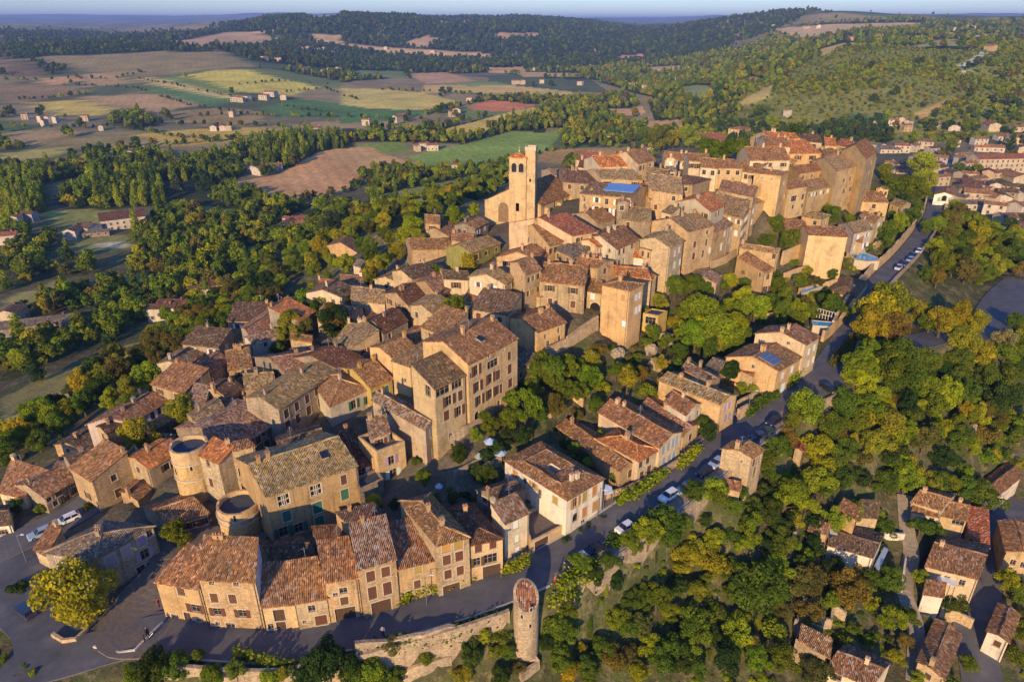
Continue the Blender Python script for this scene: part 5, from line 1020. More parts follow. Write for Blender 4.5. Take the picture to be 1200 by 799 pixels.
for a, z in ((-1.2, 6.4), (-1.9, 5.2), (-1.25, 3.6)):
    b = MB(); b.box((0,-.02,0), (.3,.1,.55), 0); b.box((0,.02,-.08), (.55,.1,.7), 1); b.build('arrow_slit', (M['glass'], M['stonetrim']), root, (math.cos(a)*R_*1.02, math.sin(a)*R_*1.02, z), a+math.pi/2)
NICK.append((615, 715, 'the roadside turret')); FOOT.append([(g[0]+R_*math.cos(k*.785), g[1]+R_*math.sin(k*.785)) for k in range(8)])
# church
fr(550,140,3.996)
ch = H('large tan church with long brown roof and big arched west front','yc',(72,378),(335,402),(507,336),125,'o','b',W='a 160 435 3.0 5.6 7;b 400 410 1.1 3.4 4;b 440 395 1.1 3.4 4;b 484 378 1.4 1.4 4',sh='',ch=0,pitch=.5,name='church',cat='church',keep=True,nick='the church')
cr = ch['root']; org = ch['org']; A_, B_, C_, D2_ = ch['quad']
for t in (.12, .45, .78, .98):                   # buttresses of the nave flank
    x, y = B_[0]+(C_[0]-B_[0])*t, B_[1]+(C_[1]-B_[1])*t; an = math.atan2(C_[1]-B_[1], C_[0]-B_[0]); b = MB(); nn = (math.sin(an), -math.cos(an))
    b.box((x+nn[0]*.6-org[0], y+nn[1]*.6-org[1], ch['zb']-org[2]), (1.0, 1.25, ch['ze']-ch['zb']-1.0), 0, an, .92); b.build('buttress', M['wall'], cr, (0,0,0), 0, WALLC['o'])
def tower_box(name, label, Apx, Bpx, deppx, hpx, zbx=None):
    ze = eave_z(px(Apx), hpx); a = onz(*px(Apx), ze); b_ = onz(*px(Bpx), ze); L = math.dist(a, b_); e1 = ((b_[0]-a[0])/L, (b_[1]-a[1])/L); n = (-e1[1], e1[0])
    return a, b_, e1, n, L, ze
a, b_, e1, n, L, ze = tower_box('','',(186,180),(266,183),None,325)
zg = gz(*a) - 2; org = ((a[0]+b_[0])/2+n[0]*L/2, (a[1]+b_[1])/2+n[1]*L/2, zg+2); root = thing('bell_tower', 'square church bell tower with arched belfry and low tiled cap', 'tower', org)
Q = [a, b_, (b_[0]+n[0]*L, b_[1]+n[1]*L), (a[0]+n[0]*L, a[1]+n[1]*L)]; b = MB(); zs = ze - 4.4
for f in range(4):
    p, q2 = Q[f], Q[(f+1)%4]; hs = [(L*.14, L*.44, ze-3.6, ze-1.3), (L*.56, L*.86, ze-3.6, ze-1.3)]
    wall_face(b, p, q2, zg, zs, [(L*.4, L*.6, zs-9.5, zs-7.3)] if f == 0 else [], org); wall_face(b, p, q2, zs, ze, hs, org, 0, .5)
b.build('wall', M['wall'], root, (0,0,0), 0, WALLC['o'])
for f in range(4):
    for k in (.29, .71):
        p, q2 = Q[f], Q[(f+1)%4]; put('belfry_arch', win_mesh(L*.3, 2.3, 4), None, root, (p[0]+(q2[0]-p[0])*k-org[0], p[1]+(q2[1]-p[1])*k-org[1], ze-3.6-org[2]), math.atan2(q2[1]-p[1], q2[0]-p[0]))
b = MB(); cxy = (org[0], org[1])
for z, gw in ((ze-4.4, .14), (ze-.12, .22)):
    b.box((0,0,z-org[2]), (L+gw*2, L+gw*2, .22), 0, math.atan2(e1[1], e1[0]))
b.build('cornice', M['stonetrim'], root)
r = MB(); ov = .3; V = lambda p, z, k: (cxy[0]+(p[0]-cxy[0])*k, cxy[1]+(p[1]-cxy[1])*k, z)
for f in range(4): slope(r, V(Q[f],ze+.12,1.12), V(Q[(f+1)%4],ze+.12,1.12), V(cxy,ze+1.25,1), V(cxy,ze+1.25,1), org, vary=False)
r.build('roof', M['roof'], root, (0,0,0), 0, ROOFC['o'])
bmx = MB(); bmx.box((0,0,ze+1.2-org[2]), (.3,.3,.5), 0); bmx.box((0,0,ze+1.7-org[2]), (.08,.08,.9), 1); bmx.box((0,0,ze+2.2-org[2]), (.5,.08,.08), 1); bmx.build('finial', (M['stonetrim'], M['metal']), root)
NICK.append((612, 235, 'the church tower')); FOOT.append(Q)
# stair turret beside the belfry, taller, with an open parapet
a2 = (b_[0]-e1[0]*.3+n[0]*.6, b_[1]-e1[1]*.3+n[1]*.6); L2 = L*.58; b2_ = (a2[0]+e1[0]*L2, a2[1]+e1[1]*L2); zt2 = ze + 1.9
Q = [a2, b2_, (b2_[0]+n[0]*L2, b2_[1]+n[1]*L2), (a2[0]+n[0]*L2, a2[1]+n[1]*L2)]; c2 = (sum(q[0] for q in Q)/4, sum(q[1] for q in Q)/4); org = (c2[0], c2[1], gz(*c2)); root = thing('stair_turret', 'slender square stair turret rising above the church belfry', 'tower', org); b = MB()
for f in range(4): wall_face(b, Q[f], Q[(f+1)%4], org[2]-2, zt2, [(L2*.4, L2*.6, zt2-8-f, zt2-7.2-f)], org)
b.build('wall', M['wall'], root, (0,0,0), 0, (.50,.37,.21,.6)); b = MB(); rz = math.atan2(e1[1], e1[0])
b.box((0,0,zt2-org[2]), (L2+.3, L2+.3, .2), 0, rz); 
for sx, sy, w, d in ((0,-1,1,0),(0,1,1,0),(-1,0,0,1),(1,0,0,1)):
    X, Y = sx*L2*.5, sy*L2*.5; b.box((X*math.cos(rz)-Y*math.sin(rz), X*math.sin(rz)+Y*math.cos(rz), zt2+.2-org[2]), (L2+.28 if w else .22, L2-.2 if d else .22, .75), 0, rz)
b.build('parapet', M['stonetrim'], root)
# blue cover on the long building's roof
th_ = th; q = th_['quad']; org = th_['org']; u0, u1 = .38, .97
def onroof(t, v, lift): # t along the eave, v up the slope 0..1
    p = [q[0][i]+(q[1][i]-q[0][i])*t + (q[3][i]-q[0][i])*v*.5 for i in (0,1)]; return (p[0]-org[0], p[1]-org[1], th_['ze']+.12+.2*math.dist(q[0],q[3])*v*.5+lift-org[2])
b = MB(); c = [onroof(u0,.35,.25), onroof(u1,.35,.25), onroof(u1,.98,.25), onroof(u0,.98,.25)]; b.face(c); c2 = [onroof(u0,.35,.05), onroof(u1,.35,.05), onroof(u1,.98,.05), onroof(u0,.98,.05)]
for i in range(4): b.face([c2[i], c2[(i+1)%4], c[(i+1)%4], c[i]])
o = b.build('roof_cover', M['tarp'], th_['roof']); 
q3 = [[q[3][i]+(q[2][i]-q[3][i])*t for i in (0,1)] for t in (u0, u1)]; hh = .2*math.dist(q[0],q[3])*.5
b = MB(); p = lambda t, v: (q[3][0]+(q[2][0]-q[3][0])*t+(q[0][0]-q[3][0])*v*.5-org[0], q[3][1]+(q[2][1]-q[3][1])*t+(q[0][1]-q[3][1])*v*.5-org[1], th_['ze']+.32+hh*v-org[2])
b.face([p(u1,.1), p(u0,.1), p(u0,.98), p(u1,.98)]); b.build('roof_cover', M['tarp'], th_['roof'])
# solar panels on the stone gabled house (right slope)
def roof_panel(hs, tu0, tu1, v0, v1, mat, name, face='b', rows=3, cols=5):
    q = hs['quad']; org = hs['org']; A, B, C, D = q; mid = ((A[0]+B[0])/2, (A[1]+B[1])/2); Lw = math.dist(A,B)/2; pitch = .33
    def P(t, v, l): 
        e = (B[0]+(C[0]-B[0])*t, B[1]+(C[1]-B[1])*t); return (e[0]+(mid[0]-B[0])*v-org[0], e[1]+(mid[1]-B[1])*v-org[1], hs['ze']+.12+pitch*Lw*v+l-org[2])
    b = MB(); b.face([P(tu0,v0,.2),P(tu1,v0,.2),P(tu1,v1,.2),P(tu0,v1,.2)], 0)
    lo = [P(tu0,v0,.05),P(tu1,v0,.05),P(tu1,v1,.05),P(tu0,v1,.05)]; hi = [P(tu0,v0,.2),P(tu1,v0,.2),P(tu1,v1,.2),P(tu0,v1,.2)]
    for i in range(4): b.face([lo[i],lo[(i+1)%4],hi[(i+1)%4],hi[i]], 1)
    for k in range(cols+1):
        t = tu0+(tu1-tu0)*k/cols; b.face([P(t-.004,v0,.22),P(t+.004,v0,.22),P(t+.004,v1,.22),P(t-.004,v1,.22)], 1)
    for k in range(rows+1):
        v = v0+(v1-v0)*k/rows; b.face([P(tu0,v-.01,.22),P(tu1,v-.01,.22),P(tu1,v+.01,.22),P(tu0,v+.01,.22)], 1)
    b.build(name, (mat, M['metal']), hs['roof'])
roof_panel(bs, .06, .42, .22, .85, M['solar'], 'solar_panel')
# skylight on the gold-stone house, dormers on the barn-like house left to its roof
def skylight(hs, t, v, w=1.1, h=1.3, pitch=.36):
    A, B, C, D = hs['quad']; org = hs['org']; dp = math.dist(B, C)/2; e1, n = hs['e1'], hs['n']; L = math.dist(A,B)
    x, y = A[0]+e1[0]*L*t+n[0]*dp*v, A[1]+e1[1]*L*t+n[1]*dp*v; b = MB()
    P = lambda i, j, l: (x+e1[0]*i+n[0]*j-org[0], y+e1[1]*i+n[1]*j-org[1], hs['ze']+.12+pitch*(dp*v+j)+l-org[2])
    hi = [P(-w/2,-h/2,.26),P(w/2,-h/2,.26),P(w/2,h/2,.26),P(-w/2,h/2,.26)]; lo = [P(-w/2,-h/2,0),P(w/2,-h/2,0),P(w/2,h/2,0),P(-w/2,h/2,0)]
    b.face(hi, 0); [b.face([lo[i],lo[(i+1)%4],hi[(i+1)%4],hi[i]], 1) for i in range(4)]; b.build('skylight', (M['glass'], M['frame']), hs['roof'])
skylight(b23, .72, .55); skylight(b28, .5, .5, pitch=.33)
# timber framing on the half-timbered front
A, B = htm['quad'][0], htm['quad'][1]; L = math.dist(A, B); org = htm['org']; an = math.atan2(B[1]-A[1], B[0]-A[0]); M['timber'] = mat_flat('dark_timber', (.07,.045,.03), .9, .2, 4)
b = MB(); 
def beam(u0, z0, u1, z1, w=.16):
    dx, dy = (B[0]-A[0])/L, (B[1]-A[1])/L; du, dz = u1-u0, z1-z0; l = math.hypot(du, dz); pu, pz = -dz/l*w/2, du/l*w/2
    P = lambda u, z, o: (A[0]+dx*u+dy*o-org[0], A[1]+dy*u-dx*o-org[1], z-org[2])
    c = [(u0+pu,z0+pz),(u0-pu,z0-pz),(u1-pu,z1-pz),(u1+pu,z1+pz)]; b.face([P(x,z,.05) for x, z in c])
    for i in range(4): b.face([P(*c[i],.0), P(*c[(i+1)%4],.0), P(*c[(i+1)%4],.05), P(*c[i],.05)])
z1 = htm['ze']-.3; z0 = z1-2.5
beam(L*.3, z0, L*.9, z0); beam(L*.3, z1, L*.9, z1)
for k in range(11): u = L*(.3+.06*k); beam(u, z0, u, z1, .13); 
for k in range(0, 10, 2): u = L*(.3+.06*k); beam(u, z0, u+L*.06, z1, .11)
b.build('timber_framing', M['timber'], htm['root'])
# ---------------------------------------------------------------- walls
def WALL(label, P, h=1.2, th=.45, dig=3.0, wc='k', world=False, ztop=None, name='stone_wall', jag=.12, cat='wall', step=1.2, zlist=None):
    pts_ = []
    for i, p in enumerate(P):
        if world: pts_.append((p[0], p[1], p[2]+h))
        else:
            g = hit(*px(p)); pts_.append((g[0], g[1], (g[2] + (h if ztop is None else 0)) if ztop is None else ztop))
    Q = []
    for i in range(len(pts_)-1):
        a, c = pts_[i], pts_[i+1]; n = max(1, int(math.dist(a[:2], c[:2])/step))
        for k in range(n): t = k/n; x, y = a[0]+(c[0]-a[0])*t, a[1]+(c[1]-a[1])*t; Q.append((x, y, a[2]+(c[2]-a[2])*t))
    Q.append(pts_[-1]); org = (Q[0][0], Q[0][1], gz(Q[0][0], Q[0][1])); b = MB(); prev = None; cop = MB(); pc_ = None
    for i, q in enumerate(Q):
        p0, p1 = Q[max(i-1,0)], Q[min(i+1,len(Q)-1)]; dx, dy = p1[0]-p0[0], p1[1]-p0[1]; l = math.hypot(dx, dy) or 1; nx_, ny_ = -dy/l*th/2, dx/l*th/2
        z = q[2] + jag*float(vnoise(q[0], q[1], 2.2, 9)); zb = min(gz(q[0]+nx_*4, q[1]+ny_*4), gz(q[0]-nx_*4, q[1]-ny_*4), gz(q[0], q[1]), z-.4) - dig*.2 - .4
        ring = [(q[0]+nx_*1.5-org[0], q[1]+ny_*1.5-org[1], zb-org[2]), (q[0]+nx_-org[0], q[1]+ny_-org[1], z-org[2]), (q[0]-nx_-org[0], q[1]-ny_-org[1], z-org[2]), (q[0]-nx_*1.5-org[0], q[1]-ny_*1.5-org[1], zb-org[2])]
        if prev:
            for k in range(3): b.face([prev[k], prev[k+1], ring[k+1], ring[k]])
        else: b.face(ring[::-1])
        prev = ring
    b.face(prev); o = b.build(name, M['wall'], None, org, 0, WALLC[wc]); tag(o, label, cat)
    m = Q[len(Q)//2]; return o
def offs(L, o, dz=0, i0=0, i1=None):
    out = []; i1 = i1 or len(L)
    for i in range(i0, i1):
        p = L[max(i-1,0)]; q = L[min(i+1,len(L)-1)]; dx, dy = q[0]-p[0], q[1]-p[1]; l = math.hypot(dx, dy); out.append((L[i][0]-dy/l*o, L[i][1]+dx/l*o, L[i][2]+dz))
    return out
def idx(L, u, v, z): p = onz(u, v, z); return int(np.argmin([math.dist(q[:2], p) for q in L]))
k0, k1, k2, k3, k4 = idx(MAIN,175,750,0), idx(MAIN,560,706,1.6), idx(MAIN,640,668,2.5), idx(MAIN,845,535,6.4), idx(MAIN,960,452,8.8)
WALL('stone retaining wall below the road bend at the bottom of the photo', offs(MAIN,-4.9,0,k0,k1+3), .7, .5, 3, world=True)
WALL('retaining wall carrying the parked cars right of the turret', offs(MAIN,-4.9,0,k2,k3+1), .35, .45, 3, world=True)
WALL('upper stretch of the retaining wall beyond the lone house', offs(MAIN,-4.9,0,k3+2,k4+1), .35, .45, 3, world=True)
WALL('golden stone wall on the uphill side of the ramp road', offs(RAMP,3.2,0,14,len(RAMP)), 2.6, .5, 3, 'o', world=True, jag=.5)
WALL('ivy-spotted wall on the outer side of the ramp road', offs(RAMP,-3.0,0,12,len(RAMP)-1), .8, .45, 3, 'k', world=True)
fr(400,560,3.343)
WALL('ruined stone wall with dark doorways below the road', [(60,700),(200,690),(330,660),(420,640),(450,640)], 2.6, .5, 3, 'k', jag=.5)
WALL('low broken garden wall near the bottom edge left of the turret', [(240,775),(320,745),(430,715)], 1.0, .4)
WALL('rubble wall running down from the turret foot', [(735,690),(770,740),(700,790)], 1.2, .5)
fr(560,420,3.633)
WALL('garden wall between the parasol garden and the white courtyard house', [(0,505),(100,450)], 1.8, .35)
WALL('crumbling terrace wall under the orange shrub', [(380,150),(450,205)], 1.5, .5, wc='o')
WALL('low roadside garden wall with vines before the pink house', [(540,600),(620,575),(740,520),(850,455),(945,390)], 1.2, .35, wc='t')
fr(800,360,3.633)
WALL('garden wall climbing to the house with solar panels', [(230,430),(275,405),(320,380),(400,335)], 1.5, .35, wc='t')
WALL('pale wall stub beside the road above the three-storey house', [(232,480),(272,455)], 2.2, .5, wc='t')
fr(400,360,3.633)
WALL('long pale path wall climbing past the small ochre house', [(870,215),(960,175),(1090,95)], 2.2, .4, wc='t')
WALL('terrace wall below the four-storey block', [(440,600),(520,545),(620,490)], 1.6, .4, wc='k')
WALL('thin garden wall above the bottom garden', [(480,730),(600,665),(690,650)], 1.4, .3, wc='g')
fr(750,260,3.993)
WALL('tall terrace wall of the cypress garden', [(660,200),(740,165),(850,130)], 3.6, .5, wc='o', jag=.1)
WALL('pool terrace wall with small pillars', [(670,270),(740,245),(815,225)], 1.8, .4, wc='o')
WALL('stepped garden wall running down to the pool', [(820,165),(870,215),(915,255)], 2.0, .4, wc='o')
WALL('golden wall under the pool terrace', [(740,345),(830,325),(915,300)], 2.0, .45, wc='o')
WALL('long low wall of the hidden cliff garden', [(330,215),(400,190),(460,150)], 1.8, .4, wc='t')
WALL('ochre orchard wall right of the giant oak', [(540,455),(620,440),(740,400)], 1.0, .4, wc='o')
WALL('stone wall beside the upper ramp above the second pool', [(850,560),(900,520),(960,455),(1010,385)], 2.4, .5, wc='o', jag=.4)
WALL('curved wall of the oval pool terrace', [(965,170),(1000,200),(1060,210),(1080,190)], 1.6, .4, wc='o')
WALL('rubble terrace wall near the top of the ramp', [(1090,125),(1130,110),(1180,95)], 1.6, .5, wc='o', jag=.4)
fr(560,260,3.996)
WALL('long garden wall stepping down left of the tan tower house', [(415,590),(480,540),(560,490)], 2.4, .4, wc='t')
fr(650,560,3.343)
WALL('ruined wall stump in the trees below the lone house', [(820,400),(900,450),(880,480)], 1.6, .5, wc='o', jag=.5)
WALL('stone lane wall left of the garden lane', [(880,330),(930,260),(950,180)], 1.0, .5, wc='k', jag=.3)
WALL('broken wall near the yellow conical tree', [(740,640),(800,690),(850,640)], 1.0, .4, wc='o', jag=.3)
fr(900,560,3.343)
WALL('mossy lane wall under the olive tree in the hamlet', [(70,410),(130,450),(180,480)], 1.0, .5, wc='o', jag=.3)
WALL('white-topped garden wall beside the broad flat roof', [(452,228),(530,238)], 1.2, .3, wc='w')
WALL('garden wall facing the lower street', [(665,540),(735,560),(795,590)], 2.2, .4, wc='t')
WALL('narrow wall along the hamlet lane', [(520,450),(525,400),(535,330)], 1.0, .3, wc='w')
WALL('roofless ruin walls beside the speckled waste ground', [(100,600),(160,560),(240,590),(250,520),(300,560)], 2.2, .45, wc='k', jag=.7, name='ruined_wall')
fr(0,560,3.343)
WALL('low white parapet at the road junction', [(370,665),(470,690),(530,680),(640,570)], .45, .25, wc='w', jag=.03)
WALL('round stone bench wall around the plane tree', [(210,620),(250,645),(300,640),(345,600)], .7, .4, wc='t', jag=.03)
fr(140,440,3.996)
WALL('curved rampart stub left of the big round tower', [(85,395),(100,360),(140,350),(170,375)], 6.0, .5, wc='o', jag=.3)
WALL('ruined rampart gatehouse wall with small window', [(62,465),(100,440),(160,478)], 4.5, .5, wc='o', jag=.8)
# rocks of the rock garden
def ROCK(label, p, r):
    g = hit(*px(p)); R = .72*r/FR[2]*math.hypot(g[1], CAMZ-g[2])/FPX; b = MB(); n, m = 18, 10
    grid = [[None]*(n+1) for _ in range(m+1)]
    for j in range(m+1):
        for i in range(n+1):
            th_, ph = 2*math.pi*(i%n)/n, math.pi*j/m; x, y, z = math.sin(ph)*math.cos(th_), math.sin(ph)*math.sin(th_), math.cos(ph)
            k = 1 + .3*float(vnoise(x*3+p[0], y*3+z*2, 1, 5)) + .12*float(vnoise(x*9+p[1], z*9+y*7, 1, 6)); grid[j][i] = (x*R*k, y*R*k*.8, z*R*k*.95)
    for j in range(m):
        for i in range(n): b.face([grid[j][i], grid[j+1][i], grid[j+1][i+1], grid[j][i+1]])
    tag(b.build('rock', M['rock'], None, (g[0], g[1], g[2]+R*.1)), label, 'rock')
fr(560,260,3.996)
ROCK('pale limestone crag under the tan tower house', (655,625), 50); ROCK('broad white crag with pink bushes beneath the yellow cottage', (835,680), 62); ROCK('ochre rock wall below the flat grey terrace', (800,600), 55); ROCK('small outcrop left of the broad white crag', (700,560), 28); ROCK('tall rock at the corner under the yellow cottage', (880,560), 55)
fr(560,420,3.633); ROCK('leaning pale rock stack in the garden ravine', (300,240), 30); ROCK('white rock slab near the blue parasols', (345,190), 18)
fr(950,360,3.632); ROCK('sunlit boulder in the woods above the hamlet', (690,520), 30); ROCK('grey boulder between the trees', (385,350), 22)
FARSRC = '''
PLACES = {}
def FH(u, v, w, wc='w', rc='r', d=None, h=5.0, rz=None, label=None, name='far_house', cat='house', group=None, nwin=3, region='the lower town'):
    w = w*(.72 if v < 150 and w < 30 else .9); g = hit(u, v); R = random.Random(int(u*131+v*977)); rz = R.uniform(-.6,.6)+(0 if R.random()<.6 else 1.57) if rz is None else rz; d = d or w*R.uniform(.55,.8)
    FARHOUSE.append((g[0], g[1], max(w, d)*.55)); NICKF.append((u, v))
    wn = dict(w='white', c='cream', t='tan', o='ochre', g='grey', l='mauve', p='pink')[wc]; rn = dict(r='red', b='brown', d='dark', p='pinkish', o='orange', y='ochre', g='grey', n='dull brown', m='maroon')[rc]
    if label is None:
        best = min((m for m in REG), key=lambda m: math.hypot(m[0]-u, m[1]-v)); dx, dy = u-best[0], v-best[1]; side = ('right of' if dx > 0 else 'left of') if abs(dx) > abs(dy) else ('beyond' if dy < 0 else 'below')
        sz = 'tiny' if w < 8 else 'long' if w > 15 else 'small' if w < 11 else ''
        label = ' '.join(f'{sz} {wn} house with {rn} roof {side} {best[2]}'.split())
    t = thing(name, label, cat, g, rz, group); b = MB(); b.box((0,0,-2.5), (w,d,h+2.5)); pr = d/2*.36
    for s in (-1,1): b.face([(s*w/2,-s*d/2,h),(s*w/2,s*d/2,h),(s*w/2,0,h+pr)][::1])
    b.build('wall', M['wall'], t, (0,0,0), 0, (*[q*.8 for q in WALLC[wc][:3]], .1)); r = MB(); o = .4; z = h-.36*o+.1
    r.face([(-w/2-.3,-d/2-o,z),(w/2+.3,-d/2-o,z),(w/2+.3,0,h+pr+.1),(-w/2-.3,0,h+pr+.1)],0,[(0,0),(w,0),(w,d/2),(0,d/2)]); r.face([(w/2+.3,d/2+o,z),(-w/2-.3,d/2+o,z),(-w/2-.3,0,h+pr+.1),(w/2+.3,0,h+pr+.1)],0,[(0,0),(w,0),(w,d/2),(0,d/2)])
    r.box((w*.3,0,h+pr-.5), (.7,.7,1.4)); ro = r.build('roof', M['roof'], t, (0,0,0), 0, ROOFC[rc])
    for k in range(int(w/3.2)):
        for fl in range(int(h//2.6)):
            x = -w/2+w*(k+.5)/max(1,int(w/3.2)); o = put('window', win_mesh(1.0,1.4,0), None, t, (x,-d/2-.21,.9+2.7*fl), 0)
    return t
NICKF = []
REG = [(1108,195,'the town street'),(1180,195,'the long yellow building'),(1065,180,'the stream trees'),(1125,225,'the tight roof cluster'),(1160,232,'the eastern roofs'),(1190,250,'the shaded side street'),(1060,145,'the green hill'),(1155,152,'the hillside gardens'),(1170,170,'the orange-roofed villa'),(1025,178,'the mansion end'),(1185,280,'the right edge gardens'),
       (320,203,'the ploughed field'),(345,268,'the white manor'),(245,347,'the north slope woods'),(140,262,'the playing field'),(55,143,'the western hamlet'),(310,115,'the yellow field'),(262,152,'the tree clump by the olive field'),(375,60,'the hill village'),(380,158,'the poplar row'),(535,135,'the red field'),(467,143,'the green field'),(615,98,'the tan strip field'),(627,82,'the pale field'),(500,175,'the meadow'),(700,76,'the dark hill'),(790,95,'the valley road'),(997,47,'the hilltop field'),(1130,50,'the plateau'),(905,35,'the far plateau'),(430,70,'the pale hill field'),(180,160,'the straw field'),(740,62,'the valley head')]
for u, v, w, wc, rc in [(1024,147,12,'w','r'),(1046,147,11,'w','b'),(1056,145,10,'c','r'),(1064,149,9,'w','b'),(1061,154,9,'o','b'),(1095,150,11,'w','p'),(1118,152,14,'w','r'),(1160,153,15,'c','r'),(1174,164,13,'w','b'),(1194,153,14,'c','b'),
    (1083,174,12,'c','n'),(1025,177,14,'w','g'),(1040,179,16,'w','g'),(1055,179,12,'w','r'),(1069,178,10,'w','b'),(1091,182,10,'l','d'),(1076,190,12,'c','y'),(1085,192,11,'c','b'),(1098,193,12,'l','p'),(1104,187,9,'p','r'),(1092,201,9,'t','d'),(1076,197,13,'c','y'),(1098,206,10,'c','d'),
    (1129,186,12,'c','y'),(1127,194,10,'w','b'),(1133,201,9,'c','b'),(1146,170,12,'w','b'),(1148,177,12,'w','o'),(1164,177,14,'w','b'),(1195,181,12,'c','n'),(1187,211,20,'c','b'),
    (1115,212,10,'g','d'),(1125,214,9,'g','m'),(1135,209,10,'c','b'),(1145,214,9,'g','p'),(1155,211,9,'t','m'),(1163,208,10,'c','r'),(1125,222,12,'g','d'),(1136,226,11,'t','m'),(1150,226,12,'p','p'),(1162,226,10,'w','d'),(1168,231,9,'w','g'),(1130,232,13,'g','d'),(1142,238,13,'c','b'),(1125,237,10,'c','g'),(1136,245,13,'w','g'),(1155,241,12,'c','b'),(1168,241,13,'w','m'),(1163,252,10,'w','b'),(1176,236,10,'g','d'),(1100,218,9,'c','b'),(1196,238,12,'w','m'),(1190,247,14,'w','b'),(1196,253,12,'w','p'),(1188,262,16,'c','d'),(1186,270,9,'w','b'),(1199,283,12,'c','p'),(1181,229,9,'c','d'),(1197,277,9,'w','d'),(1058,203,10,'t','r'),(1051,202,9,'p','d'),(1040,200,7,'o','b')]:
    FH(u, v, w, wc, rc, h=random.choice((3.2,5.2,5.6)))
FH(1172, 200, 46, 'c', 'r', 12, 8.5, .1, 'long yellow institutional building with two rows of windows in the lower town', 'long_building', 'building')
FH(1120, 172, 6, 'w', 'r')
for u, v, w, wc, rc in [(1190,168,14,'c','b'),(309,204,16,'w','b'),(322,200,14,'c','b'),(300,201,12,'w','d'),(337,272,14,'w','d'),(348,266,13,'w','r'),(356,272,14,'w','b'),(341,265,9,'p','r'),(351,275,10,'w','d'),(240,350,11,'w','m'),(252,345,10,'c','m'),(194,373,11,'w','m'),(207,369,12,'c','m'),
    (89,278,14,'w','d'),(104,274,14,'w','d'),(21,263,8,'w','b'),(36,259,9,'l','d'),(8,285,14,'w','r'),(18,376,10,'c','d'),(50,143,12,'w','b'),(58,143,12,'w','d'),(66,144,10,'w','b'),(53,148,12,'w','d'),(100,142,12,'c','b'),(119,153,10,'w','b'),(155,184,12,'w','b'),(30,140,10,'c','b'),
    (318,113,26,'w','b'),(310,117,20,'w','r'),(276,119,18,'w','b'),(283,120,14,'c','r'),(290,118,14,'w','d'),(332,117,16,'w','b'),(273,137,12,'c','b'),(252,153,14,'w','d'),(261,153,12,'w','r'),(268,153,10,'c','b'),(371,155,12,'w','r'),(378,158,10,'w','b'),
    (536,134,18,'w','r'),(530,137,12,'c','b'),(466,143,18,'w','r'),(472,141,14,'c','r'),(430,147,14,'w','r'),(604,99,18,'w','r'),(612,99,16,'c','r'),(627,83,16,'w','r'),(703,76,16,'y' if 0 else 'o','b'),(497,174,10,'w','b'),(507,176,12,'w','r'),(489,177,9,'c','b'),(535,200,9,'c','r'),
    (344,57,20,'w','d'),(352,59,20,'w','b'),(360,58,20,'w','b'),(366,61,20,'w','d'),(373,60,18,'w','b'),(380,59,20,'c','b'),(390,63,18,'w','d'),(310,71,20,'w','b'),(326,72,20,'w','b'),(386,84,18,'w','b'),(396,83,16,'w','b'),(375,86,16,'w','d'),(452,58,20,'w','b'),(507,62,20,'w','b'),(695,61,22,'w','b'),(700,64,20,'w','r'),
    (740,102,14,'w','b'),(755,104,12,'c','r'),(680,100,14,'w','d'),(790,95,14,'w','r'),(775,92,14,'w','b'),(760,180,9,'w','b'),(715,165,9,'c','b'),(710,80,14,'w','b'),(805,82,16,'w','r'),(823,82,12,'c','r'),(635,98,12,'w','b'),(550,120,12,'w','r'),
    (998,48,22,'o','b'),(1030,45,18,'o','b'),(1116,36,22,'w','b'),(1160,60,18,'o','b'),(1135,33,20,'w','b'),(1143,34,20,'w','r'),(905,32,24,'w','b'),(922,137,10,'w','b'),(840,53,22,'w','b'),(945,34,26,'c','r'),(960,33,24,'w','b'),(5,56,20,'w','b'),(40,46,26,'w','b'),(60,47,26,'w','b'),(25,47,24,'w','b'),(80,45,26,'w','b')]:
    FH(u, v, w, wc, rc, h=5 if v > 150 else 6.5)
FH(146, 265, 27, 'w', 'm', 17, 6.5, .55, 'large white sports hall with brown gabled roof beside the playing field', 'sports_hall', 'hall')
FH(105, 277, 24, 'g', 'g', 6, 2.6, .35, 'long low grey changing-room block by the playing field', 'changing_rooms', 'building')
FH(50, 385, 30, 'g', 'g', 9, 3.2, .35, 'long grey-roofed barn among the trees at the left edge', 'barn', 'barn')
'''
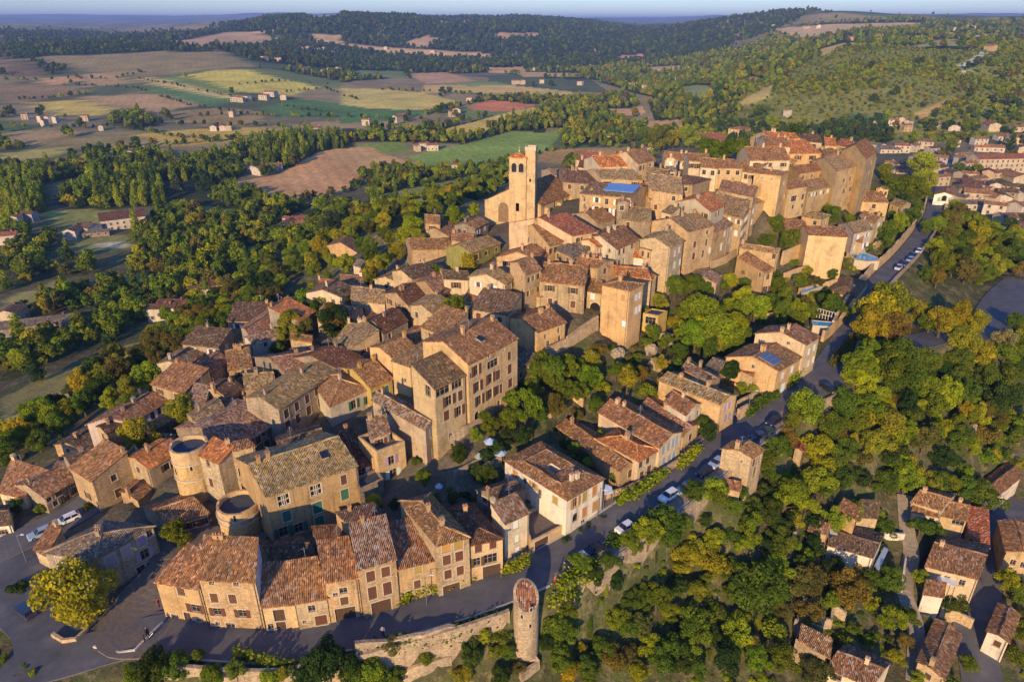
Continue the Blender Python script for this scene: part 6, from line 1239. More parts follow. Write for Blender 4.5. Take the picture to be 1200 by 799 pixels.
# ---------------------------------------------------------------- trees
LEAFC = dict(g=(.11,.16,.022), b=(.21,.27,.022), y=(.42,.36,.025), d=(.05,.088,.022), o=(.14,.13,.04), r=(.19,.14,.035), a=(.25,.25,.028), k=(.07,.09,.05), s=(.22,.21,.12))
def crown_mesh(kind, seed, nl, ls):
    R = np.random.default_rng(seed); lobes = []
    if kind == 'broad':
        ea, ek, sq, skx = R.uniform(0, 3.14), R.uniform(.72, 1.0), R.uniform(.62, .98), R.uniform(-.2,.2)
        if seed < 2: ek, sq, skx = 1.0, .98, 0
        for i in range(24 if seed > 1 else 34):
            a = R.uniform(0, 2*math.pi); h = R.uniform(-.6 if seed > 1 else -.9, .95); rr = math.sqrt(max(0, 1-h*h))*R.uniform(.25,.98)*(1 if h > -.2 else .8)
            x_, y_ = rr*math.cos(a), rr*math.sin(a)*ek; lobes.append((x_*math.cos(ea)-y_*math.sin(ea)+skx*h, x_*math.sin(ea)+y_*math.cos(ea), h*sq, R.uniform(.15,.40)))
        zc = 1.28
    elif kind == 'poplar':
        for i in range(18):
            t = i/17; a = R.uniform(0, 2*math.pi); rr = .28*math.sin(math.pi*min(.95, .15+t*.85))+.05; lobes.append((rr*math.cos(a)*.8, rr*math.sin(a)*.8, -1.5+3.3*t, .42*(1-.55*t)+.08))
        zc = 2.1
    elif kind == 'cypress':
        for i in range(16): t = i/15; lobes.append((R.uniform(-.05,.05), R.uniform(-.05,.05), -1.9+4.6*t, .5*(1-t)**.6*(.55+.45*min(1,t*5))+.07))
        zc = 2.2
    elif kind == 'bush':
        for i in range(10):
            a = R.uniform(0, 2*math.pi); rr = R.uniform(.1,.75); lobes.append((rr*math.cos(a), rr*math.sin(a), R.uniform(-.1,.35), R.uniform(.28,.45)))
        zc = .35
    V = []; N = []; lob = np.array(lobes); k = 0; prob = lob[:,3]**2; prob /= prob.sum(); tries = 0
    P = np.empty((0,3)); NN = np.empty((0,3)); tone = np.empty(0); lt = R.uniform(0, 1, len(lob))
    while len(P) < nl and tries < 8:
        tries += 1; m = nl*2; ci = R.choice(len(lob), m, p=prob); d = R.normal(size=(m,3)); d /= np.linalg.norm(d, axis=1)[:,None]
        rad = R.uniform(.72, 1.08, m)**.8; rad[R.random(m) < .12] *= .6; p = lob[ci,:3] + d*(lob[ci,3]*rad)[:,None]
        dist = np.linalg.norm(p[:,None,:]-lob[None,:,:3], axis=2)/lob[None,:,3]; ok = (dist < .62).sum(1) == 0
        ok |= R.random(m) < .07
        P = np.vstack([P, p[ok]]); NN = np.vstack([NN, d[ok]]); tone = np.append(tone, lt[ci[ok]])
    P, NN, tone = P[:nl], NN[:nl], tone[:nl]; n = len(P)
    if kind == 'broad': P[:,:2] -= P[:,:2].mean(0); P[:,:2] /= np.percentile(np.hypot(P[:,0], P[:,1]), 96); P[:,2] *= .88/np.percentile(np.abs(P[:,2]), 96)
    if True: NN = NN + R.normal(size=(n,3))*.55; NN /= np.linalg.norm(NN, axis=1)[:,None]
    T = np.cross(NN, R.normal(size=(n,3))); T /= np.linalg.norm(T, axis=1)[:,None]; Bt = np.cross(NN, T); s = ls*R.uniform(.6,1.35,n)[:,None]
    v = np.stack([P-T*s-Bt*s*.6, P+T*s*.9-Bt*s*.7, P+T*s+Bt*s*.7, P-T*s*.8+Bt*s*.75], 1).reshape(-1,3); v[:,2] += zc
    me = bpy.data.meshes.new('crown'); me.vertices.add(n*4); me.vertices.foreach_set('co', v.astype(np.float32).ravel()); me.loops.add(n*4); me.loops.foreach_set('vertex_index', np.arange(n*4, dtype=np.int32))
    me.polygons.add(n); me.polygons.foreach_set('loop_start', np.arange(0,n*4,4,dtype=np.int32)); me.polygons.foreach_set('loop_total', np.full(n,4,dtype=np.int32)); me.update(calc_edges=True)
    at = me.attributes.new('leaf', 'FLOAT', 'FACE'); at.data.foreach_set('value', np.clip(.55*tone+.45*R.random(n), 0, 1).astype(np.float32)); me.materials.append(M['leaf']); return me
def limb(b, p, q, r0, r1, n=6):
    p, q = Vector(p), Vector(q); d = (q-p).normalized(); s = d.orthogonal().normalized(); t = d.cross(s)
    A = [p+(s*math.cos(2*math.pi*i/n)+t*math.sin(2*math.pi*i/n))*r0 for i in range(n)]; B = [q+(s*math.cos(2*math.pi*i/n)+t*math.sin(2*math.pi*i/n))*r1 for i in range(n)]
    for i in range(n): b.face([A[i], A[(i+1)%n], B[(i+1)%n], B[i]])
def trunk_mesh(kind, seed):
    R = random.Random(seed); b = MB(); H = {'broad':1.25,'poplar':2.6,'cypress':2.0,'bush':.3}[kind]; r = .09 if kind != 'cypress' else .06
    pts_ = [(0,0,-.25)]; x = y = 0
    for k in range(4): x += R.uniform(-.05,.05); y += R.uniform(-.05,.05); pts_.append((x, y, H*(k+1)/4))
    for k in range(4): limb(b, pts_[k], pts_[k+1], r*(1-.2*k), r*(.8-.2*k)+.01)
    if kind in ('broad','bush'):
        for k in range(6):
            a = R.uniform(0,6.28); z0 = H*R.uniform(.45,.9); limb(b, (x*.5,y*.5,z0), (math.cos(a)*.6, math.sin(a)*.6, z0+R.uniform(.3,.7)), .045, .012, 5)
    me = b.mesh('trunk'); me.materials.append(M['bark']); return me
CR = {'broad': [crown_mesh('broad', s, 5600, .040) for s in range(9)], 'poplar': [crown_mesh('poplar', 30+s, 4200, .045) for s in range(3)],
      'cypress': [crown_mesh('cypress', 40+s, 3600, .032) for s in range(2)], 'bush': [crown_mesh('bush', 50+s, 1700, .055) for s in range(4)]}
TRK = {k: [trunk_mesh(k, s) for s in range(3)] for k in CR}
CNAME = dict(g='green', b='bright green', y='golden yellow', d='dark green', o='olive green', r='russet', a='yellow-green', k='grey-green', s='bare grey-brown')
KN = dict(broad='broadleaf_tree', poplar='poplar_tree', cypress='cypress_tree', bush='shrub'); KC = dict(broad='tree', poplar='poplar', cypress='cypress', bush='shrub')
TREES = []; TL = {}
MARKS = None
def near_label(u, v, what, col, R):
    best = min(MARKS, key=lambda m: math.hypot(m[0]-u, (m[1]-v)*1.2)); dx, dy = u-best[0], v-best[1]
    rel = ('right of' if dx > 0 else 'left of') if abs(dx) > abs(dy) else ('behind' if dy < 0 else 'in front of')
    size = 'small' if R < 2.0 else 'large' if R > 4.2 else 'medium-sized' if R > 3 else ''
    dist = math.hypot(dx, dy); far = 'just ' if dist < 35 else '' if dist < 90 else 'well '
    t_ = f'{size} {col} {what} {far}{rel} {best[2]}'.split(); return ' '.join(t_ if len(t_) <= 13 else f'{col} {what} {rel} {best[2]}'.split())
REC = []
def place_tree(x, y, R, kind='broad', col='g', hs=None, group=None, z=None):
    z = gz(x, y) if z is None else z; REC.append((R/math.hypot(y, x, CAMZ-z)*(1 if R > 0 else 0), x, y, z, R, kind, col, hs)); TREES.append((x, y, R))
def make_tree(_, x, y, z, R, kind, col, hs):
    u, v = proj(x, y, z+R); aut = kind == 'broad' and col in 'ayro'
    what = dict(broad='tree', poplar='poplar', cypress='cypress', bush='shrub')[kind]
    lab = near_label(u, v, what, CNAME[col], R); grp = {'broad':'autumn-coloured trees' if aut else 'green broadleaf trees','poplar':'poplars','cypress':'cypresses','bush':'shrubs'}[kind] + ' of the hill'
    sc = (R*random.uniform(.85,1.18), R*random.uniform(.85,1.18), R*(hs or random.uniform(.8,1.2)))
    t = thing('autumn_tree' if aut else KN[kind], lab, KC[kind], (x, y, z-.1), random.uniform(0, 6.28), grp); t.scale = sc
    c = LEAFC[col]; f = random.uniform(.82,1.2); c = (c[0]*f*random.uniform(.9,1.12), c[1]*f, c[2]*f)
    put('trunk' if kind != 'bush' else 'stem', random.choice(TRK[kind]), None, t); put('crown', CR['broad'][0] if kind == 'broad' and R > 4.6 else random.choice(CR[kind]), None, t, (0,0,0), random.uniform(0,6.28), c)
def T(u, v, r, col='g', kind='broad', hs=None):
    u, v = px((u, v)); r = r/FR[2]; zc = {'broad':1.28,'poplar':2.1,'cypress':2.2,'bush':.35}[kind]; R = 3.0
    hsv = hs or 1.0
    for _ in range(5):
        g = hit(u, v, zc*R*hsv); dep = g[1]*CP - (g[2]+zc*R*hsv-CAMZ)*SP; R = max(.5, r*dep/FPX)
    return place_tree(g[0], g[1], R/1.02, kind, col, hsv)
MARKS = [m for m in NICK if m[2].startswith('the ') and len(m[2].split()) <= 8] + [(945,338,'the upper swimming pool'),(575,522,'the blue parasols'),(733,617,'the white parked car'),(1065,640,'the hamlet lane'),(1160,680,'the lower street'),(1050,310,'the ramp road'),(300,765,'the road bend wall'),(140,262,'the sports hall'),(1000,420,'the road fork'),(1160,360,'the car park'),(1100,300,'the ramp parking'),(345,200,'the ploughed field'),(245,347,'the white villa in the woods'),(900,660,'the ruined wall in the trees'),(1080,700,'the hamlet gardens'),(760,760,'the bottom woodland'),(820,690,'the gold tree grove'),(600,330,'the church square')]
fr(0,560,3.343)
T(290,450,142,'a'); T(20,710,24,'b','bush'); T(95,745,22,'b','bush'); T(125,765,20,'b','bush'); T(690,215,52,'g'); T(60,430,40,'d','bush'); T(60,110,30,'d'); T(160,120,30,'g','bush'); T(350,110,28,'g','bush')
fr(0,400,3.633)
T(780,292,68,'a'); T(590,405,85,'a'); T(452,528,76,'a'); T(410,130,72,'d'); T(415,200,60,'d'); T(470,245,50,'b'); T(290,290,52,'a'); T(205,330,60,'b'); T(120,360,60,'b'); T(60,420,55,'g'); T(30,480,50,'g'); T(545,205,60,'a'); T(620,150,60,'b'); T(350,260,55,'g'); T(250,350,50,'g'); T(160,420,48,'g'); T(560,270,50,'g'); T(80,75,45,'b'); T(150,130,40,'d'); T(700,120,45,'a'); T(760,90,45,'g')
fr(150,560,3.343)
for q in ((90,745,75,'d'),(190,735,62,'g'),(330,770,50,'b'),(420,750,40,'g'),(560,780,40,'b'),(700,760,60,'d'),(780,725,100,'d'),(880,770,60,'g'),(955,770,60,'b'),(270,690,28,'g'),(610,760,30,'a'),(30,770,50,'g')): T(*q)
fr(400,560,3.343)
for q in ((130,765,70,'b'),(40,740,55,'d'),(200,655,42,'o'),(215,770,40,'g'),(510,680,55,'d'),(475,765,45,'a'),(560,615,32,'b'),(615,640,52,'g'),(650,670,35,'g'),(625,775,45,'d'),(690,745,28,'o'),(845,585,58,'g'),(880,520,40,'g'),(855,700,60,'g'),(800,640,40,'d'),(905,455,40,'d'),(980,770,40,'g'),(890,760,45,'a'),(440,640,24,'o'),(330,700,30,'k')): T(*q)
T(972,585,24,'g','cypress'); T(941,662,24,'y')
fr(650,560,3.343)
for q in ((435,185,85,'g'),(370,210,62,'b'),(490,180,50,'g'),(300,250,48,'g'),(505,310,58,'y'),(615,320,62,'a'),(770,195,60,'b'),(740,260,42,'b'),(820,260,38,'d'),(790,420,100,'g'),(730,380,55,'g'),(860,350,52,'b'),(235,545,46,'b'),(285,480,42,'g'),(400,465,68,'g'),(335,570,42,'o'),(545,575,72,'g'),(440,690,85,'g'),(370,650,48,'b'),(560,440,45,'a'),(100,330,48,'g'),(160,380,45,'d'),(210,330,45,'g'),(240,400,42,'d'),(230,700,55,'o'),(300,690,40,'o'),(680,700,72,'d'),(910,75,66,'b'),(850,120,40,'b'),(640,60,48,'g'),(700,110,40,'g'),(720,60,35,'g'),(40,600,55,'g'),(30,700,50,'a'),(590,160,28,'d'),(880,190,40,'d'),(950,400,60,'o'),(420,370,22,'b'),(520,660,50,'b'),(620,620,48,'d'),(760,640,42,'o'),(560,740,50,'g'),(330,760,45,'b'),(120,740,50,'g'),(590,400,32,'k'),(940,160,46,'a')): T(*q)
T(795,565,28,'a','cypress',.75); T(203,440,14,'b','cypress'); T(398,310,13,'k','cypress')
fr(900,560,3.343)
for q in ((70,70,85,'b'),(150,110,50,'b'),(220,20,60,'g'),(30,345,58,'b'),(40,450,50,'g'),(185,255,42,'d'),(165,400,68,'o'),(320,430,78,'o'),(250,480,42,'b'),(390,390,40,'g'),(480,395,52,'g'),(490,550,58,'b'),(552,540,42,'g'),(335,590,28,'s'),(600,190,45,'g'),(650,195,38,'g'),(545,10,55,'b'),(830,75,68,'g'),(760,40,50,'g'),(700,20,45,'g'),(600,390,32,'b'),(945,405,52,'b'),(985,455,42,'g'),(740,480,46,'d'),(700,500,35,'d'),(790,722,30,'g'),(500,700,34,'a'),(590,775,28,'b'),(540,640,30,'r'),(0,130,55,'d'),(90,170,40,'d'),(620,100,25,'d'),(60,520,40,'o'),(480,640,25,'o'),(1000,420,40,'g'),(650,20,40,'a')): T(*q)
fr(800,360,3.633)
for q in ((200,90,75,'b'),(130,60,60,'g'),(60,100,62,'b'),(120,140,55,'a'),(230,150,40,'g'),(420,20,55,'g'),(480,10,45,'b'),(760,235,66,'b'),(775,320,62,'b'),(830,370,48,'b'),(520,430,78,'b'),(470,480,45,'a'),(680,415,72,'g'),(740,480,55,'g'),(440,560,52,'o'),(575,610,72,'b'),(640,640,60,'g'),(570,740,62,'b'),(480,770,55,'a'),(400,760,40,'g'),(370,700,45,'g'),(840,30,95,'a'),(900,90,70,'r'),(790,80,62,'a'),(985,20,55,'a'),(1060,55,48,'g'),(930,210,80,'g'),(1010,240,70,'g'),(900,310,55,'g'),(860,480,75,'a'),(820,580,62,'a'),(930,520,60,'b'),(1000,330,72,'g'),(1065,420,72,'g'),(960,420,62,'d'),(940,700,68,'b'),(1030,560,62,'o'),(340,640,50,'g'),(880,640,45,'d'),(470,290,26,'b','bush'),(320,275,36,'d'),(205,270,48,'d'),(300,350,28,'b'),(95,500,40,'g'),(130,770,50,'b'),(50,780,45,'g'),(230,790,40,'g'),(690,700,50,'o'),(340,410,20,'g','bush'),(1080,250,50,'g')): T(*q)
fr(950,360,3.632)
for q in ((330,230,75,'g'),(440,260,70,'g'),(560,280,60,'d'),(660,160,70,'a'),(720,200,58,'a'),(830,140,48,'s'),(820,200,55,'b'),(880,160,50,'g'),(620,230,62,'g'),(730,290,66,'g'),(820,310,70,'g'),(880,250,60,'g'),(480,340,66,'b'),(570,370,72,'b'),(660,370,60,'g'),(790,390,70,'d'),(870,380,60,'d'),(730,440,44,'r'),(860,490,42,'b'),(250,430,62,'b'),(330,500,66,'a'),(420,480,55,'g'),(510,540,55,'g'),(400,580,55,'d'),(620,560,40,'k'),(790,570,42,'g'),(570,640,50,'d'),(660,690,42,'b'),(540,740,48,'g'),(640,770,42,'g'),(880,540,45,'g'),(560,60,62,'a'),(480,30,50,'a'),(640,30,60,'a'),(700,60,50,'a'),(620,110,40,'a'),(880,50,40,'k'),(250,180,50,'b'),(200,290,55,'b'),(250,90,45,'r'),(80,500,60,'g'),(60,680,60,'b'),(150,600,50,'g'),(130,720,60,'d'),(420,700,60,'a'),(330,740,50,'g'),(800,470,40,'o')): T(*q)
fr(560,420,3.633)
for q in ((320,55,72,'g'),(250,40,50,'g'),(205,200,76,'b'),(150,170,45,'g'),(385,40,58,'g'),(480,85,60,'b'),(430,140,45,'g'),(640,85,60,'a'),(590,50,40,'g'),(500,195,42,'g'),(985,310,40,'d'),(240,120,45,'g'),(270,230,34,'g'),(130,260,48,'g'),(60,290,44,'g'),(190,330,40,'d'),(130,330,36,'d'),(40,420,34,'d'),(580,500,26,'g'),(230,600,26,'g','bush'),(760,500,24,'b','bush'),(735,520,22,'b','bush'),(700,545,22,'g','bush'),(640,590,24,'b','bush'),(600,600,22,'g','bush'),(905,400,26,'b','bush'),(875,425,24,'b','bush'),(930,380,24,'g','bush'),(475,705,16,'d','bush'),(437,730,16,'d','bush'),(380,770,22,'d','bush'),(535,672,14,'d','bush'),(715,530,20,'b','bush')): T(*q)
fr(400,360,3.633)
for q in ((570,540,30,'b'),(335,570,30,'b'),(470,20,50,'b'),(430,60,36,'a'),(620,480,40,'g'),(700,470,36,'g'),(350,720,40,'g'),(240,400,16,'b','bush'),(150,170,22,'b','bush'),(190,220,22,'g','bush'),(620,20,40,'g'),(850,230,46,'g'),(960,250,52,'g'),(900,290,50,'g'),(830,300,40,'b'),(700,380,24,'g','bush'),(770,330,26,'g','bush'),(320,650,26,'g','bush'),(560,30,40,'g'),(660,600,40,'d'),(500,620,40,'d'),(580,700,35,'d')): T(*q)
T(335,575,24,'b','cypress',.6)
fr(350,240,3.996)
for q in ((535,95,50,'b'),(500,150,50,'b'),(560,150,42,'a'),(460,225,50,'a'),(400,270,48,'a'),(345,300,50,'a'),(330,350,36,'a'),(220,275,45,'b'),(155,80,58,'k'),(190,40,45,'g'),(75,425,60,'b'),(50,500,50,'g'),(150,530,72,'r'),(200,420,48,'d'),(110,470,50,'g'),(635,308,38,'g'),(665,320,30,'g'),(735,490,68,'a'),(700,540,40,'g'),(410,140,42,'g'),(350,70,42,'g'),(400,70,38,'a'),(430,160,40,'g'),(330,190,40,'g'),(340,230,42,'g'),(360,490,22,'b','bush'),(355,680,34,'a'),(400,700,26,'g'),(890,510,30,'g'),(830,515,24,'g','bush'),(700,60,30,'b'),(820,20,30,'b'),(640,20,40,'a'),(730,20,42,'b'),(100,200,50,'a'),(60,260,45,'a'),(150,250,34,'b'),(290,170,36,'g'),(250,140,36,'g'),(120,150,46,'g')): T(*q)
fr(220,330,3.996)
for q in ((570,85,62,'b'),(600,150,50,'g'),(685,180,75,'d'),(490,195,70,'a'),(440,255,48,'a'),(415,300,38,'g'),(550,210,50,'o'),(710,80,50,'d'),(530,270,34,'g'),(350,400,24,'g'),(870,320,26,'b'),(930,370,26,'b')): T(*q)
fr(750,120,3.633)
for q in ((80,195,52,'g'),(140,185,36,'a'),(205,182,45,'b'),(300,195,45,'g'),(378,195,45,'g'),(430,200,48,'g'),(252,185,36,'g'),(555,110,30,'b'),(545,575,30,'g'),(585,508,35,'g'),(640,580,38,'g'),(820,465,38,'g'),(800,440,24,'b'),(730,600,26,'g'),(760,235,26,'b','bush'),(1040,380,36,'g'),(510,60,36,'g'),(650,640,24,'g','bush'),(820,700,26,'b','bush'),(880,625,20,'b','bush'),(470,730,34,'o'),(120,120,30,'d'),(20,180,40,'g')): T(*q)
T(600,600,18,'g','cypress'); T(690,575,22,'d','cypress'); T(565,745,22,'g','cypress',.8)
fr(750,260,3.993)
for q in ((170,300,52,'g'),(240,300,60,'g'),(300,330,50,'g'),(620,300,50,'g'),(630,250,36,'d'),(680,350,52,'g'),(540,400,68,'b'),(480,360,60,'b'),(590,380,52,'g'),(300,430,100,'b'),(380,510,95,'b'),(260,530,75,'b'),(230,420,70,'a'),(420,420,60,'b'),(330,590,56,'g'),(430,580,40,'g'),(890,200,30,'b'),(900,385,56,'g'),(860,365,40,'d'),(950,410,42,'g'),(750,445,40,'g'),(720,430,36,'g'),(430,690,50,'d'),(545,690,38,'d'),(1140,390,120,'a'),(1080,480,90,'a'),(1170,500,80,'r'),(1020,680,80,'b'),(1160,640,60,'g'),(90,370,36,'a'),(60,520,36,'g'),(30,560,30,'g'),(190,480,36,'k'),(100,660,36,'a'),(500,280,36,'g'),(710,720,34,'b'),(480,770,30,'b'),(120,560,40,'g'),(20,420,30,'a')): T(*q)
fr(950,120,3.996)
for q in ((520,325,62,'b'),(560,360,40,'b'),(470,395,58,'g'),(530,410,44,'g'),(400,380,42,'g'),(350,330,38,'g'),(790,610,68,'a'),(720,640,48,'g'),(850,640,48,'g'),(600,560,40,'b'),(590,660,45,'b'),(640,520,36,'g'),(700,560,40,'k'),(420,560,42,'b'),(370,590,42,'g'),(480,530,38,'g'),(350,640,38,'g'),(500,490,34,'g'),(310,600,30,'g'),(540,580,30,'g'),(660,600,45,'g'),(620,740,52,'g'),(700,740,52,'d'),(780,760,46,'b'),(900,700,40,'g'),(320,410,30,'g'),(280,410,22,'g'),(860,560,32,'g'),(940,420,30,'g'),(780,310,32,'g'),(700,300,30,'g'),(665,200,28,'g'),(740,100,26,'k'),(440,440,34,'d'),(260,680,24,'g'),(240,650,20,'g','bush')): T(*q)
# ---- infill: many more trees, kept clear of houses, roads and clearings
FP = [np.array(f) for f in FOOT]
def clear(x, y, m=1.2):
    for f in FP:
        c = f.mean(0); r = np.hypot(*(f-c).T).max() + m
        if abs(x-c[0]) < r and abs(y-c[1]) < r:
            k = 1 + m/max(1.0, r-m); g_ = c + (f-c)*k
            if inpoly(np.array([x]), np.array([y]), g_)[0]: return False
    for L, w in ROADS:
        if L[:,0].min()-8 < x < L[:,0].max()+8 and L[:,1].min()-8 < y < L[:,1].max()+8:
            if np.min(np.hypot(L[:,0]-x, L[:,1]-y)) < w+1.6+m: return False
    return True
def scatter(pix, n, gap, R0, R1, cols, kinds=(('broad',1.0),), maxy=1e9, seed=1, m=1.0):
    P = poly_world(pix); lo, hi = P.min(0), P.max(0); R = random.Random(seed); out = []; tries = 0
    exist = [(t[0], t[1], t[2]) for t in TREES]
    while len(out) < n and tries < n*40:
        tries += 1; x, y = R.uniform(lo[0], hi[0]), R.uniform(lo[1], hi[1])
        if not inpoly(np.array([x]), np.array([y]), P)[0]: continue
        r = R.uniform(R0, R1)
        if any((x-a)**2+(y-c)**2 < (gap*(r+d))**2 for a, c, d in exist): continue
        if any(inpoly(np.array([x]), np.array([y]), f[0])[0] for f in FW if f[0][:,1].min() < 520): continue
        if not clear(x, y, m): continue
        k = R.random(); kind = kinds[0][0]; acc = 0
        for kk, w in kinds:
            acc += w
            if k < acc: kind = kk; break
        exist.append((x, y, r)); out.append((x, y, r, kind, R.choice(cols)))
    return out
GRN = 'gggbbdoa'; n0 = len(TREES)
near = []
near += scatter([(640,790),(625,735),(660,690),(760,620),(850,575),(900,540),(960,480),(1010,430),(1200,400),(1200,540),(1140,540),(1060,560),(1000,570),(960,620),(930,700),(900,790)], 150, .50, 1.4, 2.8, GRN, (('broad',.6),('bush',.4)), seed=2)
near += scatter([(930,700),(960,620),(1000,570),(1060,560),(1200,600),(1200,799),(900,799)], 45, .8, 1.0, 2.2, 'gbodg', (('broad',.5),('bush',.5)), seed=3)
near += scatter([(560,530),(640,440),(740,400),(800,330),(860,330),(960,300),(980,380),(900,390),(840,430),(760,470),(680,500),(600,540)], 70, .6, 1.0, 2.2, 'ggbao', (('broad',.5),('bush',.5)), seed=4)
near += scatter([(960,300),(1030,240),(1085,230),(1060,290),(1010,340),(985,350)], 30, .6, 1.0, 2.0, 'ggb', (('bush',.6),('broad',.4)), seed=5)
near += scatter([(1100,240),(1200,280),(1200,340),(1150,350),(1090,330),(1085,280)], 30, .6, 2.0, 3.4, 'ggbda', seed=6)
near += scatter([(1085,290),(1110,240),(1200,270),(1200,325),(1140,345),(1090,345),(1070,320)], 70, .42, 2.0, 3.4, 'ggbbdao', seed=16)
near += scatter([(200,790),(330,775),(560,745),(600,799),(200,799)], 24, .6, 1.2, 2.2, 'gbda', (('broad',.6),('bush',.4)), seed=7)
near += scatter([(430,600),(600,540),(700,500),(760,520),(640,590),(520,600),(420,620)], 22, .7, .8, 1.6, 'gbd', (('bush',.7),('broad',.3)), seed=8)
near += scatter([(380,330),(480,290),(560,330),(520,420),(430,430),(330,460),(260,480),(300,420)], 14, .9, .9, 1.6, 'gb', (('bush',.8),('broad',.2)), seed=8)
near += scatter([(0,560),(60,510),(130,470),(200,425),(250,400),(330,345),(400,300),(470,268),(500,252),(540,240),(590,215),(590,200),(480,240),(420,262),(330,300),(240,350),(170,400),(120,440),(0,520)], 420, .40, 1.8, 3.4, 'ggbbbaado', seed=9)
for x, y, r, kind, col in near: place_tree(x, y, r, kind, col)
REC.sort(key=lambda q: -q[0]); cnt = {}; REST = []; LIM = dict(broad=300, autumn=230, bush=260, poplar=99, cypress=99)
for q in REC:
    k = 'autumn' if q[5] == 'broad' and q[6] in 'ayro' else q[5]; cnt[k] = cnt.get(k, 0) + 1
    if cnt[k] <= LIM[k]: make_tree(*q)
    else: REST.append(q)
print('trees', cnt, 'rest', len(REST))
# ---- woods nobody could count: points instanced inside one object of kind stuff
PC = bpy.data.collections.new('woodland_kinds'); PROTO = []
LM = {}
def leafmat(col):
    if col not in LM: LM[col] = mat_foliage('foliage_'+CNAME[col].replace(' ','_').replace('-','_'), .22, LEAFC[col])
    return LM[col]
def proto(me, col):
    me = me.copy(); me.materials.clear(); me.materials.append(leafmat(col)); o = bpy.data.objects.new('proto_%03d' % len(PROTO), me); PC.objects.link(o); PROTO.append((me, col)); return len(PROTO)-1
lowc = [crown_mesh('broad', 70+s, 260, .17) for s in range(3)]; midc = [crown_mesh('broad', 80+s, 1100, .085) for s in range(3)]; popc = [crown_mesh('poplar', 90+s, 900, .09) for s in range(2)]
IX = {}
for c in 'gdbaok': IX['low'+c] = [proto(m, c) for m in lowc]; IX['mid'+c] = [proto(m, c) for m in midc]
for c in 'gba': IX['pop'+c] = [proto(m, c) for m in popc]
for c in 'gdba': IX['hi'+c] = [proto(m, c) for m in CR['broad'][:2]]
for c in 'gb': IX['bu'+c] = [proto(m, c) for m in CR['bush'][:2]]
def gn_stuff(name, label, pts_):
    A = np.array([p[:3] for p in pts_], np.float32); me = bpy.data.meshes.new(name); me.vertices.add(len(A)); me.vertices.foreach_set('co', A.ravel()); me.update()
    for nm, i in (('sx',3),('sz',4),('rz',5)): me.attributes.new(nm, 'FLOAT', 'POINT').data.foreach_set('value', np.array([p[i] for p in pts_], np.float32))
    me.attributes.new('kind_index', 'INT', 'POINT').data.foreach_set('value', np.array([p[6] for p in pts_], np.int32))
    o = put(name, me); tag(o, label, None, None, 'stuff'); ng = bpy.data.node_groups.get('scatter_crowns')
    if ng is None:
        ng = bpy.data.node_groups.new('scatter_crowns', 'GeometryNodeTree'); ng.interface.new_socket(name='Geometry', in_out='INPUT', socket_type='NodeSocketGeometry'); ng.interface.new_socket(name='Geometry', in_out='OUTPUT', socket_type='NodeSocketGeometry')
        N = ng.nodes.new; L = ng.links.new; gi, go = N('NodeGroupInput'), N('NodeGroupOutput'); ci = N('GeometryNodeCollectionInfo'); ci.inputs['Collection'].default_value = PC; ci.inputs['Separate Children'].default_value = True; ci.inputs['Reset Children'].default_value = True
        ip = N('GeometryNodeInstanceOnPoints'); ip.inputs['Pick Instance'].default_value = True; na = {}
        for nm, dt in (('sx','FLOAT'),('sz','FLOAT'),('rz','FLOAT'),('kind_index','INT')):
            q = N('GeometryNodeInputNamedAttribute'); q.data_type = dt; q.inputs[0].default_value = nm; na[nm] = q.outputs[0]
        cs = N('ShaderNodeCombineXYZ'); L(na['sx'], cs.inputs[0]); L(na['sx'], cs.inputs[1]); L(na['sz'], cs.inputs[2]); cr_ = N('ShaderNodeCombineXYZ'); L(na['rz'], cr_.inputs[2])
        L(gi.outputs[0], ip.inputs['Points']); L(ci.outputs[0], ip.inputs['Instance']); L(na['kind_index'], ip.inputs['Instance Index']); L(cs.outputs[0], ip.inputs['Scale']); L(cr_.outputs[0], ip.inputs['Rotation']); L(ip.outputs[0], go.inputs[0])
    md = o.modifiers.new('scatter', 'NODES'); md.node_group = ng; return o
PRNG = random.Random(5)
def pt(x, y, z, R, hs, pool, col): return (x, y, z-.15*R, R*PRNG.uniform(.8,1.2), R*hs*PRNG.uniform(.8,1.15), PRNG.uniform(0,6.28), PRNG.choice(IX[pool+col]))
FARHOUSE = []
exec(FARSRC)
MIX = dict(d='dddgk', m='gggdbboa', h='gbbboabg', p='gggb', P='bbba')
WP = []
WW.append((np.array([(-.34*2300,2300),(-.42*3000,3000),(-.30*4100,4100),(0,4400),(.28*4200,4200),(.42*3300,3300),(.36*2300,2300),(.1*1950,1950),(-.12*1950,1950)]), 23, 12, 'd'))
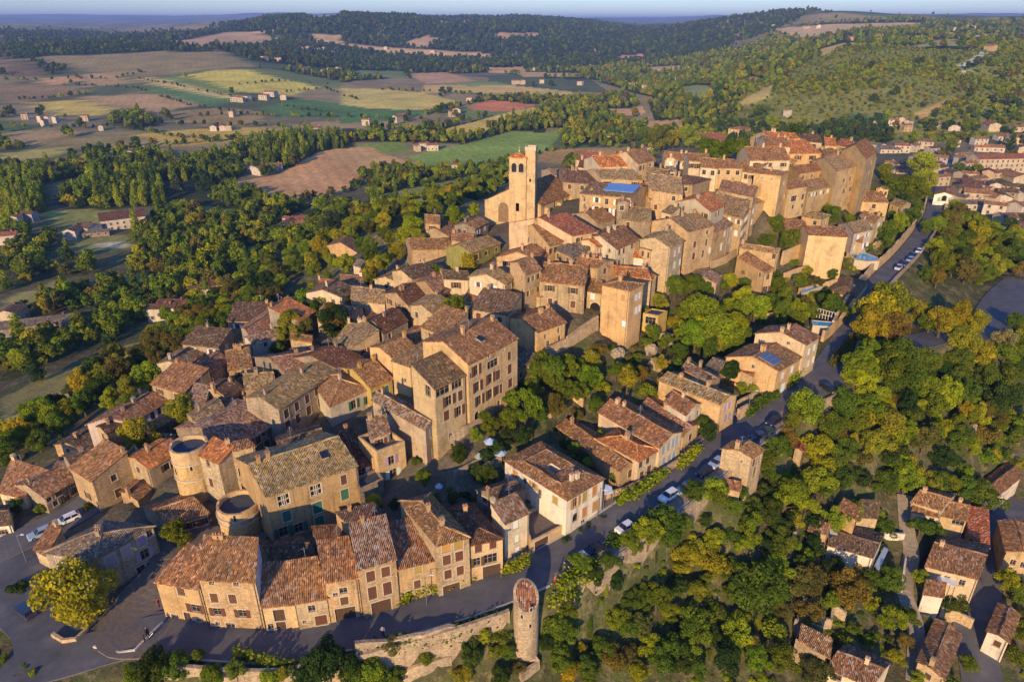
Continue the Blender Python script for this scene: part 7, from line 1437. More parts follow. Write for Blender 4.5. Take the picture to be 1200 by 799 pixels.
for (P, sp, size, mix) in WW:
    lo, hi = P.min(0), P.max(0); nx_, ny_ = int((hi[0]-lo[0])/sp)+1, int((hi[1]-lo[1])/sp)+1
    if nx_*ny_ > 60000: k = math.sqrt(nx_*ny_/60000); sp *= k; nx_, ny_ = int((hi[0]-lo[0])/sp)+1, int((hi[1]-lo[1])/sp)+1
    gx_, gy_ = np.meshgrid(np.arange(nx_), np.arange(ny_)); X = lo[0]+(gx_+RNG.uniform(-.45,.45,gx_.shape)+.5)*sp; Y = lo[1]+(gy_+RNG.uniform(-.45,.45,gx_.shape)+.5)*sp; X, Y = X.ravel(), Y.ravel()
    m = inpoly(X, Y, P)
    for F_, c_, r_ in FW: m &= ~inpoly(X, Y, F_)
    for hx, hy, hr in FARHOUSE: m &= np.hypot(X-hx, Y-hy) > hr + size*.5
    if mix == 'h': m &= vnoise(X, Y, 26, 31) > -.72
    if mix in 'dm' : m &= vnoise(X, Y, 45, 33) > -.72
    X, Y = X[m], Y[m]; Z = raw_z(X, Y)
    tone = vnoise(X, Y, 60, 35)
    for x, y, z, tn in zip(X, Y, Z, tone):
        if y < 330 and not clear(x, y, size*.4): continue
        R = size/2*PRNG.uniform(.7,1.25); col = PRNG.choice(MIX[mix]); pool = 'low' if y > 620 else 'mid'; hs = 1.0
        if mix in 'pP' or (mix == 'm' and PRNG.random() < .12): pool, hs = 'pop', .86; R *= .95; col = 'b' if mix == 'P' and PRNG.random() < .8 else PRNG.choice('gb' if mix != 'P' else 'ab')
        if mix == 'h': hs = .8; R *= (.6 if tn > .1 else 1)
        WP.append(pt(x, y, z, R, hs, pool, col))
for pix, sp, size in HEDGES:
    P = [hit(u, v)[:2] for u, v in pix]
    for i in range(len(P)-1):
        L_ = math.dist(P[i], P[i+1]); n = int(L_/sp)
        for k in range(n):
            if vnoise(P[i][0]+k*sp, P[i][1], 60, 40) < -.45: continue
            t = (k+PRNG.random())/n; x, y = P[i][0]+(P[i+1][0]-P[i][0])*t+PRNG.uniform(-3,3), P[i][1]+(P[i+1][1]-P[i][1])*t+PRNG.uniform(-3,3)
            WP.append(pt(x, y, float(raw_z(x, y)), size/2*PRNG.uniform(.7,1.3), 1, 'low' if y > 620 else 'mid', PRNG.choice('gddbo')))
for _ in range(2600):                             # lone trees and copses over the farmland
    y = 480*math.exp(PRNG.random()*2.3); x = PRNG.uniform(-.85,.85)*y
    if vnoise(x, y, 90, 41) < .1: continue
    if any(inpoly(np.array([x]), np.array([y]), f[0])[0] for f in FW): continue
    WP.append(pt(x, y, float(raw_z(x, y)), PRNG.uniform(2.5,5.5), 1, 'low' if y > 620 else 'mid', PRNG.choice('gddbok')))
gn_stuff('far_woodland', 'wooded valley floor and hills receding behind the village', WP)
RP = []
for q in REST:
    _, x, y, z, R, kind, col, hs = q; col = {'y':'a','r':'a','o':'g','s':'g','k':'g'}.get(col, col)
    RP.append(pt(x, y, z, R, hs or 1, 'bu' if kind == 'bush' else 'hi', col if kind != 'bush' else ('b' if col in 'ba' else 'g')))
# low undergrowth over the bare slopes
def under(pix, n, seed, r0=.35, r1=1.0):
    P = poly_world(pix); lo, hi = P.min(0), P.max(0); R = random.Random(seed)
    for _ in range(n):
        x, y = R.uniform(lo[0], hi[0]), R.uniform(lo[1], hi[1])
        if vnoise(x, y, 9, 44) < -.15 or not inpoly(np.array([x]), np.array([y]), P)[0] or not clear(x, y, .2): continue
        r = R.uniform(r0, r1); RP.append(pt(x, y, gz(x, y), r, .8, 'bu', R.choice('ggb')))
under([(200,799),(330,770),(600,700),(660,690),(850,575),(960,480),(1010,430),(1200,400),(1200,799)], 6500, 51, .3, .9)
under([(430,600),(600,450),(740,400),(800,330),(960,300),(1085,235),(1000,370),(900,440),(760,500),(640,590),(520,620)], 2200, 52, .3, .8)
under([(0,600),(130,480),(250,400),(400,290),(540,235),(590,205),(420,262),(240,350),(120,440),(0,520)], 700, 53, .5, 1.2)
under([(0,799),(0,700),(60,780),(180,775),(220,799)], 120, 54)
gn_stuff('undergrowth', 'scrub and small trees filling the slopes below the village', RP)
print('woodland points', len(WP), 'undergrowth', len(RP))
# ---------------------------------------------------------------- cars
def car_meshes(kind):
    L, Wd, Hh = dict(hatch=(4.0,1.72,1.48), wagon=(4.5,1.78,1.50), van=(4.6,1.85,1.85))[kind]
    prof = dict(hatch=[(-2.0,.35),(-2.0,.72),(-1.9,.86),(-1.0,.95),(1.75,.97),(1.95,.85),(2.0,.4)], wagon=[(-2.25,.35),(-2.25,.72),(-2.1,.86),(-1.05,.96),(2.0,1.0),(2.2,.9),(2.25,.4)], van=[(-2.3,.35),(-2.3,.8),(-2.1,.98),(-1.3,1.1),(2.2,1.15),(2.28,1.0),(2.3,.4)])[kind]
    cab = dict(hatch=[(-1.0,.95),(-.35,1.42),(1.25,1.46),(1.85,.97)], wagon=[(-1.05,.96),(-.4,1.44),(1.7,1.48),(2.1,1.0)], van=[(-1.3,1.1),(-.7,1.8),(2.1,1.85),(2.2,1.15)])[kind]
    def loft(b, sec, mi, hw, hw2, wheel=True):
        n = len(sec)
        def half(x, z): t = min(1, max(0, (abs(x)-L*.36)/(L*.14))); return (hw - .12*t*t)
        Lf = [(x, -half(x,z)+(0), z) for x, z in sec]; Rt = [(x, half(x,z), z) for x, z in sec]
        b.face(Lf, mi) ; b.face(Rt[::-1], mi)
        for i in range(n): j = (i+1)%n; b.face([Lf[j], Lf[i], Rt[i], Rt[j]], mi)
    body = MB(); sec = [(x, z) for x, z in prof]
    # wheel arches cut into the sill line
    wx = (-L*.31, L*.31); low = []
    for cx_ in (wx[1], wx[0]):
        low += [(cx_+.38*math.cos(a), .33+.38*math.sin(a)) for a in np.linspace(0, math.pi, 7)]
    loft(body, prof + [p for p in [(L/2-.08,.25)] + low + [(-L/2+.08,.25)]], 0, Wd/2, Wd/2)
    roof = MB(); hw = Wd/2
    c = cab; t = .15
    P = lambda i, s: (c[i][0], s*(hw - (.06 if i in (0,3) else t+.05)), c[i][1])
    roof.face([P(1,-1),P(2,-1),P(2,1),P(1,1)])
    for s in (-1, 1):
        for i, j in ((0,1),(2,3)):
            a, d = Vector(P(i,s)), Vector(P(j,s)); o = Vector((.09,0,0)); f = [a-o*.5, a+o*.5, d+o*.5, d-o*.5]; f = [(p.x, p.y+s*.012, p.z) for p in f]; roof.face(f)
        m = (c[1][0]+c[2][0])/2; f = [(m-.05, s*(hw-.04), c[0][1]), (m+.05, s*(hw-.04), c[0][1]), (m+.05, s*(hw-t-.03), c[1][1]), (m-.05, s*(hw-t-.03), c[1][1])]; roof.face(f)
    glass = MB(); e = .02
    G = lambda i, s: (c[i][0], s*(hw - (.08 if i in (0,3) else t+.07)), c[i][1]-(.01 if i in (1,2) else 0))
    glass.face([G(0,-1),G(0,1),G(1,1),G(1,-1)]); glass.face([G(3,1),G(3,-1),G(2,-1),G(2,1)])
    for s in (-1,1): glass.face([G(0,s),G(1,s),G(2,s),G(3,s)])
    wh = MB(); n = 14; r = .31
    for i in range(n):
        a0, a1 = 2*math.pi*i/n, 2*math.pi*(i+1)/n; q = lambda a, y, rr=r: (rr*math.cos(a), y, rr*math.sin(a))
        wh.face([q(a0,-.1),q(a1,-.1),q(a1,.1),q(a0,.1)]); 
        for y in (-.1,.1): wh.face([q(a0,y),q(a1,y),q(a1,y,r*.6),q(a0,y,r*.6)])
    rim = MB()
    for y in (-.09,.09): rim.face([(r*.6*math.cos(2*math.pi*i/n), y, r*.6*math.sin(2*math.pi*i/n)) for i in range(n)])
    hl = MB(); hl.box((0,0,-.08), (.06,.34,.16)); pl = MB(); pl.box((0,0,-.05),(.03,.5,.11))
    R = {}
    for k, mb, m in (('body',body,'car'),('roof',roof,'car'),('window',glass,'glass'),('wheel',wh,'rubber'),('rim',rim,'metal'),('headlight',hl,'lamp')):
        me = mb.mesh(k); me.materials.append(M[m]); R[k] = me
    R['L'], R['W'], R['wx'] = L, Wd, wx; return R
CARM = {k: car_meshes(k) for k in ('hatch','wagon','van')}; M['taillamp'] = mat_flat('tail_lamp', (.35,.02,.02), .3)
TAILM = MB(); TAILM.box((0,0,-.08), (.05,.3,.16)); TAILM = TAILM.mesh('tail_light'); TAILM.materials.append(M['taillamp'])
CARC = dict(white=(.72,.72,.70), black=(.02,.021,.024), navy=(.03,.05,.10), blue=(.05,.12,.24), silver=(.42,.44,.46), green=(.03,.06,.045), lightblue=(.30,.38,.48))
def CAR(u, v, col, label, kind='hatch', ang=None, roofc=None, road=None, world=None, group='cars parked in and around the village'):
    g = hit(*px((u, v))) if world is None else world; x, y, z = g
    if ang is None:
        L = min((r[0] for r in ROADS), key=lambda L: np.min(np.hypot(L[:,0]-x, L[:,1]-y))); i = int(np.argmin(np.hypot(L[:,0]-x, L[:,1]-y))); i = min(max(i,1), len(L)-2); ang = math.atan2(L[i+1][1]-L[i-1][1], L[i+1][0]-L[i-1][0]); zr = L[i][2]
        if np.min(np.hypot(L[:,0]-x, L[:,1]-y)) < 6: z = zr + .08
    C = CARM[kind]; t = thing('parked_car', label, 'car', (x, y, z), ang, group); t.scale = (.84,.84,.84); c = CARC[col]
    put('body', C['body'], None, t, (0,0,0), 0, c); put('roof', C['roof'], None, t, (0,0,0), 0, CARC[roofc] if roofc else c); put('window', C['window'], None, t)
    for wx in C['wx']:
        for s in (-1,1): w = put('wheel', C['wheel'], None, t, (wx, s*(C['W']/2-.1), .31)); put('rim', C['rim'], None, w)
    for s in (-1,1): put('headlight', C['headlight'], None, t, (-C['L']/2+.02, s*.58, .66)); put('tail_light', TAILM, None, t, (C['L']/2-.01, s*.58, .78))
def on_road(L, u, v, z, off):                     # foot on the parking side of a road
    p = onz(u, v, z); i = int(np.argmin([math.dist(q[:2], p) for q in L])); q = offs(L, off, 0, i, i+1)[0]; a, b = L[max(i-1,0)], L[min(i+1,len(L)-1)]; return (p[0], p[1], L[i][2]+.09)
for u, v, z, col, kd, rc_, lab in [(676.5,656,2.9,'black','wagon','white','black car with white roof at the lower end of the parked line'),(695,643,3.2,'black','hatch',None,'black car parked in front of the one with the white roof'),(733,617,3.9,'white','hatch',None,'white car parked alone on the road shoulder'),
    (784,579,5.0,'white','wagon',None,'white estate car parked behind a blue one'),(803,570,5.4,'blue','hatch',None,'deep blue car parked ahead of the white estate'),(826,550,5.9,'black','hatch',None,'black car parked beside the lone house'),(840,541,6.1,'lightblue','hatch',None,'pale blue car parked ahead of the black one by the lone house'),
    (907,492,7.6,'black','hatch',None,'dark car half hidden by the roadside tree')]:
    p = onz(u, v, z+.6); CAR(0, 0, col, lab, kd, None, rc_, world=(p[0], p[1], z))
fr(800,360,3.633)
for u, v, z, col, lab, ang in [(322,546,6.9,'navy','dark blue car parked askew behind the lone house',.35),(356,526,7.0,'green','dark green car beside the dark blue one behind the lone house',.35),(621,343,8.6,'black','black car standing at the road fork',1.9)]:
    q = px((u, v)); p = onz(*q, z+.6); CAR(0, 0, col, lab, 'hatch', ang, world=(p[0], p[1], max(z, gz(p[0],p[1]))+.02))
fr(950,120,3.996)
for u, v, z, col, lab in [(510,686,12.1,'white','white car at the top of the ramp parking'),(487,706,12,'navy','dark blue car just below the top white car on the ramp'),(468,726,11.8,'lightblue','light blue car in the ramp parking row'),(441,745,11.7,'black','black car second from the bottom of the ramp row'),(415,762,11.6,'silver','silver car at the bottom of the ramp row')]:
    q = px((u, v)); p = onz(*q, z+.6); CAR(0, 0, col, lab, 'hatch', world=(p[0], p[1], z))
fr(0,560,3.343)
for u, v, z, col, lab in [(100,522,-2,'navy','dark blue car parked behind the plane tree'),(255,141,0,'white','white car on the side road behind the grey building'),(158,203,-.8,'lightblue','pale blue car at the left of the grey building')]:
    q = px((u, v)); p = onz(*q, z+.6); CAR(0, 0, col, lab, 'wagon', world=(p[0], p[1], gz(p[0],p[1])+.12))
fr(900,560,3.343); q = px((256,215)); p = onz(*q, gz(*hit(*q)[:2])+.9); CAR(0,0,'white','white van parked at the corner of the broad flat roof','van',1.2,world=(p[0],p[1],gz(p[0],p[1])+.05))
# parking bay marks
b = MB(); M['paint'] = mat_flat('road_paint', (.62,.62,.60), .8, .2, 6)
for u, v, z in [(663,663,2.7),(684,650,3.1),(704,636,3.3),(722,622,3.7),(745,604,4.1),(756,597,4.4),(770,588,4.7),(795,572,5.3),(818,556,5.7),(847,533,6.3)]:
    p = onz(u, v, z); i = int(np.argmin([math.dist(q[:2], p) for q in MAIN])); i = min(max(i,1), len(MAIN)-2); dx, dy = MAIN[i+1][0]-MAIN[i-1][0], MAIN[i+1][1]-MAIN[i-1][1]; l = math.hypot(dx, dy); e = (dx/l, dy/l); n = (-e[1], e[0]); c = offs(MAIN, -2.5, .082, i, i+1)[0]
    for hw, hd, o in ((.06,.9,(0,0)),(.7,.06,(0,.9))):
        x, y = c[0]+n[0]*o[1], c[1]+n[1]*o[1]; zz_ = c[2]; b.face([(x+e[0]*s*hw+n[0]*t*hd, y+e[1]*s*hw+n[1]*t*hd, zz_+(.003 if o[1] else 0)) for s, t in ((-1,-1),(1,-1),(1,1),(-1,1))])
g0 = hit(10,652); tag(b.build('road_markings', M['paint']), kind='structure')
# ---------------------------------------------------------------- people
def PERSON(p, face, label, shirt=(.5,.1,.03), trousers=(.05,.06,.1), sit=False, hair=(.05,.03,.02), cap=None):
    x, y, z = p; V = []; E = []; R = []
    def add(c, r, par=None):
        V.append(c); R.append(r)
        if par is not None: E.append((par, len(V)-1))
        return len(V)-1
    hz = .5 if sit else .95
    pel = add((0,0,hz), (.15,.11)); wst = add((0,.0,hz+.22), (.13,.10), pel); che = add((0,.01,hz+.42), (.17,.12), wst); nk = add((0,0,hz+.56), (.06,.06), che); hd = add((0,-.02,hz+.68), (.085,.095), nk); add((0,-.01,hz+.78), (.06,.07), hd)
    for s in (-1,1):
        hip = add((s*.1,0,hz-.05), (.09,.09), pel)
        if sit: kn = add((s*.12,-.42,hz+.0), (.065,.065), hip); an = add((s*.12,-.46,.08), (.042,.042), kn)
        else: kn = add((s*.11,-.02+s*.06,.5), (.062,.062), hip); an = add((s*.11,.02-s*.05,.08), (.04,.04), kn)
        add((s*.12,(V[an][1])-.15,.04), (.035,.03), an)
        sh = add((s*.2,0,hz+.47), (.055,.055), che); el = add((s*.26,.03,hz+.2), (.04,.04), sh); wr = add((s*.24,-.14,hz+.02), (.028,.028), el); add((s*.23,-.22,hz-.02), (.03,.016), wr)
    me = bpy.data.meshes.new('person'); me.from_pydata(V, E, []); o = put('person', me, None, None, p, face); me.materials.append(M['cloth']); o.color = (*shirt, 1)
    md = o.modifiers.new('skin', 'SKIN'); 
    if not me.skin_vertices: bpy.context.view_layer.objects.active = o
    for i, r in enumerate(R): me.skin_vertices[0].data[i].radius = r
    me.skin_vertices[0].data[0].use_root = True; s_ = o.modifiers.new('sub', 'SUBSURF'); s_.levels = 1; s_.render_levels = 1
    tag(o, label, 'person')
    def shell(nm, c, rx, ry, rz_, col, mat='cloth'):
        b = MB(); n, m = 10, 6; P = lambda i, j: (c[0]+rx*math.sin(math.pi*j/m)*math.cos(2*math.pi*i/n), c[1]+ry*math.sin(math.pi*j/m)*math.sin(2*math.pi*i/n), c[2]+rz_*math.cos(math.pi*j/m))
        for j in range(m):
            for i in range(n): b.face([P(i,j),P(i,j+1),P(i+1,j+1),P(i+1,j)])
        return b.build(nm, M[mat], o, (0,0,0), 0, col, True)
    shell('face', (0,-.045,hz+.69), .082, .085, .115, None, 'skin'); shell('hair', (0,.015,hz+.74), .1, .1, .1, cap or hair)
    for s in (-1,1):
        if sit: b = MB(); limb(b, (s*.1,.02,hz-.02), (s*.12,-.44,hz+.0), .105, .08, 8); limb(b, (s*.12,-.43,hz+.03), (s*.12,-.46,.1), .08, .06, 8); b.build('trouser_leg', M['cloth'], o, (0,0,0), 0, trousers, True)
        else: b = MB(); limb(b, (s*.09,0,hz+.02), (s*.11,-.02+s*.06,.5), .115, .085, 8); limb(b, (s*.11,-.02+s*.06,.52), (s*.11,.02-s*.05,.1), .085, .06, 8); b.build('trouser_leg', M['cloth'], o, (0,0,0), 0, trousers, True)
def nearroad(u, v, z): p = onz(u, v, z); return (p[0], p[1], z)
fr(150,560,3.343)
pw = offs(MAIN, -4.75, .68, idx(MAIN,288,764,.1), idx(MAIN,288,764,.1)+1)[0]
PERSON((pw[0]-.35,pw[1]+.28,pw[2]-.45), .1+3.14, 'person in a red top seated on the bend wall, left of a pair', (.45,.06,.04), sit=True)
PERSON((pw[0]+.6,pw[1]+.30,pw[2]-.45), 3.0, 'person in a pale top seated on the bend wall, right of a pair', (.55,.52,.48), sit=True)
PERSON(nearroad(174,746,.06), .5, 'person in dark clothes standing beside a bicycle at the junction', (.03,.03,.04)); PERSON(nearroad(170,752,.0), 2.2, 'second person in dark clothes nearer the white parapet at the junction', (.05,.05,.07), (.03,.03,.03))
PERSON(nearroad(650,685.5,2.7), 1.2, 'person in an orange shirt walking beside the turret pavement', (.75,.13,.04), (.04,.04,.06)); PERSON(nearroad(449,745,.75), .3, 'person in grey walking along the wall above the bottom trees', (.25,.25,.27))
PERSON(nearroad(187,712,.1), 1.6, 'person in a red shirt at the corner of the low ochre house', (.5,.05,.05))
# bicycle at the junction
x, y, z = nearroad(177,748,.06); bk = thing('bicycle', 'dark bicycle held beside the person at the junction', 'bicycle', (x, y, z+.02), .6)
for k, wx in enumerate((-.52,.52)):
    b = MB()
    for i in range(20): a0, a1 = 2*math.pi*i/20, 2*math.pi*(i+1)/20; limb(b, (wx+.34*math.cos(a0),0,.34+.34*math.sin(a0)), (wx+.34*math.cos(a1),0,.34+.34*math.sin(a1)), .02, .02, 4)
    for i in range(8): a0 = 2*math.pi*i/8; limb(b, (wx,0,.34), (wx+.33*math.cos(a0),0,.34+.33*math.sin(a0)), .005, .005, 3)
    b.build('wheel', M['rubber'], bk)
b = MB()
for p, q in (((-.52,0,.34),(-.15,0,.32)),((-.15,0,.32),(-.28,0,.85)),((-.28,0,.75),(.38,0,.8)),((-.15,0,.32),(.38,0,.78)),((-.52,0,.34),(-.27,0,.75)),((.52,0,.34),(.36,0,.95))): limb(b, p, q, .018, .018, 6)
b.build('frame', M['metal'], bk); b = MB(); limb(b, (.36,-.25,.95), (.36,.25,.95), .015, .015); b.build('handlebar', M['rubber'], bk); b = MB(); b.box((-.3,0,.85), (.26,.13,.06)); b.build('saddle', M['rubber'], bk)
# ---------------------------------------------------------------- pools, parasols, awnings, lamps
def quad_px(P, z=None):
    g = [hit(*px(p)) for p in P]; z = max(q[2] for q in g)+.35 if z is None else z; return [(*onz(*px(p), z), z) for p in P]
def POOL(label, P, lift=.35):
    q = quad_px(P); z = q[0][2]-.35+lift; q = [(*onz(*px(p), z), z) for p in P]; c = [sum(v[i] for v in q)/len(q) for i in range(3)]; t = thing('swimming_pool', label, 'pool', c)
    rim = MB(); n = len(q); k = 1.16; o2 = [((v[0]-c[0])*k, (v[1]-c[1])*k, 0) for v in q]; i2 = [(v[0]-c[0], v[1]-c[1], 0) for v in q]
    for i in range(n):
        j = (i+1)%n; rim.face([o2[i], o2[j], i2[j], i2[i]]); rim.face([(o2[i][0],o2[i][1],-2.5),(o2[j][0],o2[j][1],-2.5),o2[j],o2[i]]); rim.face([i2[j],(i2[j][0],i2[j][1],-.3),(i2[i][0],i2[i][1],-.3),i2[i]])
    rim.build('pool_rim', M['stonetrim'], t); w = MB(); w.face([(p[0],p[1],-.12) for p in i2]); w.build('water', M['water'], t); return t
fr(750,260,3.993)
POOL('bright blue rectangular swimming pool on the upper garden terrace', [(752,312),(760,332),(842,302),(805,290)], 1.0)
p2 = POOL('long blue swimming pool behind white railings by the road', [(808,460),(815,482),(900,488),(896,468)], 1.6)
POOL('pale oval pool shell set into a terrace garden', [(985,150),(1010,175),(1060,182),(1110,180),(1105,165),(1060,148),(1010,138)], .6)
q = quad_px([(800,440),(905,468)]); b = MB(); z = q[0][2]+1.2; org = q[0]
for i in range(9): t = i/8; limb(b, ((q[1][0]-q[0][0])*t, (q[1][1]-q[0][1])*t, 0), ((q[1][0]-q[0][0])*t, (q[1][1]-q[0][1])*t, 2.2), .05, .05)
for h in (1.1, 2.2): limb(b, (0,0,h), (q[1][0]-q[0][0], q[1][1]-q[0][1], h), .05, .05)
tag(b.build('railing', M['white'], None, org), 'white railing along the lower swimming pool', 'railing')
# the dark pavilion roof on posts beside the ramp
pv = H('brown hipped pavilion roof on stone posts beside the ramp','hc',(885,320),(1010,355),(1066,282),30,'t','n',ch=0,pitch=.3,name='pavilion',cat='pavilion')
fr(400,360,3.633)
def PARASOL(u, v, r, label, col):
    g = hit(*px((u, v)), 2.2); R = r/FR[2]*math.hypot(g[1], CAMZ-g[2])/FPX; t = thing('parasol', label, 'parasol', g); b = MB(); limb(b, (0,0,0), (0,0,2.5), .04, .03); b.build('pole', M['metal'], t)
    b = MB(); n = 8
    for i in range(n):
        a0, a1 = 2*math.pi*i/n, 2*math.pi*(i+1)/n; A, B2 = (R*math.cos(a0), R*math.sin(a0), 2.0), (R*math.cos(a1), R*math.sin(a1), 2.0); b.face([A, B2, (0,0,2.65)]); b.face([A, (A[0],A[1],1.85), (B2[0],B2[1],1.85), B2])
    b.build('canopy', M['cloth'], t, (0,0,0), 0, col)
PARASOL(633,565,26,'blue-white parasol farther from the courtyard house',(.32,.42,.62)); PARASOL(676,612,28,'blue-white parasol nearer the courtyard house',(.34,.42,.60)); PARASOL(586,628,20,'grey-green parasol left of the two blue ones',(.25,.30,.26))
PARASOL(415,757,16,'slim blue-white parasol at the end of the garden wall',(.45,.52,.62))
def AWNING(label, P, col, h=2.6):
    z = max(hit(*px(p), h)[2] for p in P)+h; q = [(*onz(*px(p), z), z) for p in P]; c = q[0]; t = thing('awning', label, 'awning', c); b = MB(); s = [(p[0]-c[0], p[1]-c[1], 0) for p in q]; b.face(s); b.face([(x, y, -.06) for x, y, _ in reversed(s)])
    for i in range(4): j = (i+1)%4; b.face([(s[i][0],s[i][1],-.06),(s[j][0],s[j][1],-.06),s[j],s[i]])
    b.build('cloth', M['cloth'], t, (0,0,0), 0, col)
    for p in s: b = MB(); limb(b, (p[0],p[1],-h-1), (p[0],p[1],-.06), .05, .05); b.build('post', M['metal'], t)
fr(560,420,3.633); AWNING('white sail awning beside the white courtyard house', [(538,578),(575,570),(570,545),(540,533)], (.7,.72,.74))
fr(900,560,3.343); AWNING('white awning sheet between the hamlet houses', [(660,395),(733,425),(740,400),(672,370)], (.72,.72,.72)); AWNING('pale roof sheet beside the broad flat-roofed house', [(415,345),(435,362),(472,278),(455,268)], (.35,.42,.52), 2.0)
def LAMP(u, v, z, label):
    p = onz(u, v, z); t = thing('street_lamp', label, 'lamp', (p[0], p[1], gz(*p))); b = MB(); limb(b, (0,0,0), (0,0,5.2), .07, .045, 8); limb(b, (0,0,5.1), (.9,0,5.4), .04, .035); b.build('pole', M['metal'], t); b = MB(); b.box((.95,0,5.33), (.5,.2,.12)); b.build('lamp_head', M['lamp'], t)
for u, v, z, l in ((500,706,1.5,'slim street lamp on the pavement before the long hip-roofed house'),(700,604,4.2,'street lamp on the pavement by the white courtyard house'),(876,486,7.5,'street lamp opposite the broad ochre-roofed house'),(30,655,-1.5,'street lamp at the left road near the grey building')): LAMP(u, v, z, l)
# climbing plants on the roadside fronts
def VINE(label, P, dens, col, up=(0,1.6), out=.35, name='climbing_vine'):
    fr_, n = [], 0; V = []; R = np.random.default_rng(int(P[0][0]*7)); pts_ = [hit(*px(p)) for p in P]; q = []
    for i in range(len(pts_)-1):
        a, c = pts_[i], pts_[i+1]; m = int(math.dist(a[:2], c[:2])*dens*(2.6 if name == 'hedge' else 1.6))
        for _ in range(m):
            t = R.random(); hgt = up[0]+(up[1]-up[0])*R.random()**.8*(0.6+.4*float(vnoise(t*6+i*3, 1, 1, 3))); q.append((a[0]+(c[0]-a[0])*t+R.normal()*out, a[1]+(c[1]-a[1])*t+R.normal()*out, a[2]+(c[2]-a[2])*t+hgt))
    q = np.array(q); org = np.array(pts_[0]); P_ = q-org; n = len(P_); N = R.normal(size=(n,3)); N /= np.linalg.norm(N, axis=1)[:,None]; Tn = np.cross(N, R.normal(size=(n,3))); Tn /= np.linalg.norm(Tn, axis=1)[:,None]; B2 = np.cross(N, Tn); s = .13*R.uniform(.6,1.4,n)[:,None]
    v = np.stack([P_-Tn*s-B2*s, P_+Tn*s-B2*s, P_+Tn*s+B2*s, P_-Tn*s+B2*s], 1).reshape(-1,3); me = bpy.data.meshes.new(name); me.from_pydata(v.tolist(), [], np.arange(n*4).reshape(-1,4).tolist()); at = me.attributes.new('leaf', 'FLOAT', 'FACE'); at.data.foreach_set('value', R.random(n).astype(np.float32)); me.materials.append(M['leaf'])
    o = put(name, me, None, None, tuple(org), 0, LEAFC[col]); tag(o, label, 'vine' if 'vine' in name else 'hedge')
fr(400,560,3.343)
VINE('green vine spilling along the front of the long hip-roofed house', [(230,500),(290,470),(380,445),(510,405)], 90, 'b', (.3,2.4)); VINE('leafy vine at the foot of the slender pale house', [(640,378),(700,352),(735,335)], 110, 'b', (.1,2.2))
VINE('long clipped ivy hedge on the parking wall above the woods', [(820,475),(880,415),(950,365),(1010,330)], 170, 'b', (-.6,1.2), .7, 'hedge')
fr(560,420,3.633)
VINE('climbing vine below the pink and orange-roofed houses', [(600,620),(680,585),(740,540),(800,495)], 90, 'b', (0,2.4)); VINE('trellised vine at the low end house of the row', [(860,470),(900,430),(940,395)], 100, 'b', (0,2.0)); VINE('ivy hedge under the white parked car', [(560,800),(640,750),(730,690)], 170, 'g', (-.6,1.0), .7, 'hedge')
fr(800,360,3.633); VINE('ivy-covered bank wall beside the house with solar panels', [(270,470),(330,420),(400,385)], 110, 'g', (.2,2.4)); VINE('creeper on the white-shuttered front above the fork', [(440,350),(470,325),(495,300)], 100, 'b', (.3,3.2))
fr(350,240,3.996); VINE('golden ivy draped over the gable of the ivy house', [(735,285),(775,305),(815,310)], 260, 'a', (.3,5.2), .35)
fr(800,360,3.633); VINE('ivy along the outer wall of the ramp', [(640,250),(690,190),(740,130)], 100, 'o', (.1,1.8), .5)

fr(150,560,3.343); VINE('straggling ivy on the retaining wall below the bend', [(420,700),(480,720),(560,740),(640,745),(700,745)], 60, 'g', (-.5,2.6), .3); fr(400,560,3.343); VINE('bushy growth over the wall between bend and turret', [(60,690),(150,680),(230,660),(330,640),(450,600),(600,560)], 45, 'g', (-.5,2.4), .5)
# labels that still coincide get told apart by their order in the photo
bpy.context.view_layer.update()
tops = {}
for o in bpy.data.objects:
    if o.parent is None and 'category' in o: tops.setdefault(o['label'], []).append(o)
def _uv(o): p = o.matrix_world.translation; return proj(p.x, max(p.y, 1), p.z)
ORD = ['second', 'third', 'fourth', 'fifth', 'sixth', 'seventh', 'eighth']
NUMW = ['two','three','four','five','six','seven','eight','nine']
for lab, L in tops.items():
    if len(L) < 2: continue
    if len(L) <= 9:
        L.sort(key=lambda o: _uv(o)[0]); n = NUMW[len(L)-2]
        for i, o in enumerate(L):
            w = 'leftmost' if i == 0 else 'rightmost' if i == len(L)-1 else ORD[i-1] + ' from left'
            o['label'] = f'{lab}, {w} of {n}' if len(lab.split()) <= 11 else f'{lab}, {w}'
    for o in L:
        if 'group' not in o: o['group'] = 'distant houses' if 'house' in lab else 'look-alikes of the valley'
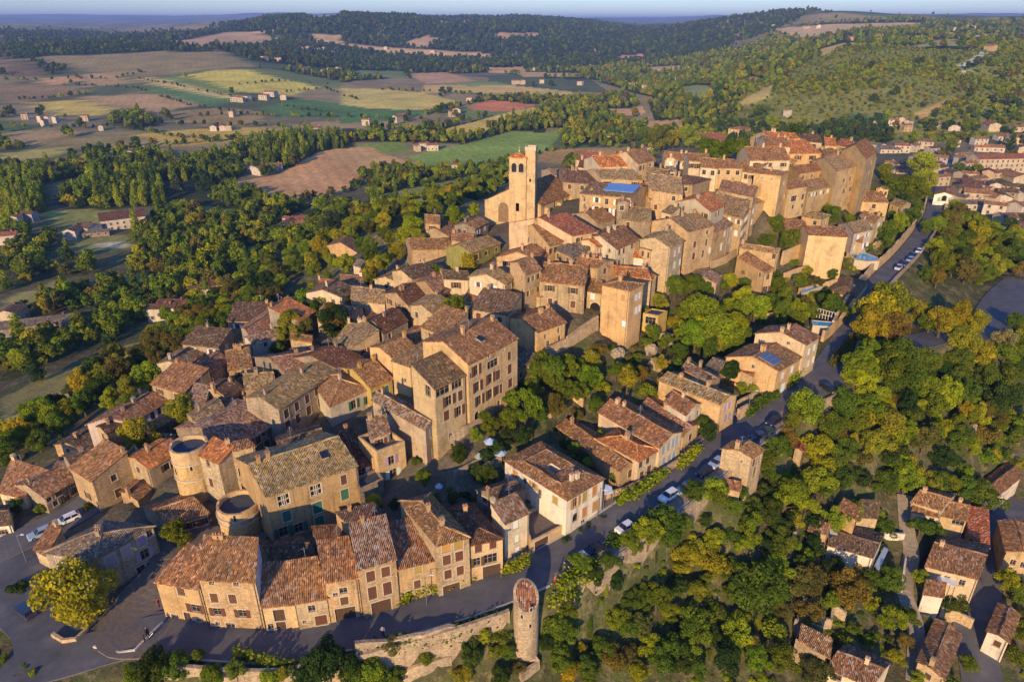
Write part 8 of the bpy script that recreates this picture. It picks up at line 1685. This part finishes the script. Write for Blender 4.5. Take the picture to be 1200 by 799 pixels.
# ---------------------------------------------------------------- sky, sun, camera
W = bpy.data.worlds.new('World'); SC.world = W; W.use_nodes = True; nt = W.node_tree; nt.nodes.clear()
sky = nt.nodes.new('ShaderNodeTexSky'); sky.sky_type = 'NISHITA'; sky.sun_disc = False
SEL, SAZ = math.radians(16.5), math.radians(180+17)      # the sun: low, behind the camera and a little left
sky.sun_elevation = SEL; sky.sun_rotation = SAZ; sky.air_density = 1.3; sky.dust_density = .3; sky.ozone_density = 5.0; sky.altitude = 250
bg = nt.nodes.new('ShaderNodeBackground'); bg.inputs[1].default_value = .15; wo_ = nt.nodes.new('ShaderNodeOutputWorld')
mx = nt.nodes.new('ShaderNodeMix'); mx.data_type = 'RGBA'; mx.blend_type = 'MULTIPLY'; mx.inputs[0].default_value = 1; mx.inputs[7].default_value = (.64,.77,1.16,1); nt.links.new(sky.outputs[0], mx.inputs[6]); nt.links.new(mx.outputs[2], bg.inputs[0]); nt.links.new(bg.outputs[0], wo_.inputs[0])
sl = bpy.data.lights.new('sun', 'SUN'); sl.energy = 4.6; sl.angle = math.radians(.6); sl.color = (1, .70, .37); so = bpy.data.objects.new('sun', sl); COL.objects.link(so)
tosun = Vector((math.sin(SAZ)*math.cos(SEL), math.cos(SAZ)*math.cos(SEL), math.sin(SEL)))
so.rotation_euler = tosun.to_track_quat('Z', 'Y').to_euler(); so.location = (0, -50, 150)
hz = MB(); hz.box((0,13000,-150), (60000,27000,330)); hm = bpy.data.materials.new('haze'); hm.use_nodes = True; hn = hm.node_tree; hn.nodes.clear()
ho = hn.nodes.new('ShaderNodeOutputMaterial'); hv = hn.nodes.new('ShaderNodeVolumePrincipled'); hv.inputs['Color'].default_value = (.27,.43,.88,1); hv.inputs['Density'].default_value = 1.0e-4; hv.inputs['Anisotropy'].default_value = 0.0
hn.links.new(hv.outputs[0], ho.inputs[1]); tag(hz.build('haze', hm), 'thin evening haze over the far hills', None, None, 'stuff')
cam = bpy.data.cameras.new('camera'); co_ = bpy.data.objects.new('camera', cam); COL.objects.link(co_); SC.camera = co_
cam.sensor_fit = 'HORIZONTAL'; cam.sensor_width = 36; cam.lens = 24.0; cam.clip_start = .5; cam.clip_end = 80000
co_.location = (0, 0, CAMZ); co_.rotation_euler = (math.radians(90) - PIT, 0, 0)
vs = SC.view_settings; vs.view_transform = 'Standard'; vs.look = 'None'; vs.exposure = .56; vs.gamma = 1
SC.cycles.use_denoising = True; SC.cycles.max_bounces = 5; SC.cycles.diffuse_bounces = 3; SC.cycles.glossy_bounces = 2; SC.cycles.transmission_bounces = 2; SC.cycles.volume_bounces = 0; SC.cycles.transparent_max_bounces = 4
SC.cycles.use_light_tree = False
